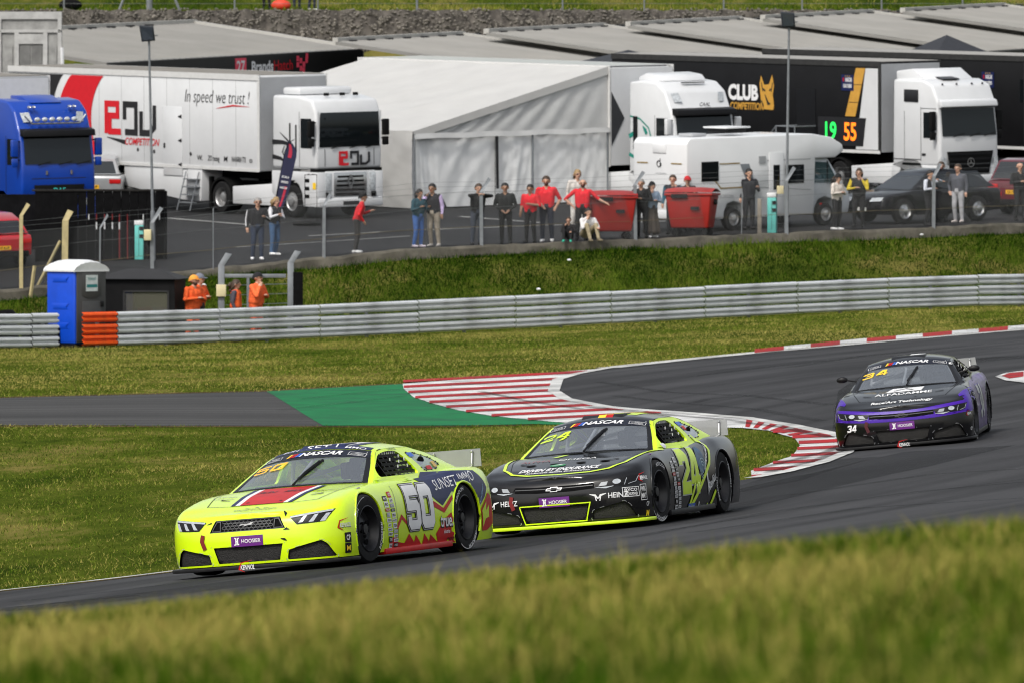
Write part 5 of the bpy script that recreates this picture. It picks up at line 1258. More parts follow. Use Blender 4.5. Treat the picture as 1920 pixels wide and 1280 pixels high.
# ------------------------------------------------------------------ people
SKIN = mat('skin', (0.50,0.29,0.20), 0.5, var=0.06); SKIN2 = mat('skin_tan', (0.34,0.19,0.12), 0.5, var=0.06)
def cloth(rgb): return mat('cloth_%d_%d_%d' % rgb, srgb(*rgb), 0.85, var=0.22, scale=9, bump=0.3, bscale=30)
HAIRS = {k: mat('hair_'+k, v, 0.6, var=0.3, scale=30) for k, v in dict(black=(0.012,0.010,0.009), brown=(0.05,0.03,0.018), blond=(0.30,0.20,0.09), grey=(0.30,0.29,0.28), bald=(0.42,0.25,0.18)).items()}
ARMS = dict(down=((-.03,.05,-.28),(.05,.06,-.53)), clasp=((-.02,.08,-.28),(.17,-.13,-.46)), phone=((.03,.07,-.27),(.26,-.06,-.17)), face=((.14,.05,-.25),(.13,-.11,.05)), cross=((.05,.09,-.27),(.20,-.18,-.22)),
  hip=((-.06,.24,-.24),(.04,.03,-.45)), rest=((.20,.10,.02),(.26,-.16,.06)), pocket=((-.08,.12,-.27),(.06,.02,-.49)), lean=((.02,.22,-.22),(.12,.42,-.33)), knees=((.12,.06,-.24),(.34,-.06,-.26)), wheel=((.16,.06,-.20),(.40,-.05,-.12)))
def person(label, pos, yaw, h=1.75, top=(30,30,34), legs=(28,28,32), shoes=(20,20,20), skin=SKIN, hair='brown', arms=('down','down'), lean=0.0, cap=None, pose='stand', long_hair=False, skirt=None, sleeve=None, vest=None, stripe=None, extra=None, group='spectators along the paddock fence', turn=0.0, helmet=None, beard=None, brim=True, glasses=False, bulk=1.12):
    k = h/1.75; root = thing('person', label, 'person', pos, (0,0,yaw), group); prims = []
    T, L_, SH, SK = cloth(top), cloth(legs), cloth(shoes), skin; SL = cloth(sleeve) if sleeve else T; mats = []
    pr_ = random.Random(label); turn = turn or pr_.choice((-.45,-.2,.25,.5)); lean = lean or pr_.uniform(-.03,.09); root.rotation_euler = (pr_.uniform(-.03,.03), pr_.uniform(-.02,.02), yaw + pr_.uniform(-.25,.25))
    def mi(m):
        if m not in mats: mats.append(m)
        return mats.index(m)
    def cap_(a, b, r0, r1, m, sq=(1,1)): prims.append((Vector(a), Vector(b), r0, r1, mi(m)))
    cl, sl_ = math.cos(lean), math.sin(lean); hipz = .93 if pose == 'stand' else .22
    def up(p): # torso points lean forward about the hips
        x, y, z = p; z -= .93; return Vector((x*cl+z*sl_, y, -x*sl_+z*cl+hipz))
    for s in (1,-1):
        cap_(up((0,s*.055,.97)), up((0.0,s*.085,1.12)), .115,.11, T); cap_(up((0,s*.085,1.12)), up((.005,s*.10,1.33)), .11,.105, T); cap_(up((0,s*.09,1.36)), up((0,s*.175,1.405)), .085,.068, T)
        cap_(up((.0,s*.04,1.30)), up((-.01,s*.05,1.42)), .10,.07, T)
        if pose == 'stand':
            hp = (0,s*.085,.93); kn = (.03-.02*s*turn,s*.10,.50); an = (-.03+.06*s*turn,s*.11,.09)
        else:
            hp = (0,s*.09,.22); kn = (.36,s*.14,.50 if pose == 'sit' else .38); an = (.50,s*.13,.08) if pose == 'sit' else (.78,s*.12,.30)
        cap_(hp, kn, .098,.066, L_); cap_(kn, an, .068,.048, L_); cap_((an[0],an[1],an[2]-.01),(an[0]-.01,an[1],.05) if pose == 'stand' else an,.05,.05,SH)
        cap_((an[0]-.03,an[1],an[2]-.045),(an[0]+.15,an[1]+s*.02,an[2]-.05), .042,.036, SH)
        e, hd = ARMS[arms[0 if s > 0 else 1]]; S0 = up((0,s*.195,1.40)); E = S0 + Vector((e[0],s*e[1],e[2])); Hd = S0 + Vector((hd[0],s*hd[1],hd[2]))
        cap_(S0, E, .060,.047, SL); wr = E + (Hd-E)*.82; short = extra == 'short_sleeve'
        cap_(E, wr, .044,.034, SK if short else SL)
        dr = (Hd-E).normalized(); side = dr.cross(Vector((0,0,1))); side = side.normalized() if side.length > .1 else Vector((0,1,0)); nrm = dr.cross(side).normalized()
        cap_(wr, wr+dr*.07, .030,.034, SK)
        for q in range(4):
            f0 = wr+dr*.085+side*(q-1.5)*.019; ln = (.052,.066,.060,.045)[q]; cap_(f0, f0+dr*ln*.6+nrm*.006, .0105,.010, SK); cap_(f0+dr*ln*.6+nrm*.006, f0+dr*ln+nrm*.02, .010,.009, SK)
        cap_(wr+dr*.02+side*.03, wr+dr*.06+side*.055, .013,.010, SK)
    cap_(up((0,0,.93)), up((0,0,.99)), .13,.125, L_); cap_(up((0,0,1.05)), up((0,0,1.30)), .12,.125, T)
    nk = up((0,0,1.45)); hdp = nk + Vector((.02,0,.165)); cap_(up((-.005,0,1.40)), nk+Vector((.01,0,.06)), .062,.054, SK)
    cap_(hdp+Vector((-.012,0,.025)), hdp+Vector((.0,0,.03)), .093,.093, SK); cap_(hdp+Vector((.02,0,-.05)), hdp+Vector((.03,0,-.075)), .066,.050, SK if not beard else HAIRS[beard])
    cap_(hdp+Vector((.085,0,.02)), hdp+Vector((.107,0,-.015)), .012,.016, SK)
    for s in (1,-1):
        cap_(hdp+Vector((-.005,s*.092,.01)), hdp+Vector((-.01,s*.096,-.02)), .018,.013, SK)
        cap_(hdp+Vector((.078,s*.034,.022)), hdp+Vector((.082,s*.030,.022)), .013 if not glasses else .022,.013 if not glasses else .022, M_blk)
    cap_(hdp+Vector((.082,-.018,-.048)), hdp+Vector((.082,.018,-.048)), .010,.010, mat('lips',(0.30,0.10,0.09),.5))
    if skirt:
        for a in np.linspace(0, 2*math.pi, 9)[:-1]: cap_((.06*math.cos(a),.10*math.sin(a),.88), (.14*math.cos(a),.20*math.sin(a),.20), .07,.085, cloth(skirt))
    if vest:
        for s in (1,-1): cap_(up((0.01,s*.075,1.0)), up((.012,s*.10,1.38)), .125,.105, cloth(vest))
    b = MB()
    for a, c_, r0, r1, m in prims:
        d = c_-a; n_ = 10; q = d.to_track_quat('Z','Y').to_matrix() if d.length > 1e-6 else Matrix.Identity(3); rings = []
        for t in (-80,-45,0): rings.append((a + q@Vector((0,0,r0*math.sin(R(t)))), r0*math.cos(R(t))))
        for t in (0,45,80): rings.append((c_ + q@Vector((0,0,r1*math.sin(R(t)))), r1*math.cos(R(t))))
        vs = []
        for cen, r_ in rings:
            for j in range(n_): vs.append(cen + q@Vector((r_*math.cos(2*math.pi*j/n_), r_*math.sin(2*math.pi*j/n_), 0)))
        m_ = len(rings); fs = [(i*n_+j, i*n_+(j+1)%n_, (i+1)*n_+(j+1)%n_, (i+1)*n_+j) for i in range(m_-1) for j in range(n_)] + [tuple(range(n_))[::-1], tuple(range((m_-1)*n_, m_*n_))]
        b.add(vs, fs)
    body = b.build('body', mats, None, fix=False)
    md = body.modifiers.new('r', 'REMESH'); md.mode = 'VOXEL'; md.voxel_size = 0.0135; md.use_smooth_shade = True
    bpy.context.view_layer.update(); dg = bpy.context.evaluated_depsgraph_get(); me = bpy.data.meshes.new_from_object(body.evaluated_get(dg)); body.modifiers.clear(); old = body.data; body.data = me; bpy.data.meshes.remove(old); me.name = 'body'
    n_ = len(me.polygons); C = np.empty(n_*3); me.polygons.foreach_get('center', C); C = C.reshape(-1,3); best = np.full(n_, 1e9); idx = np.zeros(n_, int)
    for a, c_, r0, r1, m in prims:
        A = np.array(a); D = np.array(c_)-A; L2 = max(1e-9, D@D); t = np.clip((C-A)@D/L2, 0, 1); dist = np.linalg.norm(C-(A+t[:,None]*D), axis=1) - (r0+(r1-r0)*t)
        better = dist < best - 0.0005; best[better] = dist[better]; idx[better] = m
    if not me.materials:
        for m in mats: me.materials.append(m)
    me.polygons.foreach_set('material_index', idx.astype(np.int32)); me.polygons.foreach_set('use_smooth', [True]*n_)
    body.parent = root; root.scale = (k*bulk,k*bulk,k)
    # hair or headgear
    c0 = hdp + Vector((-.015,0,.035))
    if helmet:
        q = MB(); q.ball(hdp+Vector((0,0,.01)), (.145,.125,.14), 18, 12); ho = q.build('helmet', helmet, root, smooth=True)
        q = MB(); q.grid(9,5, lambda u, v: tuple(hdp+Vector((.15*math.cos(-1.1+2.2*u)*math.cos(-.15+.45*v), .130*math.sin(-1.1+2.2*u), .01+.145*math.sin(-.15+.45*v))))); q.build('visor', M_blk, ho, smooth=True)
    elif hair != 'bald' or cap:
        m = HAIRS[hair] if not cap else cloth(cap); q = MB()
        def hp_(u, v):
            a = 2*math.pi*u; ph = v*math.pi*.5; back = .5-.5*math.cos(a); rr = 1.13 if cap else 1.10
            low = (-.10*back - (.0 if not long_hair else .10*back)); z = math.sin(ph)
            return tuple(c0 + Vector((.100*rr*math.cos(a)*math.cos(ph)-.004, .094*rr*math.sin(a)*math.cos(ph), .012+.098*rr*z + low*(1-v)**2 + (.025*(1-back)*(1-v) if not cap else .01)))) 
        q.grid(15, 7, hp_, flip=False); ho = q.build('cap' if cap else 'hair', m, root, smooth=True)
        if cap and brim: q = MB(); q.grid(7,4, lambda u, v: tuple(c0+Vector((.09+.10*v*math.cos(-.9+1.8*u), .095*math.sin(-.9+1.8*u)*(1+.1*v), .022-.02*v)))); q.build('brim', m, ho, smooth=True)
        if cap and not long_hair: q = MB(); q.grid(9,3, lambda u, v: tuple(c0+Vector((-.098*math.cos(-1.2+2.4*u)-.0, .098*math.sin(-1.2+2.4*u), -.0-.06*v)))); q.build('hair', HAIRS[hair if hair != 'bald' else 'grey'], root, smooth=True)
    if long_hair: q = MB(); q.tube([c0+Vector((-.09,0,.02)), c0+Vector((-.125,0,-.06)), c0+Vector((-.11,0,-.20)), c0+Vector((-.10,.02,-.28))], [.045,.06,.05,.015], 8); q.build('hair', HAIRS[hair], root, smooth=True)
    if stripe:
        for s in (1,-1):
            e, hd = ARMS[arms[0 if s > 0 else 1]]; S0 = up((0,s*.195,1.40)); E = S0+Vector((e[0],s*e[1],e[2])); Hd = S0+Vector((hd[0],s*hd[1],hd[2])); o_ = Vector((.0,s*.052,.012)); q = MB(); q.tube([S0+o_*1.25, E+o_, E+(Hd-E)*.7+o_*.8], .014, 5); q.build('sleeve_stripe', cloth(stripe), root, smooth=True)
    return root
def pad_pos(px, py):
    X, d = padhit(px, py); d = max(d, float(y_kerb(np.array([X]))[0])+.38); X = (px-960)*d/FPX; return Vector((X, d, pz(X,d)+.012))
CAMY = R(-90)    # facing the camera
PP = pad_pos
person('grey haired man in black track jacket with white sleeve stripes and sunglasses', PP(482,489), CAMY-.1, 1.76, (22,22,26), (38,48,68), (230,230,232), hair='grey', arms=('phone','down'), stripe=(225,225,228), glasses=True, turn=.3)
person('fair haired woman in black and white top and jeans beside the track jacket man', PP(514,480), CAMY+.9, 1.66, (36,36,40), (60,88,122), (235,235,235), hair='blond', arms=('cross','phone'), sleeve=(225,225,230), long_hair=True)
person('person in red hooded top and black cap stooping towards the fence', PP(668,478), R(-5), 1.74, (205,28,38), (52,50,50), (236,236,236), hair='black', cap=(20,20,22), arms=('phone','pocket'), lean=.28, turn=.3)
person('woman with dark ponytail in teal jacket and blue jeans looking at a phone', PP(784,471), R(-35), 1.66, (34,72,84), (62,98,160), (200,190,200), skin=SKIN2, hair='black', arms=('phone','phone'), lean=.08, long_hair=True)
person('curly haired man in black body warmer with lilac sleeves and beige trousers', PP(815,470), CAMY-.2, 1.80, (28,28,34), (158,148,134), (190,185,180), skin=SKIN2, hair='black', arms=('down','face'), sleeve=(200,180,222))
person('person in black hoodie leaning on the fence wire with both arms raised', PP(893,468), CAMY+.35, 1.76, (24,24,26), (56,62,74), (24,24,28), hair='brown', arms=('rest','rest'), lean=.14, turn=-.5)
person('young man in plain black jumper and black trousers standing with clasped hands', PP(949,463), CAMY, 1.74, (22,24,24), (28,28,28), (16,16,16), skin=SKIN2, hair='black', arms=('clasp','clasp'))
person('shorter dark haired man in red polo shirt and black trousers', PP(994,459), CAMY-.5, 1.68, (214,24,40), (26,26,28), (18,18,18), skin=SKIN2, hair='black', arms=('cross','down'), extra='short_sleeve')
person('tall man in red polo shirt with white trainers and a lanyard', PP(1026,457), CAMY+.1, 1.90, (218,26,42), (38,42,56), (236,236,236), hair='brown', arms=('pocket','clasp'), extra='short_sleeve', beard='brown')
person('fair haired woman in sunglasses half hidden behind the man leaning on the bin', PP(1080,438), CAMY+.5, 1.86, (196,190,184), (200,196,190), (220,220,220), hair='blond', arms=('cross','down'), long_hair=True, glasses=True)
person('bearded bald man in red polo shirt leaning an arm on the red bin', PP(1090,452), CAMY-.1, 1.78, (214,24,40), (22,22,24), (16,16,16), hair='bald', arms=('lean','hip'), extra='short_sleeve', beard='brown')
kz = Vector((0,-.38,-.02))
person('small child in black hoodie and turquoise shoes sitting on the kerb', PP(1066,462)+kz, CAMY+.1, 1.22, (26,24,26), (22,22,24), (60,180,150), hair='brown', arms=('knees','face'), pose='sit', lean=.15)
person('seated person in white hooded top and beige trousers beside the child', PP(1098,459)+kz, CAMY-.9+1.5, 1.66, (214,212,212), (150,138,112), (120,110,90), hair='black', arms=('knees','face'), pose='sit', lean=.35)
person('man in black jacket half behind the fence post by the red bins', PP(1204,452), CAMY-.3, 1.72, (22,22,24), (24,24,28), (18,18,18), hair='grey', arms=('cross','down'))
person('woman in pale denim jacket, black beanie and long brown skirt', PP(1222,450), CAMY+.5, 1.62, (136,154,176), (60,54,50), (230,230,232), hair='black', arms=('cross','face'), skirt=(78,70,64), cap=(20,20,22), brim=False, long_hair=True)
person('man in black jacket with teal shoulders behind the red bin', PP(1261,441), CAMY, 1.74, (26,34,42), (26,28,34), (20,20,20), hair='brown', arms=('face','down'), sleeve=(34,90,112))
person('man in red cap and black jacket behind the red bin', PP(1290,438), CAMY+.1, 1.66, (26,26,28), (26,26,28), (20,20,20), hair='grey', cap=(176,30,36), arms=('phone','phone'))
person('dark haired man in long navy coat standing before the motorhome', PP(1404,432), R(-60), 1.80, (26,27,34), (24,25,30), (18,18,20), hair='black', arms=('phone','down'))
person('woman in cream jacket and black cap with crossed arms beside the van cab', PP(1568,433), R(-50), 1.66, (216,206,196), (20,20,22), (238,238,238), hair='brown', cap=(18,18,20), arms=('cross','cross'), long_hair=True)
person('person in black and yellow team jacket by the bonnet of the dark car', PP(1609,428), CAMY-.2, 1.76, (26,25,26), (22,22,24), (18,18,18), hair='brown', arms=('face','cross'), sleeve=(196,172,40), long_hair=True)
person('person in white and black jacket with black trousers by the dark car', PP(1742,424), CAMY+1.0, 1.64, (200,204,216), (22,22,26), (20,20,22), hair='black', arms=('rest','cross'), vest=(24,24,28))
person('man with sunglasses in dark brown hoodie behind the fence post at the dark car', PP(1766,417), CAMY-.1, 1.80, (40,36,34), (24,24,26), (24,22,22), hair='brown', arms=('cross','cross'), glasses=True, beard='brown')
person('young man in grey checked shirt and pale grey jogging trousers', PP(1797,419), CAMY-.3, 1.76, (74,76,84), (166,166,170), (200,190,185), hair='brown', arms=('down','pocket'), turn=.4)
person('bald man in black coat at the rear of the dark red car', PP(1913,415), CAMY+.3, 1.76, (22,22,24), (22,22,24), (18,18,18), hair='bald', arms=('cross','cross'))
GM = 'marshals in orange behind the barrier'
HV = (236,96,40)
person('marshal in orange overalls and orange cap with crossed arms beside the hut', behind(360,1.5), R(-40), 1.78, HV, HV, (30,30,30), hair='brown', cap=(224,150,60), arms=('cross','cross'), group=GM, bulk=1.28, beard='brown')
person('marshal in orange jacket and grey cap just behind the orange capped marshal', behind(373,2.4), R(-20), 1.80, HV, (60,60,66), (30,30,30), hair='brown', cap=(110,114,126), arms=('cross','cross'), group=GM, bulk=1.28)
person('woman with tied brown hair in orange high visibility vest over a grey top', behind(442,1.4), R(-15), 1.64, (70,66,76), (50,50,60), (30,30,30), hair='brown', arms=('down','down'), vest=HV, group=GM, bulk=1.28, long_hair=True)
person('marshal in puffy orange coat and black cap holding a hand to the face', behind(480,1.5), R(-35), 1.80, (244,104,52), (240,96,44), (30,30,30), hair='brown', cap=(20,20,24), arms=('cross','face'), group=GM, bulk=1.28, vest=(244,104,52))
# drivers strapped in
for cc, lb, hm in ((car50,'driver in silver helmet inside the yellow car',mat('helmet_silver',(0.55,0.55,0.56),.2,.6)),(car24,'driver in white helmet inside the black and lime car',mat('helmet_white',(0.7,0.7,0.7),.25)),(car34,'driver in dark helmet inside the purple and black car',mat('helmet_dark',(0.06,0.06,0.08),.25))):
    M = Matrix.LocRotScale(cc.root.location, cc.root.rotation_euler, None)
    d = person(lb, (0,0,0), 0, 1.72, (225,225,228) if cc is car24 else (60,62,70), (60,62,70), (20,20,20), arms=('wheel','wheel'), pose='drive', bulk=1.0, helmet=hm, group='drivers', lean=-.15)
    d.matrix_world = M @ Matrix.Translation((-.16,.38,.04)) @ Matrix.Diagonal((.96,.96,.96,1))

# ------------------------------------------------------------------ paddock: lorries
M_twhite = mat('lorry_white', (0.66,0.67,0.68), 0.32, var=0.04, scale=1.2, coat=0.4, dirt=0.15, dcol=(0.42,0.42,0.40))
M_tgrey = mat('lorry_grey', (0.36,0.37,0.385), 0.45, var=0.06, scale=1.5, dirt=0.2, dcol=(0.2,0.2,0.2))
M_tblue = mat('lorry_blue', srgb(8,60,158), 0.3, var=0.06, scale=1.5, coat=0.3)
M_tblack = mat('lorry_black', (0.007,0.007,0.008), 0.5, var=0.2, scale=1.5, spec=0.2)
M_chas = mat('chassis_black', (0.006,0.006,0.006), 0.8, var=0.3, spec=.15)
M_lglass = glass('lorry_glass', (0.10,0.11,0.12), 0.75, 0.55, (0.012,0.016,0.018))
M_chrome = mat('chrome', (0.62,0.62,0.62), 0.22, 0.9, var=0.1)
M_rim = mat('lorry_rim', (0.42,0.42,0.42), 0.4, 0.7, var=0.25, scale=8)
M_lampg = mat('lamp_glass', (0.50,0.53,0.55), 0.12, var=0.35, scale=14, coat=1)
M_roofb = mat('trailer_roof', (0.20,0.185,0.16), 0.8, var=0.2, scale=1.0)
def site(px, py, local, phi, heading=None):
    """stands a vehicle on the paddock so that a local ground point lies under a photo pixel; phi: degrees its nose turns right of the line to the camera"""
    X, d = padhit(px, py); hd = math.atan2(-math.cos(R(phi)), math.sin(R(phi))) if heading is None else heading
    rot = frame_at(X, d, hd, pz); o = Vector((X, d, pz(X,d)+.014)) - rot @ Vector((*local, 0)); return o, rot.to_euler()
def truck_wheel(parent, x, y, r=.5, w=.30, dual=False, rimmat=None, dish=-.04):
    s = 1 if y > 0 else -1; e = bpy.data.objects.new('wheel', None); link(e, parent); e.location = (x, y, r); e.rotation_euler = (0,0,0 if s > 0 else math.pi)
    t = MB(); t.lathe([(r*.58,-w/2),(r*.9,-w/2),(r*.98,-w*.4),(r,-w*.3),(r,w*.3),(r*.98,w*.4),(r*.9,w/2),(r*.58,w/2)], 28); t.build('tyre', M_tyre, e, smooth=True)
    q = MB(); q.lathe([(r*.58,w/2),(r*.60,w/2+.01),(r*.54,w/2-.02),(r*.48,w/2+dish-.04),(r*.30,w/2+dish-.02),(r*.28,w/2+dish+.05),(r*.14,w/2+dish+.07),(.001,w/2+dish+.07)], 28)
    for k in range(8): a = k*math.pi/4; q.ball((r*.40*math.cos(a), w/2+dish-.02, r*.40*math.sin(a)), .022, 6, 4)
    q.build('rim', rimmat or M_rim, e, smooth=30); return e
def cab(root, prof, half, paint, ws, side_glass, z_floor):
    b = MB(); b.prism(prof, 'y', -half, half); shell = b.build('cab', paint, root, bevel=.09, seg=3); return shell
def panel(root, nm, poly, m, x=None, y=None, t=.012, bevel=0.0, parent=None):
    """flat panel: poly in (y,z) standing at x, or in (x,z) standing at y"""
    b = MB()
    if x is not None: b.prism(poly, 'x', x, x+t)
    else: b.prism(poly, 'y', y, y+(t if y > 0 else -t))
    return b.build(nm, m, parent or root, bevel=bevel)
def rq(y0, y1, z0, z1): return [(y0,z0),(y1,z0),(y1,z1),(y0,z1)]
def mirrors(root, x, z, half, m, h=.55):
    for s in (1,-1):
        e = MB(); e.box(x-.06,x+.08,s*(half+.06)-.0,s*(half+.28),z-h,z) if s > 0 else e.box(x-.06,x+.08,-(half+.28),-(half+.06),z-h,z); mi_ = e.build('mirror', m, root, bevel=.035, seg=3)
        e = MB(); e.box(x-.05,x+.07,min(s*(half+.07),s*(half+.26)),max(s*(half+.07),s*(half+.26)),z-h-.30,z-h-.04); e.build('mirror', m, root, bevel=.03)
        e = MB(); e.tube([(x-.02,s*(half-.03),z-.06),(x,s*(half+.10),z-.04)], .02, 6); e.tube([(x-.02,s*(half-.03),z-h-.1),(x,s*(half+.10),z-h-.08)], .02, 6); e.build('mirror_arm', M_chas, mi_)
def wipers(root, x, z, half):
    for y in (-.7,.0,.6):
        e = MB(); e.tube([(x,y,z),(x+.0,y+.45,z+.10)], .014, 5); e.build('wiper', M_chas, root)
def letter(root, nm, s, w, h, m, y=None, z=None, x=None, side=-1, shear=0, bold=.0, front_x=None, slope=0):
    """lettering on the flank (side -1 = right flank) or the front"""
    vf = place_on(fitted(s, w, h, shear, bold), 0, 0, slope)
    if front_x is not None: return lay(nm, vf, (front_x, y, z), (0,1,0), (0,0,1), m, root, None, off=.008)
    return lay(nm, vf, (x, side*y, z), (-side if False else (1 if side < 0 else -1),0,0), (0,0,1), m, root, None, off=.008)
M_lred = mat('letter_red', srgb(204,24,38), .4, var=.05); M_lblk = mat('letter_black', (0.015,0.015,0.017), .4, var=.1)
def rdv(k, dx=0, dy=0):
    """the three block letters of the team's mark: (red strokes, black strokes), unit cap height k"""
    t = .19*k; r = [stroke([(0,0),(0,k*.92),(k*.62,k*.92),(k*.62,k*.55),(k*.2,k*.55),(k*.2,k*.06),(k*.80,k*.06)], t)]
    b = [stroke([(k*1.0,k*.45),(k*1.0,k*.92),(k*1.62,k*.92),(k*1.62,k*.06),(k*1.12,k*.06),(k*1.12,k*.16)], t), stroke([(k*1.9,k*.72),(k*1.9,k*.06),(k*2.35,k*.06),(k*2.62,k*.25),(k*2.62,k*.92)], t)]
    f = lambda q: [move2(x, dx, dy) for x in q]; return merge2(*f(r)), merge2(*f(b))
M_seamw = mat('seam_grey', (0.30,0.30,0.30), .6, alpha=.6)
def trailer(root_name, label, loc, rot, L=13.4, H=4.05, zb=1.15, side_m=M_twhite, end_m=M_tgrey, W=1.27, x0=-.9, roof_m=None, legs=True, cat='trailer', rounded=.02):
    """semi-trailer in the tractor's frame: its front wall stands at x0"""
    t = thing(root_name, label, cat, loc, rot)
    rail_m = mat('rail_white',(0.62,0.62,0.61),.4,var=.06) if side_m is not M_tblack else mat('rail_dark',(0.035,0.035,0.035),.5,var=.2,spec=.2)
    b = MB(); b.box(x0-L, x0, -W, W, zb, H); body = b.build('body', side_m, t, bevel=rounded)
    panel(t, 'front_wall', rq(-W+.03,W-.03,zb+.03,H-.06), end_m, x=x0+.004, t=.02)
    for s in (1,-1):
        b = MB(); b.box(x0-L, x0+.02, s*W, s*(W+.03), H-.16, H+.02); b.build('top_rail', rail_m, t)
        b = MB(); b.box(x0-.10, x0+.025, s*W, s*(W+.02), zb, H-.17); b.build('corner_post', rail_m, t)
        b = MB(); b.box(x0-L, x0, s*W, s*(W+.022), zb-.02, zb+.08); b.build('bottom_rail', mat('rail_white',(0.62,0.62,0.61),.4,var=.06), t)
    for k in range(1, int(L/1.25) if side_m is not M_tblack else 1):
        lay('panel_seam', rect(.014, H-zb-.3), (x0-k*1.25,-W-.002,(H+zb)/2-.03), (1,0,0), (0,0,1), M_seamw, t, None, off=.005)
    b = MB(); b.box(x0-L+.05, x0-.05, -W+.05, W-.05, H+.002, H+.02); b.build('roof', roof_m or M_roofb, t)
    b = MB(); b.box(x0-L+.2, x0-.3, -.5, .5, zb-.28, zb-.002); b.build('chassis', M_chas, t)
    for k in range(3):
        for s in (1,-1): truck_wheel(t, x0-L+1.6+k*1.3, s*1.02, .48, .36)
    if legs:
        for s in (1,-1): b = MB(); b.box(x0-3.1,x0-2.98,s*.95-.06,s*.95+.06,.1,zb-.25); b.box(x0-3.2,x0-2.88,s*.95-.14,s*.95+.14,.06,.11); b.build('landing_leg', M_chas, t, weld=.001)
    return t
def tractor_chassis(root, wb=3.7, skirt_m=M_twhite, half=1.22):
    b = MB(); b.box(-wb-.9, .9, -.45, .45, .55, .95); b.build('chassis', M_chas, root)
    for s in (1,-1):
        truck_wheel(root, 0, s*1.04, .5, .30, dish=.02); truck_wheel(root, -wb, s*.94, .5, .56, dish=-.12)
        b = MB(); b.prism([(-wb+.62,.32),(-.75,.32),(-.75,1.02),(-wb+.62,.86)], 'y', s*half, s*(half-.10)); b.build('side_skirt', skirt_m, root, bevel=.03)
        b = MB(); pts = [(-wb+.62*math.cos(a), .5+.62*math.sin(a)) for a in np.linspace(R(10),R(170),11)]; pin = [(-wb+.56*math.cos(a), .5+.56*math.sin(a)) for a in np.linspace(R(170),R(10),11)]; b.prism(pts+pin, 'y', s*.66, s*1.22); b.build('mudguard', M_chas, root)

# ---- 1. white boxy lorry with the red and black letters
loc, rot = site(548,409,(0,-1.19),37)
t = thing('truck_tractor', 'boxy white lorry tractor with red and black letters on its front', 'truck', loc, rot)
prof = [(1.34,1.50),(1.36,2.2),(1.30,3.25),(1.12,3.62),(.4,3.74),(-.95,3.74),(-.98,1.50)]
cab(t, prof, 1.24, M_twhite, None, None, 1.5)
panel(t, 'windscreen', [(-1.14,2.18),(1.14,2.18),(1.10,3.24),(-1.10,3.24)], M_lglass, x=1.36, t=.02, bevel=.008)
for s in (1,-1): panel(t, 'windscreen_pillar', rq(min(s*1.14,s*1.2),max(s*1.14,s*1.2),2.18,3.26), M_twhite, x=1.355, t=.02)
for s in (1,-1):
    panel(t, 'side_window', [(1.12,2.15),(.55,2.15),(.55,3.05),(1.10,3.05)], M_lglass, y=s*1.245, t=.01)
    panel(t, 'door_gap', rq(.47,.485,1.55,3.25), M_lblk, y=s*1.246, t=.004); panel(t, 'grab_rail', rq(.30,.33,2.0,2.85), M_chas, y=s*1.25, t=.03); panel(t, 'grab_rail', rq(-.02,.01,2.0,2.9), M_chas, y=s*1.25, t=.03)
    b = MB(); b.prism([(1.40,.42),(1.40,1.42),(.62,1.42),(.60,1.05),(.45,.86),(-.45,.86),(-.62,1.10),(-.70,1.44),(-1.0,1.44),(-1.0,1.30),(-.72,.6),(-.62,.5),(-.60,.42),(-.56,.72),(-.3,1.02),(.3,1.02),(.56,.72),(.6,.42)] if False else [(1.40,.36),(1.40,1.42),(-1.0,1.42),(-1.0,.75),(-.66,.55),(-.60,.75),(-.42,1.02),(-.2,1.14),(.2,1.14),(.42,1.02),(.60,.75),(.66,.36)], 'y', s*1.24, s*.86); b.build('step_panel', M_twhite, t, bevel=.02)
    for zz in (.62,.86,1.10): panel(t, 'step', rq(.75,.98,zz,zz+.11), M_chas, y=s*1.243, t=.006)
b = MB(); b.box(1.12,1.44,-1.22,1.22,.34,.62); b.build('bumper', M_twhite, t, bevel=.05)
b = MB(); b.box(1.15,1.40,-.95,.95,.60,1.44); b.build('front_panel', M_twhite, t, bevel=.03)
b = MB(); b.box(1.0,1.37,-1.22,1.22,1.42,1.52); b.build('gap_strip', M_chas, t)
b = MB(); b.box(1.39,1.412,-.62,.62,.66,1.40); gr_ = b.build('grille', M_chrome, t, bevel=.01)
for k in range(5): b = MB(); b.box(1.41,1.425,-.56+.02*k,.56-.02*k,.70+k*.135,.76+k*.135); b.build('grille_slot', M_chas, gr_)
dm = [(0,.20),(.10,0),(0,-.20),(-.10,0)]
lay('diamond_badge', stroke(dm+dm[:1], .05), (1.428,0,1.12), (0,1,0), (0,0,1), M_chrome, t, None, off=.006)
for s in (1,-1):
    panel(t, 'headlight', rq(min(s*.72,s*.94),max(s*.72,s*.94),.84,1.38), M_lampg, x=1.402, t=.015, bevel=.02); panel(t, 'fog_light', rq(min(s*.76,s*.95),max(s*.76,s*.95),.64,.80), M_chas, x=1.44, t=.012); panel(t, 'door_gap', rq(min(s*.92,s*.935),max(s*.92,s*.935),1.60,2.12), M_lblk, x=1.363, t=.004)
panel(t, 'number_plate', rq(-.30,.30,.40,.52), M_lblk, x=1.445, t=.01); mirrors(t, 1.30, 3.0, 1.24, M_chas, .5); wipers(t, 1.39, 2.14, 1.1)
b = MB(); b.box(-.75,.15,-1.0,1.0,3.75,3.98); b.build('roof_deflector', M_twhite, t, bevel=.08)
for y in (-.5,.1,.6): b = MB(); b.box(.72,.84,y,y+.12,3.73,3.82); b.build('roof_marker', M_chas, t)
r_, k_ = rdv(.42, -.45, -.21)
lay('team_lettering', r_, (1.372,.08,1.83), (0,1,0), (0,0,1), M_lred, t, None, off=.008); lay('team_lettering', k_, (1.372,.08,1.83), (0,1,0), (0,0,1), M_lblk, t, None, off=.008)
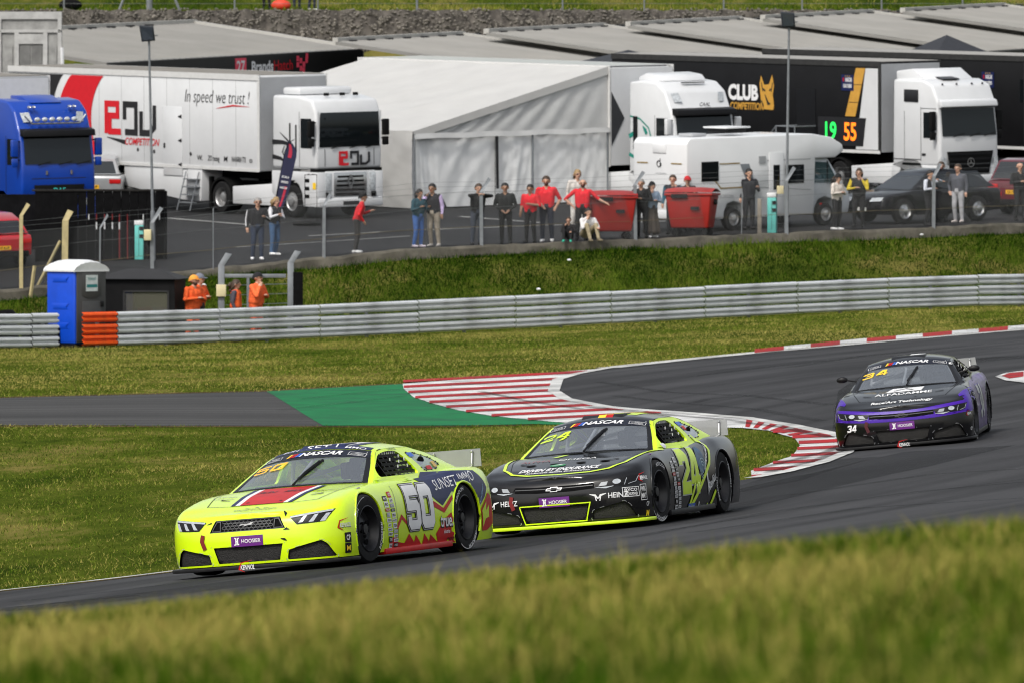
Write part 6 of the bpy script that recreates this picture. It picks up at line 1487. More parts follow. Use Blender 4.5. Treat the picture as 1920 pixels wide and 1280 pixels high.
lay('cab_graphic', merge2(stroke([(-.95,2.30),(-.4,2.30),(.1,2.22),(.35,2.05)],[.16,.12,.10,.03]), stroke([(-.95,1.85),(-.5,1.80),(-.1,1.62)],[.14,.10,.03]), stroke([(-.55,2.6),(-.2,2.4),(.05,2.25)],[.02,.06,.05]), stroke([(-.3,2.2),(-.42,2.0),(-.3,1.85)],[.03,.05,.03])), (0,-1.246,0), (1,0,0), (0,0,1), M_lblk, t, None, off=.006)
tractor_chassis(t, 3.75)
lay('country_sticker', rect(.16,.20,.0,0), (1.25,-1.246,1.0), (1,0,0), (0,0,1), M_yel, t, None, off=.008)
tr = trailer('race_trailer', 'long white race trailer with red arc and the handwritten words In speed we trust', loc, rot, 13.9, 4.32, 1.36, x0=-1.6)
TX = -1.6
W_ = 1.27
def tside(nm, vf, m, off=.010): return lay(nm, vf, (TX,-W_-.004,0), (1,0,0), (0,0,1), m, tr, None, off=off)
# black tail, white rim, red crescent: x counted back from the front wall
arc = lambda cx, cz, r_, a0, a1, n=18: [(cx+r_*math.cos(a), cz+r_*math.sin(a)) for a in np.linspace(a0, a1, n)]
ell = lambda cx, cz, ra, rb, a0, a1, n=26: [(cx+ra*math.cos(a), cz+rb*math.sin(a)) for a in np.linspace(a0, a1, n)]
lim = lambda pts: [(x, min(4.12,max(1.46,z))) for x, z in pts]
tside('black_tail', tess([(-13.88,1.46)]+lim(ell(-8.0,2.5,3.5,2.7,R(205),R(130)))[::1]+[(-13.88,4.12)]), M_lblk, .008)
tside('red_crescent', tess(lim(ell(-8.0,2.5,3.15,2.4,R(136),R(224)))+lim(ell(-7.35,2.75,1.85,1.75,R(228),R(128)))), M_lred, .010)
r_, k_ = rdv(1.02, -8.35, 2.32)
tside('team_lettering', r_, M_lred); tside('team_lettering', k_, M_lblk)
tside('team_lettering', place_on(fitted('COMPETITION',1.9,.22,.3,.01), -6.35, 2.10), M_lred); tside('team_lettering', stroke([(-8.3,2.20),(-7.3,2.06)], [.02,.14]), M_lblk)
tside('slogan', place_on(fitted('In speed we trust !',3.5,.40,.25,-.012), -2.25, 3.62), M_lblk); tside('slogan', stroke([(-2.3,3.25),(-1.4,3.36),(-.5,3.34)],[.01,.05,.005]), M_lred)
for x0, s_, w_ in ((-3.2,'W.',.3),(-2.45,'ZO racing',.62),(-1.8,'M',.2),(-1.1,'NAVARRA TTS',.75),(-.45,'o',.16)): tside('sponsor_print', place_on(fitted(s_,w_,.16,.1,.01), x0, 1.70), M_lblk)
for x0 in (-3.35,-2.95 if False else -3.34,): pass
dr = MB(); dr.box(TX-5.2,TX-4.15,-W_-.012,-W_-.004,1.1,3.25); do = dr.build('door', M_twhite, tr, bevel=.004)
for zz in (1.45,2.2,2.95): b = MB(); b.prism([(TX-4.18,zz-.06),(TX-4.38,zz),(TX-4.18,zz+.06)], 'y', -W_-.03, -W_-.012); b.build('hinge', M_lblk, do)
b = MB(); b.box(TX-5.16,TX-5.08,-W_-.03,-W_-.012,1.95,2.1); b.build('door_handle', M_lblk, do)
for x0, zz in ((-5.7,1.82),(-6.6,1.85),(-8.9,1.9),(-3.7,1.8)): b = MB(); b.ball((TX+x0,-W_-.01,zz),(.06,.02,.06),8,6); b.build('latch', M_lblk, tr)
b = MB(); b.prism([(TX-3.95,1.34),(TX-3.95,.36),(TX-4.2,.36),(TX-7.4,.7),(TX-7.4,1.34)], 'y', -W_+.02, -W_+.06); b.build('belly_locker', M_twhite, tr, bevel=.01)
b = MB(); b.prism([(TX-3.9,1.34),(TX-3.1,1.34),(TX-3.16,.34),(TX-3.9,.34)], 'y', -W_+.0, W_-.1); b.build('belly_locker', M_twhite, tr, bevel=.02)
b = MB()
for k in range(4): b.box(-.9-4.6,-.9-3.9,-W_-.35+.06*k,-W_-.12+.06*k,.28+k*.24,.31+k*.24)
for x0 in (-4.6,-3.9): b.tube([(-.9+x0,-W_-.40,.05),(-.9+x0,-W_-.05,1.25)], .02, 5)
b.build('steps', M_gpost, tr)

# ---- 2. blue lorry at the edge with its white box
def daf(label, loc, rot, paint, accent, extra):
    t = thing('truck_tractor', label, 'truck', loc, rot)
    prof = [(1.36,.95),(1.42,1.4),(1.38,2.02),(1.22,2.92),(1.12,3.05),(.88,3.55),(.45,3.84),(-.2,3.90),(-.95,3.84),(-.98,.95)]
    cab(t, prof, 1.23, paint, None, None, 1)
    ws = MB(); ws.add([(1.405,-1.12,1.98),(1.405,1.12,1.98),(1.255,1.10,2.82),(1.255,-1.10,2.82)], [(0,1,2,3)]); ws.add([(1.38,-1.12,1.98),(1.38,1.12,1.98),(1.23,1.10,2.82),(1.23,-1.10,2.82)], [(3,2,1,0)]); ws.build('windscreen', M_lglass, t)
    b = MB(); b.prism([(1.22,2.83),(1.50,2.80),(1.46,2.98),(1.20,3.04)], 'y', -1.20, 1.20); b.build('sun_visor', M_tblack, t, bevel=.02)
    for s in (1,-1):
        panel(t, 'side_window', [(1.15,1.95),(.45,1.95),(.45,2.72),(1.05,2.72)], M_lglass, y=s*1.235, t=.01); panel(t, 'side_fairing', rq(-.72,-.52,1.7,2.75), M_tblack, y=s*1.24, t=.02); panel(t, 'door_gap', rq(.36,.372,1.1,2.8), M_lblk, y=s*1.236, t=.004)
        hl = MB(); hl.add([(1.03,s*.72,3.22),(.98,s*1.0,3.20),(.86,s*1.06,3.48),(.93,s*.80,3.50)], [(0,1,2,3)]); 
        for i, q in enumerate(hl.v): hl.v[i] = (q[0]+.085, q[1], q[2]+.02)
        hl.build('roof_lamp', M_lampg, t)
        panel(t, 'headlight', [(s*.78,.72),(s*1.16,.76),(s*1.14,.98),(s*.80,.92)], M_lampg, x=1.43, t=.02)
        b = MB(); b.prism([(1.40,.36),(1.40,.98),(-1.0,.98),(-1.0,.75),(-.66,.55),(-.60,.75),(-.42,1.02),(-.2,1.14),(.2,1.14),(.42,1.02),(.60,.75),(.66,.36)], 'y', s*1.235, s*.86); b.build('step_panel', paint, t, bevel=.02)
    b = MB(); b.box(1.10,1.46,-1.22,1.22,.34,.72); b.build('bumper', paint, t, bevel=.06)
    panel(t, 'grille', [(-.78,1.02),(.78,1.02),(.84,1.36),(-.84,1.36)], M_chas, x=1.43, t=.02, bevel=.01); letter(t, 'maker_lettering', 'DAF', .40, .13, mat('letter_aqua', srgb(60,200,190), .4), y=0, z=1.20, front_x=1.452, bold=.02)
    for s in (1,-1): panel(t, 'grab_handle', rq(min(s*.38,s*.44),max(s*.38,s*.44),1.66,1.78), M_chrome, x=1.41, t=.03)
    panel(t, 'panel_line', rq(-.9,.9,1.54,1.56), M_lblk, x=1.412, t=.004)
    mirrors(t, 1.25, 2.72, 1.23, paint, .52); wipers(t, 1.42, 1.95, 1.1); tractor_chassis(t, 3.7, paint); extra(t); return t
def blue_extra(t):
    b = MB(); b.tube([(1.18,-1.02,3.42),(1.22,-.80,3.18),(1.24,.80,3.18),(1.18,1.02,3.42)], .028, 7); lb = b.build('light_bar', M_chrome, t, smooth=True)
    for y in np.linspace(-.62,.62,6): b = MB(); b.ball((1.24,y,3.30),(.05,.10,.07),10,7); b.build('spot_lamp', M_lampg, lb, smooth=True)
    for y in (-.75,-.6,.6,.75): b = MB(); b.ball((.95,y,3.66),(.12,.05,.05),8,6); b.build('air_horn', M_chrome, t, smooth=True)
    b = MB(); b.prism([(.62,3.78),(.0,3.98),(-.7,3.98),(-.7,3.82)], 'y', -.55, .55); b.build('roof_hatch', M_tblue, t, bevel=.04)
lb_, rb_ = site(15,431,(0,-1.0),30)
daf('blue lorry tractor with chrome roof light bar and blue mirrors', lb_, rb_, M_tblue, None, blue_extra)
trailer('race_trailer', 'plain white box trailer behind the blue lorry', lb_, rb_, 9, 4.5, 1.2, x0=-1.7, side_m=M_tgrey, end_m=mat('box_white',(0.60,0.61,0.62),.5,var=.05))

# ---- 3. white lorry with green vines, its trailer and awning
def caal_extra(t):
    letter(t, 'roof_lettering', 'CAAL', .42, .11, M_lblk, y=.12, z=3.14, front_x=1.20, shear=.3, bold=.02); letter(t, 'roof_lettering', 'racing', .22, .05, M_tgrey, y=.25, z=3.06, front_x=1.22, shear=.2)
    gm = mat('vine_green', srgb(20,130,115), .4, var=.1)
    lay('vine_graphic', merge2(stroke([(-.9,2.75),(-.4,2.68),(.05,2.4),(.2,2.05),(.25,1.95)], [.05,.05,.05,.06,.02]), stroke([(.2,2.02),(-.05,1.90),(.5,1.93)], [.06,.12,.02]), stroke([(-.25,2.45),(-.12,2.32),(-.05,2.20)], [.03,.14,.12]), stroke([(-.95,2.1),(-.72,2.2)], .14), stroke([(-.95,1.55),(-.55,1.4),(-.1,1.2)], [.12,.08,.10]), stroke([(-.1,1.5),(-.35,1.3),(-.05,1.05)], [.03,.06,.08])), (0,-1.237,0), (1,0,0), (0,0,1), gm, t, None, off=.006)
    b = MB(); b.prism([(.35,3.86),(.1,4.06),(-.5,4.12),(-.9,3.98),(-.9,3.84)], 'y', -.9, .9); b.build('roof_deflector', M_twhite, t, bevel=.06)
    b = MB(); b.box(.58,.66,-.35,.55,3.80,3.835); b.build('roof_slot', M_lblk, t)
lc, rc = site(1217,383,(0,-1.19),37)
daf('white lorry tractor with green vine pattern on its cab side', lc, rc, M_twhite, None, caal_extra)
tw = trailer('race_trailer', 'white rounded trailer with black arrow, attached to the white awning', lc, rc, 13.6, 4.30, 1.12, end_m=M_twhite, rounded=.16, roof_m=M_twhite, x0=-1.9)
lay('arrow_graphic', tess([(-1.24,1.75),(-.72,2.65),(-1.24,3.5)]), (-1.87,0,0), (0,1,0), (0,0,1), mat('letter_slate',(0.03,0.032,0.036),.5), tw, None, off=.012)

# awning: lean-to tent on the trailer's right flank (local -y)
M_canvas = mat('white_canvas', (0.485,0.48,0.465), 0.7, var=0.05, scale=1.0, bump=0.5, bscale=2.5, dirt=0.2, dcol=(0.50,0.49,0.46))
M_canvas2 = mat('canvas_wall', (0.72,0.73,0.73), 0.7, var=0.07, scale=1.0, bump=0.7, bscale=3, dirt=0.3, dcol=(0.42,0.42,0.42))
M_canvas3 = mat('canvas_gable', (0.50,0.505,0.50), 0.75, var=0.08, scale=1.0, bump=0.6, bscale=3)
aw = thing('awning_tent', 'large white canvas awning with creased side walls attached to the white trailer', 'tent', lc, rc)
AX0, AX1, AY0, AY1, ZT, ZE = -1.95, -15.2, -1.30, -9.0, 4.28, 2.42
def crease(u, v, seed, n=9):
    r_ = random.Random(seed); z = 0
    for i in range(n):
        th = r_.uniform(-1.2,1.2); k = r_.uniform(3,15); q = math.sin(k*(u*math.cos(th)+v*math.sin(th)) + r_.uniform(0,6.3)); z += (1-abs(q)*2)*4.5/k
    return z/n
def fold(u, v, a, k, s): return a*(math.sin(k*(u*1.0+v*.55)+s) + .5*math.sin(k*2.3*(u*.8-v*.5)+s*2) + .35*math.sin(k*4.1*u+s*3))
b = MB(); b.grid(50, 40, lambda u, v: (AX0+(AX1-AX0)*u, AY0+(AY1-AY0)*v, ZT+(ZE-ZT)*v - .10*math.sin(math.pi*v)*abs(math.sin(u*math.pi*4))**.5 + fold(u,v,.012,22,1)))
b.build('roof', M_canvas, aw, smooth=60)
b = MB(); b.grid(2, 20, lambda u, v: (AX0+.02, AY0+(AY1-AY0)*v, ZT+(ZE-ZT)*v - .25*u + .02)); b.grid(2, 40, lambda u, v: (AX0+(AX1-AX0)*v, AY1-.02, ZE+.02 - .28*u + .01*math.sin(v*60))); b.build('valance', M_canvas, aw, smooth=60)
def gable(u, v): # u across, v up to the roof line
    y = AY0+(AY1-AY0)*u; zt = ZT+(ZE-ZT)*u; z0 = 2.28; z = z0+(max(zt-z0,.02))*v; return (AX0-.05+(.022*math.sin((u*7.4*1.6+v*2.2)*5.0+.8*math.sin(u*9))+.015*math.sin(u*61+v*9)+.04*crease(u*4,v*1.2,41))*(.35+.65*v)*math.sin(math.pi*min(1,u*6)*.5), y, z)
b = MB(); b.grid(70, 22, gable); b.build('gable', M_canvas3, aw, smooth=60)
b = MB(); b.grid(60, 3, lambda u, v: (AX0+.10+.02*math.sin(u*37)-.04*v, AY0+(AY1-AY0)*u, 2.20+.16*v + .012*math.sin(u*23))); b.build('eave_flap', M_canvas3, aw, smooth=60)
wy = [AY0, -2.7, -4.35, -5.75, -7.9, AY1]
for i in range(5):
    y0, y1 = wy[i], wy[i+1]; sd_ = i*1.7
    b = MB(); b.grid(26, 26, lambda u, v: (AX0-.10 + (.05 if i == 2 else 0) + crease(u*1.2, v*1.3, i+3, 6)*.09*math.sin(math.pi*u)**.4 + .03*v, y0+(y1-y0)*u - (0.02 if u > .99 else 0), .03+2.30*v)); b.build('wall_panel', M_canvas2, aw, smooth=60)
b = MB(); b.grid(60, 22, lambda u, v: (AX0+(AX1-AX0)*u, AY1-.03+crease(u*7, v*1.5, 77)*.12, .03+2.35*v)); b.build('wall_panel', M_canvas, aw, smooth=60)
for y in (AY0-.06, -4.34, AY1+.03): b = MB(); b.tube([(AX0+.03,y,0),(AX0+.03,y,2.35)], .03, 6); b.build('pole', M_gpost, aw)
b = MB(); b.prism([(-5.70,.55),(-5.80,.55),(-5.82,2.22),(-5.72,2.22)], 'x', AX0+.045, AX0+.06); b.build('opening_edge', M_lblk, aw)
b = MB(); b.prism([(-7.75,.02),(-8.05,.02),(-7.90,.30)], 'x', AX0+.05, AX0+.07); b.build('ground_gap', M_lblk, aw)

# ---- 4. white lorry with the black and gold trailer
lm, rm = site(1574,360,(-3.65,-1.2),38)
t = thing('truck_tractor', 'white lorry tractor with black grille, star badge and roof spoiler', 'truck', lm, rm)
prof = [(1.34,.95),(1.42,1.3),(1.40,1.95),(1.28,2.86),(1.30,3.0),(1.02,3.55),(.55,3.72),(-.9,3.72),(-.95,.95)]
cab(t, prof, 1.24, M_twhite, None, None, 1)
ws = MB(); ws.add([(1.425,-1.15,1.92),(1.425,1.15,1.92),(1.305,1.12,2.80),(1.305,-1.12,2.80)], [(0,1,2,3)]); ws.add([(1.39,-1.15,1.92),(1.39,1.15,1.92),(1.28,1.12,2.80),(1.28,-1.12,2.80)], [(3,2,1,0)]); ws.build('windscreen', M_lglass, t)
b = MB(); b.prism([(1.29,2.80),(1.46,2.86),(1.40,3.05),(1.26,3.1)], 'y', -1.2, 1.2); b.build('sun_visor', M_twhite, t, bevel=.03)
b = MB(); b.add([(.45,-1.0,3.72),(.45,1.0,3.72),(-.2,1.05,4.06),(-.2,-1.05,4.06),(-.9,1.1,3.98),(-.9,-1.1,3.98),(-.9,1.1,3.70),(-.9,-1.1,3.70)], [(0,1,2,3),(3,2,4,5),(5,4,6,7),(0,3,5,7),(1,6,4,2),(0,7,6,1)]); b.build('roof_deflector', M_twhite, t, bevel=.03)
b = MB(); b.prism([(.70,3.74),(.30,3.80),(.30,3.76),(.70,3.70)], 'y', -.5, .2); b.build('roof_hatch', M_lblk, t)
for s in (1,-1):
    panel(t, 'side_window', [(1.18,1.86),(.60,1.86),(.60,2.68),(1.08,2.68)], M_lglass, y=s*1.245, t=.01); panel(t, 'rear_window', [(.35,3.0),(-.35,3.0),(-.35,3.4),(.35,3.4)], M_lblk, y=s*1.245, t=.02, bevel=.01)
    panel(t, 'door_gap', rq(.46,.475,1.1,2.85), M_lblk, y=s*1.246, t=.004); panel(t, 'door_gap', rq(.46,1.22,2.80,2.815), M_lblk, y=s*1.246, t=.004); panel(t, 'door_gap', rq(-.35,-.338,1.1,2.7), M_lblk, y=s*1.246, t=.004); panel(t, 'door_handle', rq(.52,.70,1.28,1.36), M_lblk, y=s*1.246, t=.01); panel(t, 'panel_line', rq(-.95,.45,1.14,1.165), M_lblk, y=s*1.246, t=.004)
    b = MB(); b.prism([(1.42,.36),(1.42,.98),(-1.0,.98),(-1.0,.60),(-.66,.55),(-.60,.75),(-.42,1.02),(-.2,1.14),(.2,1.14),(.42,1.02),(.60,.75),(.66,.36)], 'y', s*1.24, s*.86); b.build('step_panel', M_twhite, t, bevel=.02)
    panel(t, 'headlight', [(s*.98,.72),(s*1.2,.74),(s*1.16,1.25),(s*1.02,1.20)], M_lampg, x=1.44, t=.02)
b = MB(); b.box(1.10,1.48,-1.23,1.23,.34,.66); b.build('bumper', M_twhite, t, bevel=.05)
panel(t, 'grille', [(-.98,1.42),(.98,1.42),(.80,.70),(-.80,.70)], M_chas, x=1.432, t=.03, bevel=.01)
for k in range(4): panel(t, 'grille_bar', [(-.93+.045*k,1.36-k*.17),(.93-.045*k,1.36-k*.17),(.91-.045*k,1.30-k*.17),(-.91+.045*k,1.30-k*.17)], M_tblack, x=1.462, t=.02)
st = merge2(stroke([(.14*math.cos(a),.14*math.sin(a)) for a in np.linspace(0,6.283,20)], .028), *[stroke([(0,0),(.13*math.cos(a),.13*math.sin(a))], [.05,.012]) for a in (R(90),R(210),R(330))])
lay('star_badge', st, (1.485,0,1.06), (0,1,0), (0,0,1), M_chrome, t, None, off=.006)
mirrors(t, 1.22, 2.72, 1.24, M_chas, .62); wipers(t, 1.45, 1.90, 1.1); tractor_chassis(t, 3.65)
for y in (-.8,-.2,.45,.9): b = MB(); b.ball((1.02,y,3.58),.035,8,6); b.build('roof_marker', M_lblk, t)
tb = trailer('race_trailer', 'black race trailer with gold band, dog head logo and lit numbers 19 and 55', lm, rm, 13.9, 4.25, 1.30, x0=-1.5, side_m=M_tblack, end_m=M_tgrey, roof_m=mat('roof_pale',(0.30,0.29,0.27),.8,var=.15))
def cside(nm, vf, m, off=.012): return lay(nm, vf, (-1.5,-W_-.004,0), (1,0,0), (0,0,1), m, tb, None, off=off)
M_gold = mat('letter_gold', srgb(200,150,62), .4, var=.1)
cside('white_panel', tess([(-.02,1.40),(-.02,4.04),(-.72,4.04),(-1.22,1.40)]), M_twhite); cside('gold_band', tess([(-.74,4.04),(-1.20,4.04),(-1.75,2.46),(-1.24,2.46)]), M_gold)
cside('gap_line', merge2(stroke([(-.90,3.50),(-1.36,3.50)],.02), stroke([(-1.08,2.92),(-1.56,2.92)],.02)), M_lblk, .018)
sc_b = MB(); sc_b.prism([(-1.5-.85,1.50),(-1.5-3.1,1.50),(-1.5-3.1,2.42),(-1.5-.70,2.42)], 'y', -W_-.03, -W_-.014); sb_ = sc_b.build('number_screen', M_lblk, tb)
M_eg = mat('lit_green', (0.02,0.80,0.10), .5, var=0, emit=1.1); M_eo = mat('lit_orange', (1.0,0.20,0.01), .5, var=0, emit=1.3)
lay('lit_number', place_on(fitted('19',.56,.56,0,.02),-2.45+.0,1.97), (-1.5,-W_-.03,0), (1,0,0), (0,0,1), M_eg, sb_, None, off=.008); lay('lit_number', place_on(fitted('55',.62,.56,0,.02),-1.48,1.97), (-1.5,-W_-.03,0), (1,0,0), (0,0,1), M_eo, sb_, None, off=.008)
cside('team_lettering', place_on(fitted('CLUB',1.55,.46,.0,.05), -6.95, 3.12), M_wht); cside('team_lettering', place_on(fitted('COMPETITION',1.75,.22,.15,.03), -6.75, 2.67), M_gold)
dog = [(-6.0,2.32),(-6.05,2.75),(-6.10,3.15),(-6.02,3.42),(-5.86,3.12),(-5.62,3.14),(-5.45,3.46),(-5.36,3.10),(-5.42,2.80),(-5.36,2.45),(-5.40,2.30)]
dog = [(x,z+.27) for x, z in dog]; cside('dog_head', tess(dog), M_gold, .012); cside('dog_head', merge2(*[move2(q,0,.27) for q in (stroke([(-5.95,3.0),(-5.80,2.92)],.06), stroke([(-5.52,3.0),(-5.60,2.92)],.05), stroke([(-5.82,2.80),(-5.66,2.50),(-5.55,2.50)],[.03,.10,.05]), stroke([(-6.0,2.6),(-5.9,2.4)],.05), stroke([(-6.0,3.2),(-5.93,2.9)],.04), stroke([(-5.42,3.2),(-5.5,2.9)],.04))]), M_lblk, .018)
def poster(cx, cz):
    cside('series_poster', rect(.62,.52,cx,cz), M_navy, .014); cside('series_poster_print', merge2(place_on(fitted('NASCAR',.34,.13,0,.03),cx+.06,cz+.10), place_on(fitted('EURO SERIES',.42,.11,0,.03),cx,cz-.10)), M_wht, .019); cside('series_poster_print', rect(.06,.12,cx-.2,cz+.10), M_dred, .019); cside('series_poster_print', merge2(*[rect(.03,.03,cx+q*.1,cz+.22) for q in (-1,0,1)]), M_yel, .019)
poster(-1.62,3.55)
b = MB(); b.box(-1.5-4.2,-1.5-3.25,-W_-.02,-W_-.005,1.25,3.3); b.build('door', mat('door_black',(0.006,0.006,0.007),.3), tb)
b = MB()
for x0 in (-3.25,-4.2): b.tube([(-1.5+x0,-W_-.9,.0),(-1.5+x0,-W_-.9,2.1)], .025, 6); b.tube([(-1.5+x0,-W_-.9,2.1),(-1.5+x0,-W_-.02,2.1)], .025, 6)
b.tube([(-1.5-3.25,-W_-.9,2.1),(-1.5-4.2,-W_-.9,2.1)], .025, 6); b.tube([(-1.5-4.2,-W_-.9,2.1),(-1.5-5.4,-W_-.9,1.0)], .025, 6); b.tube([(-1.5-3.25,-W_-.9,1.6),(-1.5-4.2,-W_-.9,1.6)], .02, 6); b.box(-1.5-4.2,-1.5-3.25,-W_-.9,-W_-.03,1.15,1.2); b.build('stair_railing', M_gpost, tb)
b = MB(); b.prism([(-1.5-5.6,1.1),(-1.5-7.0,1.1),(-1.5-6.9,1.75),(-1.5-5.7,1.75)], 'y', -W_-.9, -W_-.3); b.build('side_locker', mat('locker_grey',(0.12,0.12,0.125),.6,var=.15), tb, bevel=.03)

# ---- 5. black lorry at the far edge
lk_, rk_ = site(1985,352,(0,-1.19),38)
def black_extra(t):
    b = MB(); b.box(-.5,.3,-.6,.6,3.84,4.0); b.build('roof_box', M_tblack, t, bevel=.03)
bt = daf('black lorry tractor with pale mirrors at the edge of the paddock', lk_, rk_, M_tblack, None, black_extra)
for o in bt.children:
    if o.name.startswith('mirror') and not o.name.startswith('mirror_arm'): o.data.materials[0] = mat('mirror_cream',(0.6,0.6,0.55),.4)
tb2 = trailer('race_trailer', 'black trailer with pale flat roof behind the star badged white lorry', lk_, rk_, 13.6, 4.25, 1.2, x0=-1.5, side_m=M_tblack, end_m=M_tblack, roof_m=mat('roof_pale',(0.30,0.29,0.27),.8,var=.15))
tb = tb2; poster(-1.9,3.45)
b = MB(); b.box(-.9-.9,-.9-.25,-W_-.015,-W_-.004,2.75,3.5); b.build('side_window', M_lglass, tb2)

# ------------------------------------------------------------------ paddock: motorhome, cars, bins, lamps, garages
M_mhw = mat('motorhome_white', (0.72,0.73,0.74), 0.35, var=0.04, scale=1.0, coat=0.3, dirt=0.12, dcol=(0.5,0.5,0.5))
M_mhs = mat('motorhome_silver', (0.50,0.53,0.56), 0.35, var=0.05, coat=0.3)
X0, D0 = padhit(1374,433); hd = math.atan2(.68,.73)
rot = frame_at(X0, D0, hd, pz); loc = Vector((X0,D0,pz(X0,D0)+.014)) - rot @ Vector((0,-1.08,0))
mh = thing('motorhome', 'white motorhome with brown swoosh and dark windows parked along the fence', 'motorhome', loc, rot.to_euler())
# local: rear axle at x=0, front axle 4.0, right flank (-y) towards the camera
Y_ = 1.14
body = [(-1.95,.42),(-.42,.34),(-.40,.55),(-.28,.78),(0,.86),(.28,.78),(.42,.55),(.44,.34),(3.3,.36),(3.35,.75),(3.42,2.02),(4.25,2.02),(4.62,2.22),(4.55,2.42),(4.1,2.64),(3.3,2.76),(-1.80,2.76),(-1.95,2.62)]
b = MB(); b.prism(body, 'y', -Y_, Y_); b.build('body', M_mhw, mh, bevel=.05)
cabp = [(3.3,.34),(3.50,.34),(3.52,.55),(3.66,.78),(3.95,.86),(4.24,.78),(4.38,.55),(4.40,.34),(4.95,.34),(5.02,.70),(4.95,1.05),(4.75,1.18),(4.05,2.04),(3.3,2.04)]
b = MB(); b.prism(cabp, 'y', -.99, .99); b.build('cab', M_mhs, mh, bevel=.05)
for s in (1,-1):
    panel(mh, 'cab_window', [(3.46,1.28),(4.50,1.28),(4.08,1.88),(3.46,1.92)], glass('cab_glass',(0.35,0.5,0.52),1.6,.45,(0.10,0.17,0.18)), y=s*.992, t=.012); panel(mh, 'window_divider', rq(4.02,4.06,1.26,1.92), M_blk, y=s*1.0, t=.012)
    for x, w_, z0, z1 in ((-1.0,.62,1.52,2.02),(2.52,.70,1.35,1.82)): f_ = panel(mh, 'side_window', rq(x-w_/2-.04,x+w_/2+.04,z0-.04,z1+.04), M_chas, y=s*(Y_+.004), t=.015, bevel=.005); panel(mh, 'pane', rq(x-w_/2,x+w_/2,z0,z1), M_lglass, y=s*(Y_+.018), t=.01, parent=f_)
    d_ = panel(mh, 'door', rq(1.45,2.05,.45,2.25), M_mhw, y=s*(Y_+.004), t=.015, bevel=.004); panel(mh, 'door_window', rq(1.62,1.88,1.15,1.88), M_lglass, y=s*(Y_+.02), t=.01, parent=d_); panel(mh, 'door_handle', rq(1.50,1.58,.85,1.05), M_blk, y=s*(Y_+.02), t=.02, parent=d_)
    panel(mh, 'vent_cover', rq(1.02,1.30,1.95,2.16), M_tgrey, y=s*(Y_+.004), t=.02); panel(mh, 'grey_flash', [(.25,1.95),(.62,1.95),(.88,1.30),(.58,1.30)], mat('flash_grey',(0.22,0.24,0.26),.4), y=s*(Y_+.004), t=.006)
    gold = mat('stripe_brown', srgb(140,116,60), .4)
    for q in ((stroke([(-.60,1.98),(.24,1.98)],.035), stroke([(-.78,1.48),(-.55,1.26),(.40,1.26)],.04)) if s < 0 else ()): lay('stripe', q, (0,s*(Y_+.006),0), (1,0,0), (0,0,1), gold, mh, None)
    for q in ((stroke([(1.0,1.24),(3.2,1.10)],.025), stroke([(1.35,2.02),(3.2,2.02)],.02), stroke([(.90,1.2),(.62,.95)],.012)) if s < 0 else ()): lay('stripe', q, (0,s*(Y_+.006),0), (1,0,0), (0,0,1), mat('stripe_grey',(0.3,0.31,0.32),.4), mh, None)
    for x in (0,3.95): truck_wheel(mh, x, s*(1.0 if x == 0 else .90), .34, .22, dish=.0, rimmat=M_rim)
    panel(mh, 'side_marker', rq(3.72,3.80,.62,.68), M_dred, y=s*.995, t=.01)
letter(mh, 'maker_lettering', 'HORON', .62, .10, M_tgrey, x=-.35, y=Y_+.004, z=1.02, side=-1)
lay('maker_lettering', fitted('HORON',.44,.05), (-1.955,-.05,1.72), (0,-1,0), (0,0,1), M_tgrey, mh, None, off=.01); lay('emblem', merge2(stroke([(.09*math.cos(a),.09*math.sin(a)) for a in np.linspace(.9,6.6,14)],.03), stroke([(.05,.16),(.05,-.08)],.03)), (-1.955,.02,2.0), (0,-1,0), (0,0,1), M_lblk, mh, None, off=.01)
for y in (-.72,.72): lay('stripe', rect(.46,.035,0,0), (-1.955,y,2.02), (0,-1,0), (0,0,1), gold, mh, None, off=.01)
panel(mh, 'rear_light_panel', rq(-.28,.28,2.32,2.58), M_mhw, x=-1.975, t=.02, bevel=.005); b = MB(); b.box(-1.99,-1.9,-1.0,1.0,.38,.62); b.build('rear_bumper', M_mhw, mh, bevel=.03)
for y in (-.95,.95): panel(mh, 'rear_lamp', rq(y-.06,y+.06,.62,.95), M_dred, x=-1.965, t=.02)
b = MB(); b.box(.35,1.15,-.5,.35,2.84,2.98); b.build('roof_light', M_blk, mh, bevel=.02); b = MB(); b.box(.25,1.25,-.58,.42,2.98,3.03); b.build('roof_light_lid', M_mhw, mh, bevel=.015); b = MB(); b.box(-.9,-.3,-.3,.3,2.77,2.86); b.build('roof_vent', M_tgrey, mh, bevel=.02)
b = MB(); b.box(4.15,4.3,-1.22,-1.02,1.15,1.42); b.build('door_mirror', M_blk, mh, bevel=.03)

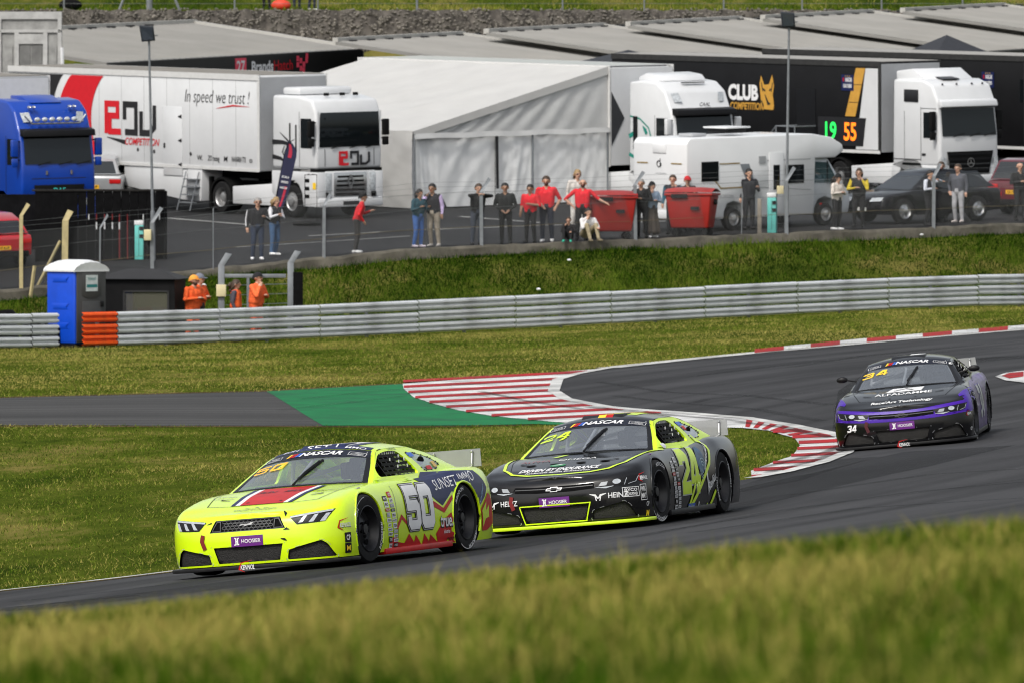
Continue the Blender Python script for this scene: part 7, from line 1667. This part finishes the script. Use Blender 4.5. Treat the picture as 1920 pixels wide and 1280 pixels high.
def road_car(name, label, loc, rot, paint, L, W, H, belt, roof, wr=.35, wb=None, group=None, suv=True, rimm=None):
    """family car from its side outline; roof = [(x,z)...] from windscreen base to tailgate base"""
    t = thing(name, label, 'car', loc, rot); wb = wb or L*.6; fx, rx = wb/2, -wb/2; hw = W/2; a = wr+.06
    arch = lambda cx: [(cx-a*math.cos(q), .34+a*math.sin(q)*1.02) for q in np.linspace(R(8),R(172),9)]
    nose, tail = L/2, -L/2
    low = [(tail+.03,.36)] + [(rx-a-.02,.28)] + arch(rx) + [(rx+a+.02,.26),(fx-a-.02,.26)] + arch(fx) + [(fx+a+.02,.28),(nose-.04,.30),(nose,.55),(nose-.06,belt-.22),(nose-.30,belt-.10),(roof[0][0],belt),(roof[-1][0],belt),(tail,belt-.08)]
    b = MB(); b.prism(low, 'y', -hw, hw); b.build('body', paint, t, bevel=.07, seg=3)
    # glasshouse, narrowing to the roof
    n = len(roof); zt = max(p[1] for p in roof); V = []
    for s in (1,-1):
        for x, z in roof: V.append((x, s*(hw-.06-(z-belt)*.42), z))
    F = [(i,i+1,n+i+1,n+i) for i in range(n-1)] + [tuple(range(n)), tuple(range(2*n-1,n-1,-1))]
    g = MB(); g.add(V, F); g.build('roof', paint, t, bevel=.045, seg=2)
    def up_poly(pts, s): return [(x, s*(hw-.06-(z-belt)*.42+.004), z) for x, z in pts]
    k0, k1 = roof[1], roof[-2]; z1 = zt-.09
    gl = glass('car_glass',(0.12,0.13,0.14),1.5,.5,(0.015,0.017,0.018))
    def xs(z): # inner edges of the side glass at height z
        f = (z-belt)/(roof[1][1]-belt); r_ = (z-belt)/(roof[-2][1]-belt); return roof[0][0]+(roof[1][0]-roof[0][0])*f-.14, roof[-1][0]+(roof[-2][0]-roof[-1][0])*min(1,r_)+.14
    for s in (1,-1):
        a0, b0 = xs(belt+.04); a1, b1 = xs(z1); m_ = (a1+b1)/2
        for q0, q1, p0, p1 in ((a0,m_+.03,a1,m_+.03),(m_-.03,b0,m_-.03,b1)):
            q = MB(); q.add(up_poly([(q0,belt+.04),(q1,belt+.04),(p1,z1),(p0,z1)], s), [(0,1,2,3)]); q.build('side_window', gl, t)
        for x in (fx,rx): truck_wheel(t, x, s*(hw-.12), wr, .22, dish=.0, rimmat=rimm or M_rim)
        panel(t, 'door_gap', rq(m_-.006,m_+.006,.35,belt), M_lblk, y=s*(hw+.002), t=.003); panel(t, 'sill', rq(rx+a,fx-a,.26,.36), M_chas, y=s*(hw+.003), t=.012)
        q = MB(); q.ball((roof[0][0]-.22, s*(hw+.09), belt+.10),(.07,.11,.07),8,6); q.build('door_mirror', paint, t, smooth=True)
        hx = nose-.09; q = MB(); q.add([(nose-.02,s*(hw-.52),belt-.30),(nose-.10,s*(hw-.06),belt-.27),(nose-.20,s*(hw-.05),belt-.16),(nose-.12,s*(hw-.5),belt-.19)],[(0,1,2,3)])
        q.v = [(p[0]+.07,p[1],p[2]) for p in q.v]; q.build('headlight', M_lampg, t)
        q = MB(); q.box(tail-.012,tail+.05,min(s*(hw-.38),s*(hw-.02)),max(s*(hw-.38),s*(hw-.02)),belt-.26,belt-.12); q.build('tail_light', M_dred, t, bevel=.01)
    def across(i, j, ins, zlo=.05, zhi=.06):
        (xa,za),(xb_,zb_) = roof[i], roof[j]; v = []
        for f, sgn in ((zlo,1),(1-zhi,1),(1-zhi,-1),(zlo,-1)):
            x = xa+(xb_-xa)*f; z = za+(zb_-za)*f; nx, nz = (zb_-za), -(xb_-xa); L_ = math.hypot(nx,nz); sg = 1 if i == 0 else 1; v.append((x+nx/L_*.006*(1 if i == 0 else -1)*1.0, sgn*(hw-.06-(z-belt)*.42-ins), z+abs(nz)/L_*.006))
        q = MB(); q.add(v, [(0,1,2,3)]); return q
    across(0,1,.07).build('windscreen', gl, t); across(n-1,n-2,.09).build('rear_screen', gl, t)
    panel(t, 'grille', rq(-.42,.42,.48,belt-.30), M_chas, x=nose+.002, t=.012); panel(t, 'front_plate', rq(-.26,.26,.40,.50), mat('plate_white',(0.7,0.7,0.68),.5), x=nose+.015, t=.008)
    pl = panel(t, 'rear_plate', rq(-.27,.27,belt-.42,belt-.30), mat('plate_yellow',srgb(240,180,20),.5,var=.03), x=tail-.012, t=.008)
    lay('plate_lettering', fitted('GK19 RVF',.44,.07,0,.02), (tail-.014,0,belt-.36), (0,-1,0), (0,0,1), M_blk, pl, None, off=.004)
    b = MB(); b.box(tail-.04,tail+.2,-hw+.1,hw-.1,.32,.50); b.build('rear_bumper', M_chas, t, bevel=.03)
    return t
M_cblk = mat('car_black', (0.005,0.005,0.007), 0.15, var=0.12, spec=.5); M_cred = mat('car_red', srgb(170,20,32), 0.3, var=0.06, coat=0.8); M_cmar = mat('car_maroon', srgb(92,16,30), 0.3, var=0.08, coat=0.8); M_csil = mat('car_silver', (0.45,0.46,0.47), 0.3, 0.4, var=0.06, coat=0.8)
SUVR = [(.95,1.02),(.30,1.58),(-.9,1.62),(-1.75,1.45),(-2.05,1.05)]
# dark car, nose to the left and slightly to the camera
X, d = padhit(1690,421); hdg = math.atan2(-.60,-.80); r_ = frame_at(X,d,hdg,pz); road_car('parked_car', 'black coupe style sports utility car with silver wheels behind the standing spectators', Vector((X,d,pz(X,d)+.012)) - r_@Vector((1.45,.80,0)), r_.to_euler(), M_cblk, 4.7, 1.92, 1.62, .98, [(1.15,.98),(.30,1.50),(-.25,1.60),(-.95,1.56),(-1.75,1.28),(-2.2,1.02)], .38, 2.87, rimm=M_chrome)
# maroon car seen from behind
X, d = padhit(1868,406); hdg = math.atan2(.80,.60); r_ = frame_at(X,d,hdg,pz); road_car('parked_car', 'dark red sports utility car with yellow rear number plate at the paddock edge', Vector((X,d,pz(X,d)+.012)) - r_@Vector((-2.25,.0,0)) + Vector((.55,.5,0)), r_.to_euler(), M_cmar, 4.5, 1.9, 1.75, 1.08, [(.95,1.08),(.35,1.70),(-1.7,1.74),(-2.08,1.68),(-2.22,1.10)], .36, 2.66)
# silver car beyond the blue lorry
X, d = padhit(196,392); hdg = math.atan2(.97,.10); r_ = frame_at(X,d,hdg,pz); road_car('parked_car', 'silver sports utility car seen from behind beside the blue lorry', Vector((X,d,pz(X,d)+.012)) - r_@Vector((-2.2,-.4,0)), r_.to_euler(), M_csil, 4.9, 1.95, 1.65, 1.05, [(.95,1.05),(.3,1.60),(-1.4,1.66),(-2.0,1.5),(-2.4,1.08)], .37, 2.9)
# red car at the left edge
X, d = padhit(8,505); d = max(d, float(y_kerb(np.array([X]))[0])+1.2); X = (2-960)*d/FPX; hdg = math.atan2(.93,-.35); r_ = frame_at(X,d,hdg,pz); road_car('parked_car', 'bright red hatchback with yellow rear number plate behind the chain link fence', Vector((X,d,pz(X,d)+.012)) - r_@Vector((-2.0,.0,0)), r_.to_euler(), M_cred, 4.2, 1.8, 1.5, .95, [(.9,.95),(.25,1.45),(-1.2,1.5),(-1.75,1.35),(-2.0,.98)], .32, 2.6)

# wheeled bins
M_bin = mat('bin_red', srgb(158,34,28), 0.5, var=0.16, scale=3, dirt=0.3, dcol=(0.25,0.03,0.02))
def bin_(label, px, py, yaw):
    X, d = padhit(px, py); d = max(d, float(y_kerb(np.array([X]))[0])+.75); X = (px-960)*d/FPX
    t = thing('wheeled_bin', label, 'bin', (X,d,pz(X,d)+.012), (0,0,yaw), 'red wheeled bins by the fence')
    b = MB(); z0, z1 = .22, 1.18; b.add([(-.56,-.40,z0),(.56,-.40,z0),(.56,.40,z0),(-.56,.40,z0),(-.68,-.54,z1),(.68,-.54,z1),(.68,.54,z1),(-.68,.54,z1)], [(3,2,1,0),(4,5,6,7),(0,1,5,4),(1,2,6,5),(2,3,7,6),(3,0,4,7)]); b.build('tub', M_bin, t, bevel=.05, seg=3)
    b = MB(); b.box(-.72,.72,-.58,.58,1.17,1.24); b.build('rim', M_bin, t, bevel=.02)
    b = MB(); b.grid(11, 11, lambda u, v: (-.72+1.44*u, -.58+1.16*v, 1.245+.17*math.sin(math.pi*v*.9+.15)*(1-.25*abs(2*u-1)**3))); b.build('lid', M_bin, t, smooth=60)
    for y in (-.40,.40): b = MB(); b.prism([(-.5,1.10),(-.02,1.10),(-.02,1.22),(-.5,1.22)] if y < 0 else [(.05,1.1),(.5,1.1),(.5,1.2),(.05,1.2)], 'y', y*1.46-.02, y*1.46+.02); b.build('lid_handle', M_blk, t)
    for x in (-1,1): b = MB(); b.frustum((x*.66,0,.98),(x*.75,0,.98),.09,.07,10); b.build('lifting_trunnion', M_blk, t)
    lay('sticker', rect(.26,.10), (0.2,-.52,.8), (1,0,0), (0,.13,1), M_blk, t, None, off=.03)
    for x in (-.45,.45):
        for y in (-.32,.32): e = MB(); e.lathe([(.001,-.025),(.10,-.025),(.10,.025),(.001,.025)], 14, 'y', (x,y,.10)); e.box(x-.04,x+.04,y-.05,y+.05,.16,.24); e.build('castor', M_blk, t)
    return t
bin_('red wheeled bin with the bearded man leaning on it', 1145,458, R(8)); bin_('red wheeled bin in front of the motorhome', 1298,452, R(-14))

# electric hook-up posts
def hookup(label, px, py, h=1.22):
    X, d = padhit(px, py); d = max(d, float(y_kerb(np.array([X]))[0])+.5); X = (px-960)*d/FPX
    t = thing('power_post', label, 'power post', (X,d,pz(X,d)), (0,0,R(-12)), 'turquoise power posts'); b = MB(); b.box(-.13,.13,-.11,.11,0,h-.14); b.build('pedestal', mat('post_turquoise', srgb(96,190,182), .5, var=.08), t, bevel=.012)
    b = MB(); b.box(-.14,.14,-.12,.12,h-.14,h); b.build('cap', M_pwhite, t, bevel=.02)
    for zz in (.62,.84): b = MB(); b.box(.02,.14,-.135,-.11,zz,zz+.10); b.build('socket', M_blk, t)
    b = MB(); b.box(-.004,.004,-.116,-.11,.1,h-.2); b.build('seam', M_blk, t)
hookup('turquoise power post before the black boarding', 262,487,1.12); hookup('turquoise power post beside the motorhome door', 1448,437,1.18)
X, d = padhit(1424,438); b = MB(); b.box(-.06,.06,-.05,.05,0,1.02); o = b.build('timber_bollard', mat('timber_grey',(0.25,0.22,0.18),.8,var=.2), None, bevel=.01); d = max(d, float(y_kerb(np.array([X]))[0])+.3); o.location = ((1424-960)*d/FPX, d, pz(X,d)); tag(o, 'short grey timber bollard beside the man in the navy coat', 'bollard')

# floodlight columns
def floodlight(label, px, py, top_py, lean):
    X, d = padhit(px, py); d = max(d, float(y_kerb(np.array([X]))[0])+.35); X = (px-960)*d/FPX; z0 = pz(X,d); H = (EYE+(HOR-top_py)*d/FPX) - z0
    t = thing('floodlight_column', label, 'lamp post', (X,d,z0), (0,R(lean),0), 'floodlight columns')
    b = MB(); b.tube([(0,0,0),(0,0,1.4),(0,0,1.42),(0,0,H)], [.06,.06,.042,.032], 8); b.build('column', M_gpost, t, smooth=True)
    b = MB(); b.add([(-.26,-.16,H+.30),(.14,-.20,H+.26),(.18,-.14,H-.14),(-.20,-.10,H-.16),(-.20,.16,H+.26),(.10,.14,H+.22),(.12,.10,H-.06),(-.14,.10,H-.08)], [(0,1,2,3),(7,6,5,4),(0,4,5,1),(1,5,6,2),(2,6,7,3),(3,7,4,0)]); b.v = [(x*1.05,y*1.05,H+(z-H)*1.05) for x,y,z in b.v]; hd_ = b.build('lamp_head', mat('lamp_housing',(0.03,0.035,0.045),.35,.3,var=.2), t, bevel=.02)
    b = MB(); b.add([(-.21,-.165,H+.25),(.10,-.20,H+.22),(.135,-.155,H-.10),(-.165,-.118,H-.12)], [(0,1,2,3)]); b.v = [(x*1.05,y*1.05,H+(z-H)*1.05) for x,y,z in b.v]; b.build('lamp_glass', glass('lamp_pane',(0.2,0.22,0.25),1.8,.7,(0.05,0.06,0.08)), hd_); hd_.children[0].location.y = -.012
    b = MB(); b.tube([(0,0,H-.02),(.26,0,H+.02)], .018, 6); b.build('bracket', M_gpost, t)
floodlight('floodlight column in front of the white trailer with red letters', 288,489,68,-1.2); floodlight('floodlight column in front of the motorhome and black trailer', 1474,440,42,.8)
X, d = padhit(1466,440); 
b = MB(); b.box(-.1,.1,-.08,.08,0,.24); o = b.build('junction_box', mat('box_cream', srgb(214,202,160), .6), None, bevel=.01); d = float(y_kerb(np.array([X]))[0])+.2; o.location = ((1463-960)*d/FPX, d, pz(X,d)+1.15); tag(o, 'small cream electrical box on the fence beside the motorhome', 'electrical box')
b = MB(); b.box(-.1,.1,-.08,.08,0,.30); o = b.build('junction_box', mat('box_cream', srgb(214,202,160), .6), None, bevel=.01); X = xk(277); p = fence_pt(X,.98); o.location = p + Vector((0,-.02,0)); tag(o, 'cream electrical box on the fence before the black boarding', 'electrical box')

# feather flag by the boxy lorry
X, d = padhit(505,412); d = 258.5; X = (508-960)*d/FPX; ff = thing('feather_flag', 'dark blue feather flag with red stripe leaning beside the boxy white lorry', 'flag', (X,d,pz(X,d)), (0,R(11),0))
b = MB(); b.tube([(0,0,0),(0,0,2.2),(.06,0,2.5),(.22,0,2.62)], .014, 6); b.build('pole', M_blk, ff)
def ffp(u, v): w_ = .36*math.sin(min(1,v*1.6+.35)*math.pi*.5)*(1-max(0,(v-.82)/.18)**2*.75); return (-.02+w_*u+.04*v, .03*math.sin(v*7+u*2), .25+2.3*v)
b = MB(); b.grid(6, 24, ffp); b.build('sail', mat('flag_navy', srgb(28,30,62), .7, var=.2, scale=3), ff, smooth=True)
b = MB(); b.grid(2, 18, lambda u, v: (lambda p: (p[0],p[1]-.006,p[2]))(ffp(.55+.2*u, .02+.38*v))); b.build('sail_stripe', mat('flag_red', srgb(176,34,60), .7), ff); b = MB(); b.grid(2, 10, lambda u, v: (lambda p: (p[0],p[1]-.006,p[2]))(ffp(.3+.3*u, .78+.18*v))); b.build('sail_stripe', mat('flag_red', srgb(176,34,60), .7), ff)
lay('sail_lettering', merge2(*[place_on(fitted(s_, .22, .06, .1, .02), .17, z_) for s_, z_ in (('EURO',1.45),('SERIES',1.30),('NASCAR',1.12))]), (0,-.04,0), (1,0,0), (0,0,1), M_wht, ff, None, off=.01)
b = MB(); b.lathe([(.001,.0),(.40,.0),(.44,.05),(.40,.10),(.2,.10),(.18,.03)], 24, 'z'); o = b.build('spare_tyre', M_tyre, None, smooth=True); d = 257.0; X = (575-960)*d/FPX; o.location = (X,d,pz(X,d)+.01); tag(o, 'black tyre lying on the ground before the boxy lorry', 'tyre')
b = MB()
for x0 in (-.18,.18): b.tube([(x0,0,0),(x0,0,1.5),(x0*.2,0,1.52)], .012, 5)
b.tube([(-.18,0,1.5),(.18,0,1.5)], .012, 5)
o = b.build('sign_stand', M_blk, None); o.location = (X+.12,d+.2,pz(X,d)+.02); tag(o, 'thin black metal sign stand before the boxy lorry', 'sign stand')

# black boarding with painted posts left of the gate
BX, bd = padhit(310,486); bd = max(bd, float(y_kerb(np.array([BX]))[0])+.9)
bo = thing('boarding', 'black boarded enclosure with thin red and white poles behind the fence', 'boarding', ((308-960)*bd/FPX, bd, pz(BX,bd)), (0,0,R(4)))
for k in range(15): b = MB(); b.box(-.01-k*.245-.235,-.01-k*.245,0,.05+.006*(k%2),-.4,1.95+.01*math.sin(k*2)); b.build('board', mat('board_black',(0.006,0.006,0.0065),.9,var=.3,spec=.05), bo)
b = MB(); b.box(-3.75,.02,-.03,.9,1.93,1.98); b.build('capping', mat('board_cap',(0.025,0.024,0.023),.9,var=.3,spec=.05), bo)
b = MB(); b.box(.02,.08,-.02,1.4,-.4,1.93); b.build('end_board', mat('board_black',(0.006,0.006,0.0065),.9,var=.3,spec=.05), bo)
for k, (x, m_) in enumerate(((-2.15,M_pwhite),(-1.93,M_dred),(-1.70,M_dred),(-1.48,M_dred),(-1.28,M_dred),(-1.05,M_dred),(-.60,M_pwhite),(-.14,M_pwhite))):
    b = MB(); b.tube([(x,-.12,.0 if m_ is M_dred and k in (4,5) else 1.12),(x,-.12,1.28)], .014, 6); b.build('pole', m_ if m_ is M_pwhite else mat('pole_dull_red', srgb(120,24,26), .6), bo)
for k, x in enumerate((-1.93,-1.70,-1.48,-1.28)): b = MB(); b.tube([(x,-.12,1.05),(x,-.12,.85)], .02, 6); b.build('pole_tip', M_pwhite, bo)
# dark block added for the lorry's dark lower part and mesh, farther left
b = MB(); b.box(-3.0,3.0,0,.6,-.6,1.55); b.v = [(x,y+.05*math.sin(x*3+z*2),z) for x,y,z in b.v]; o = b.build('dark_block', mat('block_dark',(0.007,0.007,0.008),.9,var=.4,scale=3,spec=.05), None); X, d = -15.6, 246.8; o.location = (X,d,pz(X,d)); tag(o, 'added dark block standing in for the darkness behind the red hatchback and chain link fence', 'dark block')

# raised loading ramp behind the red lettered trailer
X = (58-960)*286/FPX; rp = thing('loading_ramp', 'raised grey metal loading ramp standing above the trailer roof', 'ramp', (X,286,pz(X,286)), (0,0,R(-6)))
M_ramp = mat('ramp_grey', (0.30,0.30,0.29), 0.65, .3, var=0.25, scale=3, dirt=0.4, dcol=(0.12,0.12,0.11))
b = MB(); b.box(-1.15,1.05,0,.05,3.4,5.75); b.build('plate', M_ramp, rp)
for x0, x1, z0, z1 in ((-1.15,1.05,5.55,5.8),(-1.15,1.05,5.1,5.2),(-1.15,-1.0,3.4,5.55),(-.55,-.40,3.4,5.1),(.42,.57,3.4,5.1),(.92,1.05,3.4,5.55),(-.40,.42,4.72,5.05)): b = MB(); b.box(x0,x1,-.07,-.002,z0,z1); b.build('rib', mat('ramp_pale',(0.42,0.42,0.41),.6,.2,var=.2,scale=3), rp)
for x0, x1 in ((-.95,-.62),(.62,.88),(-.36,-.02),(.02,.38)): b = MB(); b.box(x0,x1,-.03,-.002,3.45,4.65); b.build('ramp_panel', mat('ramp_dark',(0.16,0.16,0.155),.7,.2,var=.25,scale=3) if abs(x0) < .5 else M_ramp, rp)
for x in (-1.2,1.1): b = MB(); b.tube([(x,-.05,3.2),(x-.04*(1 if x > 0 else -1),-.05,4.6)], .06, 6); b.build('ram', M_pwhite, rp)
b = MB(); b.box(-1.2,1.1,0.06,.5,-.1,3.42); b.build('base', M_tgrey, rp)

# garage blocks in echelon
M_groof = mat('garage_roof', (0.225,0.22,0.205), 0.65, var=0.10, scale=0.6, dirt=0.3, dcol=(0.24,0.22,0.19)); M_fasc = mat('garage_fascia', (0.010,0.010,0.010), .4, var=.2); M_gwall = mat('garage_wall', (0.10,0.10,0.10), .7, var=.2)
gdir = Vector((.47,.88,0)).normalized(); bdir = Vector((-.88,.47,0)).normalized()
def garage(label, c_px, c_py, dC, num, text=True, L=15.0, D=8.4, drop=.80, x0=-4.9):
    C = at(c_px, c_py, dC); t = thing('garage', label, 'garage', (C.x, C.y, pz(C.x,C.y)), frame_at(C.x, C.y, math.atan2(gdir.y,gdir.x), pz).to_euler()); Hb = C.z - pz(C.x,C.y)
    # local +x along the front, +y towards the back; C is the back right roof corner
    Hf = Hb-drop; b = MB(); b.box(-L,0-.05,-D+.15,-.05,-1.6,Hf-.45); b.build('wall', M_gwall, t)
    b = MB(); b.add([(-L,-D,Hf),(0,-D,Hf),(0,0,Hb),(-L,0,Hb),(-L,-D,Hf-.12),(0,-D,Hf-.12),(0,0,Hb-.12),(-L,0,Hb-.12)], [(0,1,2,3),(7,6,5,4),(1,5,6,2),(0,4,5,1),(2,6,7,3),(3,7,4,0)]); rf = b.build('roof', M_groof, t)
    nr = 44
    b = MB()
    for k in range(nr): x = -L+.17+k*(L-.2)/nr; b.add([(x-.035,-D,Hf+.003),(x,-D,Hf+.035),(x+.035,-D,Hf+.003),(x-.035,0,Hb+.003),(x,0,Hb+.035),(x+.035,0,Hb+.003)], [(0,1,4,3),(1,2,5,4)])
    stuff(b.build('roof_ridge', M_groof, rf))
    b = MB(); b.box(-L,0.05,-.1,.12,Hb-.05,Hb+.14); b.build('ridge_capping', mat('capping_pale',(0.42,0.41,0.38),.6,var=.1), rf)
    b = MB(); b.box(-.14,.06,-D,0,0,.001); b.v = [(x,y,(Hf+(Hb-Hf)*(y+D)/D)+(.10 if z > 0 else .005)) for x,y,z in b.v]; b.build('verge_capping', mat('capping_pale',(0.42,0.41,0.38),.6,var=.1), rf)
    for k in range(11): b = MB(); x = -L+.9+k*1.35; b.box(x-.22,x+.22,-.28,-.16,Hb-.03,Hb+.05); b.build('roof_bracket', M_lblk, rf)
    b = MB(); b.box(-L,0.02,-D-.10,-D-.02,Hf-.78,Hf-.02); fs = b.build('fascia', M_fasc, t)
    b = MB(); b.box(.02,.09,-D-.10,-.05,Hf-1.2,Hf-.1); b.v = [(x,y,z+((Hb-Hf)*(y+D)/D if z > Hf-.5 else 0)) for x,y,z in b.v]; b.build('side_wall', M_groof, t)
    if text:
        z = Hf-.40; put = lambda nm, vf, m, o_: lay(nm, vf, (0,-D-.10,0), (1,0,0), (0,0,1), m, fs, None, off=o_)
        put('number_plate', rect(.80,.62,x0,z), mat('plate_pink', srgb(226,70,92), .5), .006); put('number', place_on(fitted(num,.58,.42,0,.02),x0,z), M_wht, .012)
        put('sign_lettering', place_on(fitted('Brands',1.55,.36,0,.03),x0+1.55,z-.02), M_wht, .008); put('sign_lettering', place_on(fitted('Hatch',1.35,.36,0,.0),x0+3.05,z-.02), M_lred, .008)
        put('check_emblem', merge2(*[rect(.19,.19,x0+4.1+cx*.22,z+.14-cy*.2) for cx, cy in ((0,-.2),(.0,.9),(1,.2),(1.0,1.6),(2,.9),(2.9,.2),(3,-.6),(1.9,1.9))]), mat('plate_pink', srgb(226,70,92), .5), .008)
    return t
garage('garage block with pale ribbed roof and sign numbered 27', 365,44,314,'27',True,18.0,7.0,.88,-8.9)
garage('second garage block with pale ribbed roof, beyond the one numbered 27', 868,66,316,'26',False,9.6,9.5,1.15); garage('garage block with pale ribbed roof above the awning and white trailer', 1132,50,322,'25',False,9.3,9.5,1.15); garage('garage block with pale ribbed roof above the black trailer', 1387,37,328,'24',False,9.3,9.5,1.15)
garage('garage block with ribbed roof and sign numbered 22 behind the peaked canopy', 1636,24.5,334,'22',True,9.6,9.5,1.15,-8.6); garage('farthest garage block with pale ribbed roof at the edge of the paddock', 1882,12,340,'21',False,9.3,9.5,1.15)

# black pop-up canopies
def canopy(label, px, py, d, w=3.0, h=.85, tall=2.0):
    p = at(px, py, d); t = thing('canopy', label, 'canopy', (p.x,p.y,pz(p.x,p.y)), (0,0,R(30)), 'black pop-up canopies'); H = p.z-pz(p.x,p.y); m = mat('canopy_black',(0.022,0.024,0.030),.7,var=.2); a = w/2
    b = MB(); b.add([(-a,-a,H-h),(a,-a,H-h),(a,a,H-h),(-a,a,H-h),(0,0,H)], [(0,1,4),(1,2,4),(2,3,4),(3,0,4)]); b.build('top', m, t)
    for s in range(4): c, q = [(-a,-a),(a,-a),(a,a),(-a,a)][s], [(a,-a),(a,a),(-a,a),(-a,-a)][s]; b = MB(); b.add([(*c,H-h),(*q,H-h),(*q,H-h-.25),(*c,H-h-.25)], [(0,1,2,3)]); b.build('valance', m, t)
    for x, y in ((-a,-a),(a,-a),(a,a),(-a,a)): b = MB(); b.tube([(x*.98,y*.98,0),(x*.98,y*.98,H-h)], .025, 6); b.build('leg', M_gpost, t)
canopy('black pop-up canopy rising above the awning and white trailer', 1178,94,300,2.6,.42); canopy('peaked black pop-up canopy in front of the garage sign numbered 22', 1775,66,306,2.6,.75)

# stone wall and the far slope
M_gab = mat('gabion_stone', (0.085,0.075,0.066), 0.9, var=0.55, scale=3.0, bump=1.0, bscale=6, dirt=0.6, dcol=(0.22,0.20,0.17))
b = MB(); b.grid(160, 9, lambda u, v: (-34+68*u, 349.2+.5*v+.12*math.sin(u*733+v*51), 6.2+2.75*v + .05*math.sin(u*411)))
o = b.build('stone_wall', M_gab, None, smooth=False); tag(o, 'long dark dry stone wall between the garage roofs and the far grass slope', 'wall')
sm = MB(); r5 = random.Random(3)
proto_s = MB(); proto_s.ball((0,0,0),1,6,4)
for k in range(6500):
    u = r5.random(); v = r5.random(); c_ = (-26+52*u, 349.1+.5*v, 6.4+2.6*v); s_ = (r5.uniform(.03,.075), r5.uniform(.03,.06), r5.uniform(.025,.055)); sm.add([(c_[0]+p[0]*s_[0]*r5.uniform(.8,1.2), c_[1]+p[1]*s_[1], c_[2]+p[2]*s_[2]*r5.uniform(.8,1.2)) for p in proto_s.v], proto_s.f)
so_ = sm.build('stone', mat('gabion_stone_pale', (0.17,0.155,0.135), 0.9, var=0.6, scale=2.2), o); stuff(so_)
hf = thing('wire_fence', 'thin wire fence with slim metal posts along the top of the far slope', 'fence', (0,352,gz(0,352)))
for px, hgt in ((120,1.4),(440,1.4),(596,1.4),(1055,1.4),(1208,1.4),(1357,1.4),(1504,1.6),(1653,1.4),(1805,1.4),(782,1.6)):
    d = 356.0 if px != 782 else 351.0; X = (px-960)*d/FPX; b = MB(); b.tube([(X,d-352,gz(X,d)-gz(0,352)-.2),(X,d-352,gz(X,d)-gz(0,352)+hgt)], .035 if px != 782 else .05, 6); b.build('post', M_gpost, hf)
for hz in (.4,.9,1.35): b = MB(); b.tube([(x,4,gz(x,356)-gz(0,352)+hz) for x in np.arange(-24,25,2.0)], .008, 4); b.build('line_wire', M_wire, hf)
d = 355.0; X = (280-960)*d/FPX; ms = thing('braced_mast', 'heavy grey mast with two diagonal braces on the far slope', 'mast', (X,d,gz(X,d)))
b = MB(); b.tube([(0,0,-.2),(0,0,4.5)], .13, 8); b.build('mast', M_gpost, ms, smooth=True)
for s in (1,-1): b = MB(); b.tube([(s*1.35,0,-.1),(s*.05,0,3.2)], .06, 6); b.build('brace', M_gpost, ms)
HP = 'onlookers on the far slope'
def hillp(px, d): X = (px-960)*d/FPX; return Vector((X,d,gz(X,d)))
person('onlooker in black on the far slope beside the red bag', hillp(500,362), CAMY, 1.75, (24,24,28), (22,22,26), (20,20,22), group=HP); person('onlooker in dark jeans on the far slope between red bag and fence post', hillp(557,364), CAMY+.3, 1.75, (40,50,70), (36,40,60), (40,40,40), group=HP)
person('onlooker with white trainers on the far slope near the red bag', hillp(585,361), CAMY+.2, 1.7, (90,90,96), (40,44,60), (230,230,230), group=HP)
p = hillp(527,361); b = MB(); b.ball((0,0,.22),(.42,.25,.24),12,8); o = b.build('sports_bag', mat('bag_red', srgb(210,60,36), .6), None, smooth=True); o.location = p; tag(o, 'orange red bag lying on the far slope', 'bag')
p = hillp(132,360); b = MB(); b.ball((0,0,.25),(.5,.3,.26),12,8); o = b.build('sports_bag', M_matblk, None, smooth=True); o.location = p; tag(o, 'black bag lying on the far slope above the loading ramp', 'bag')
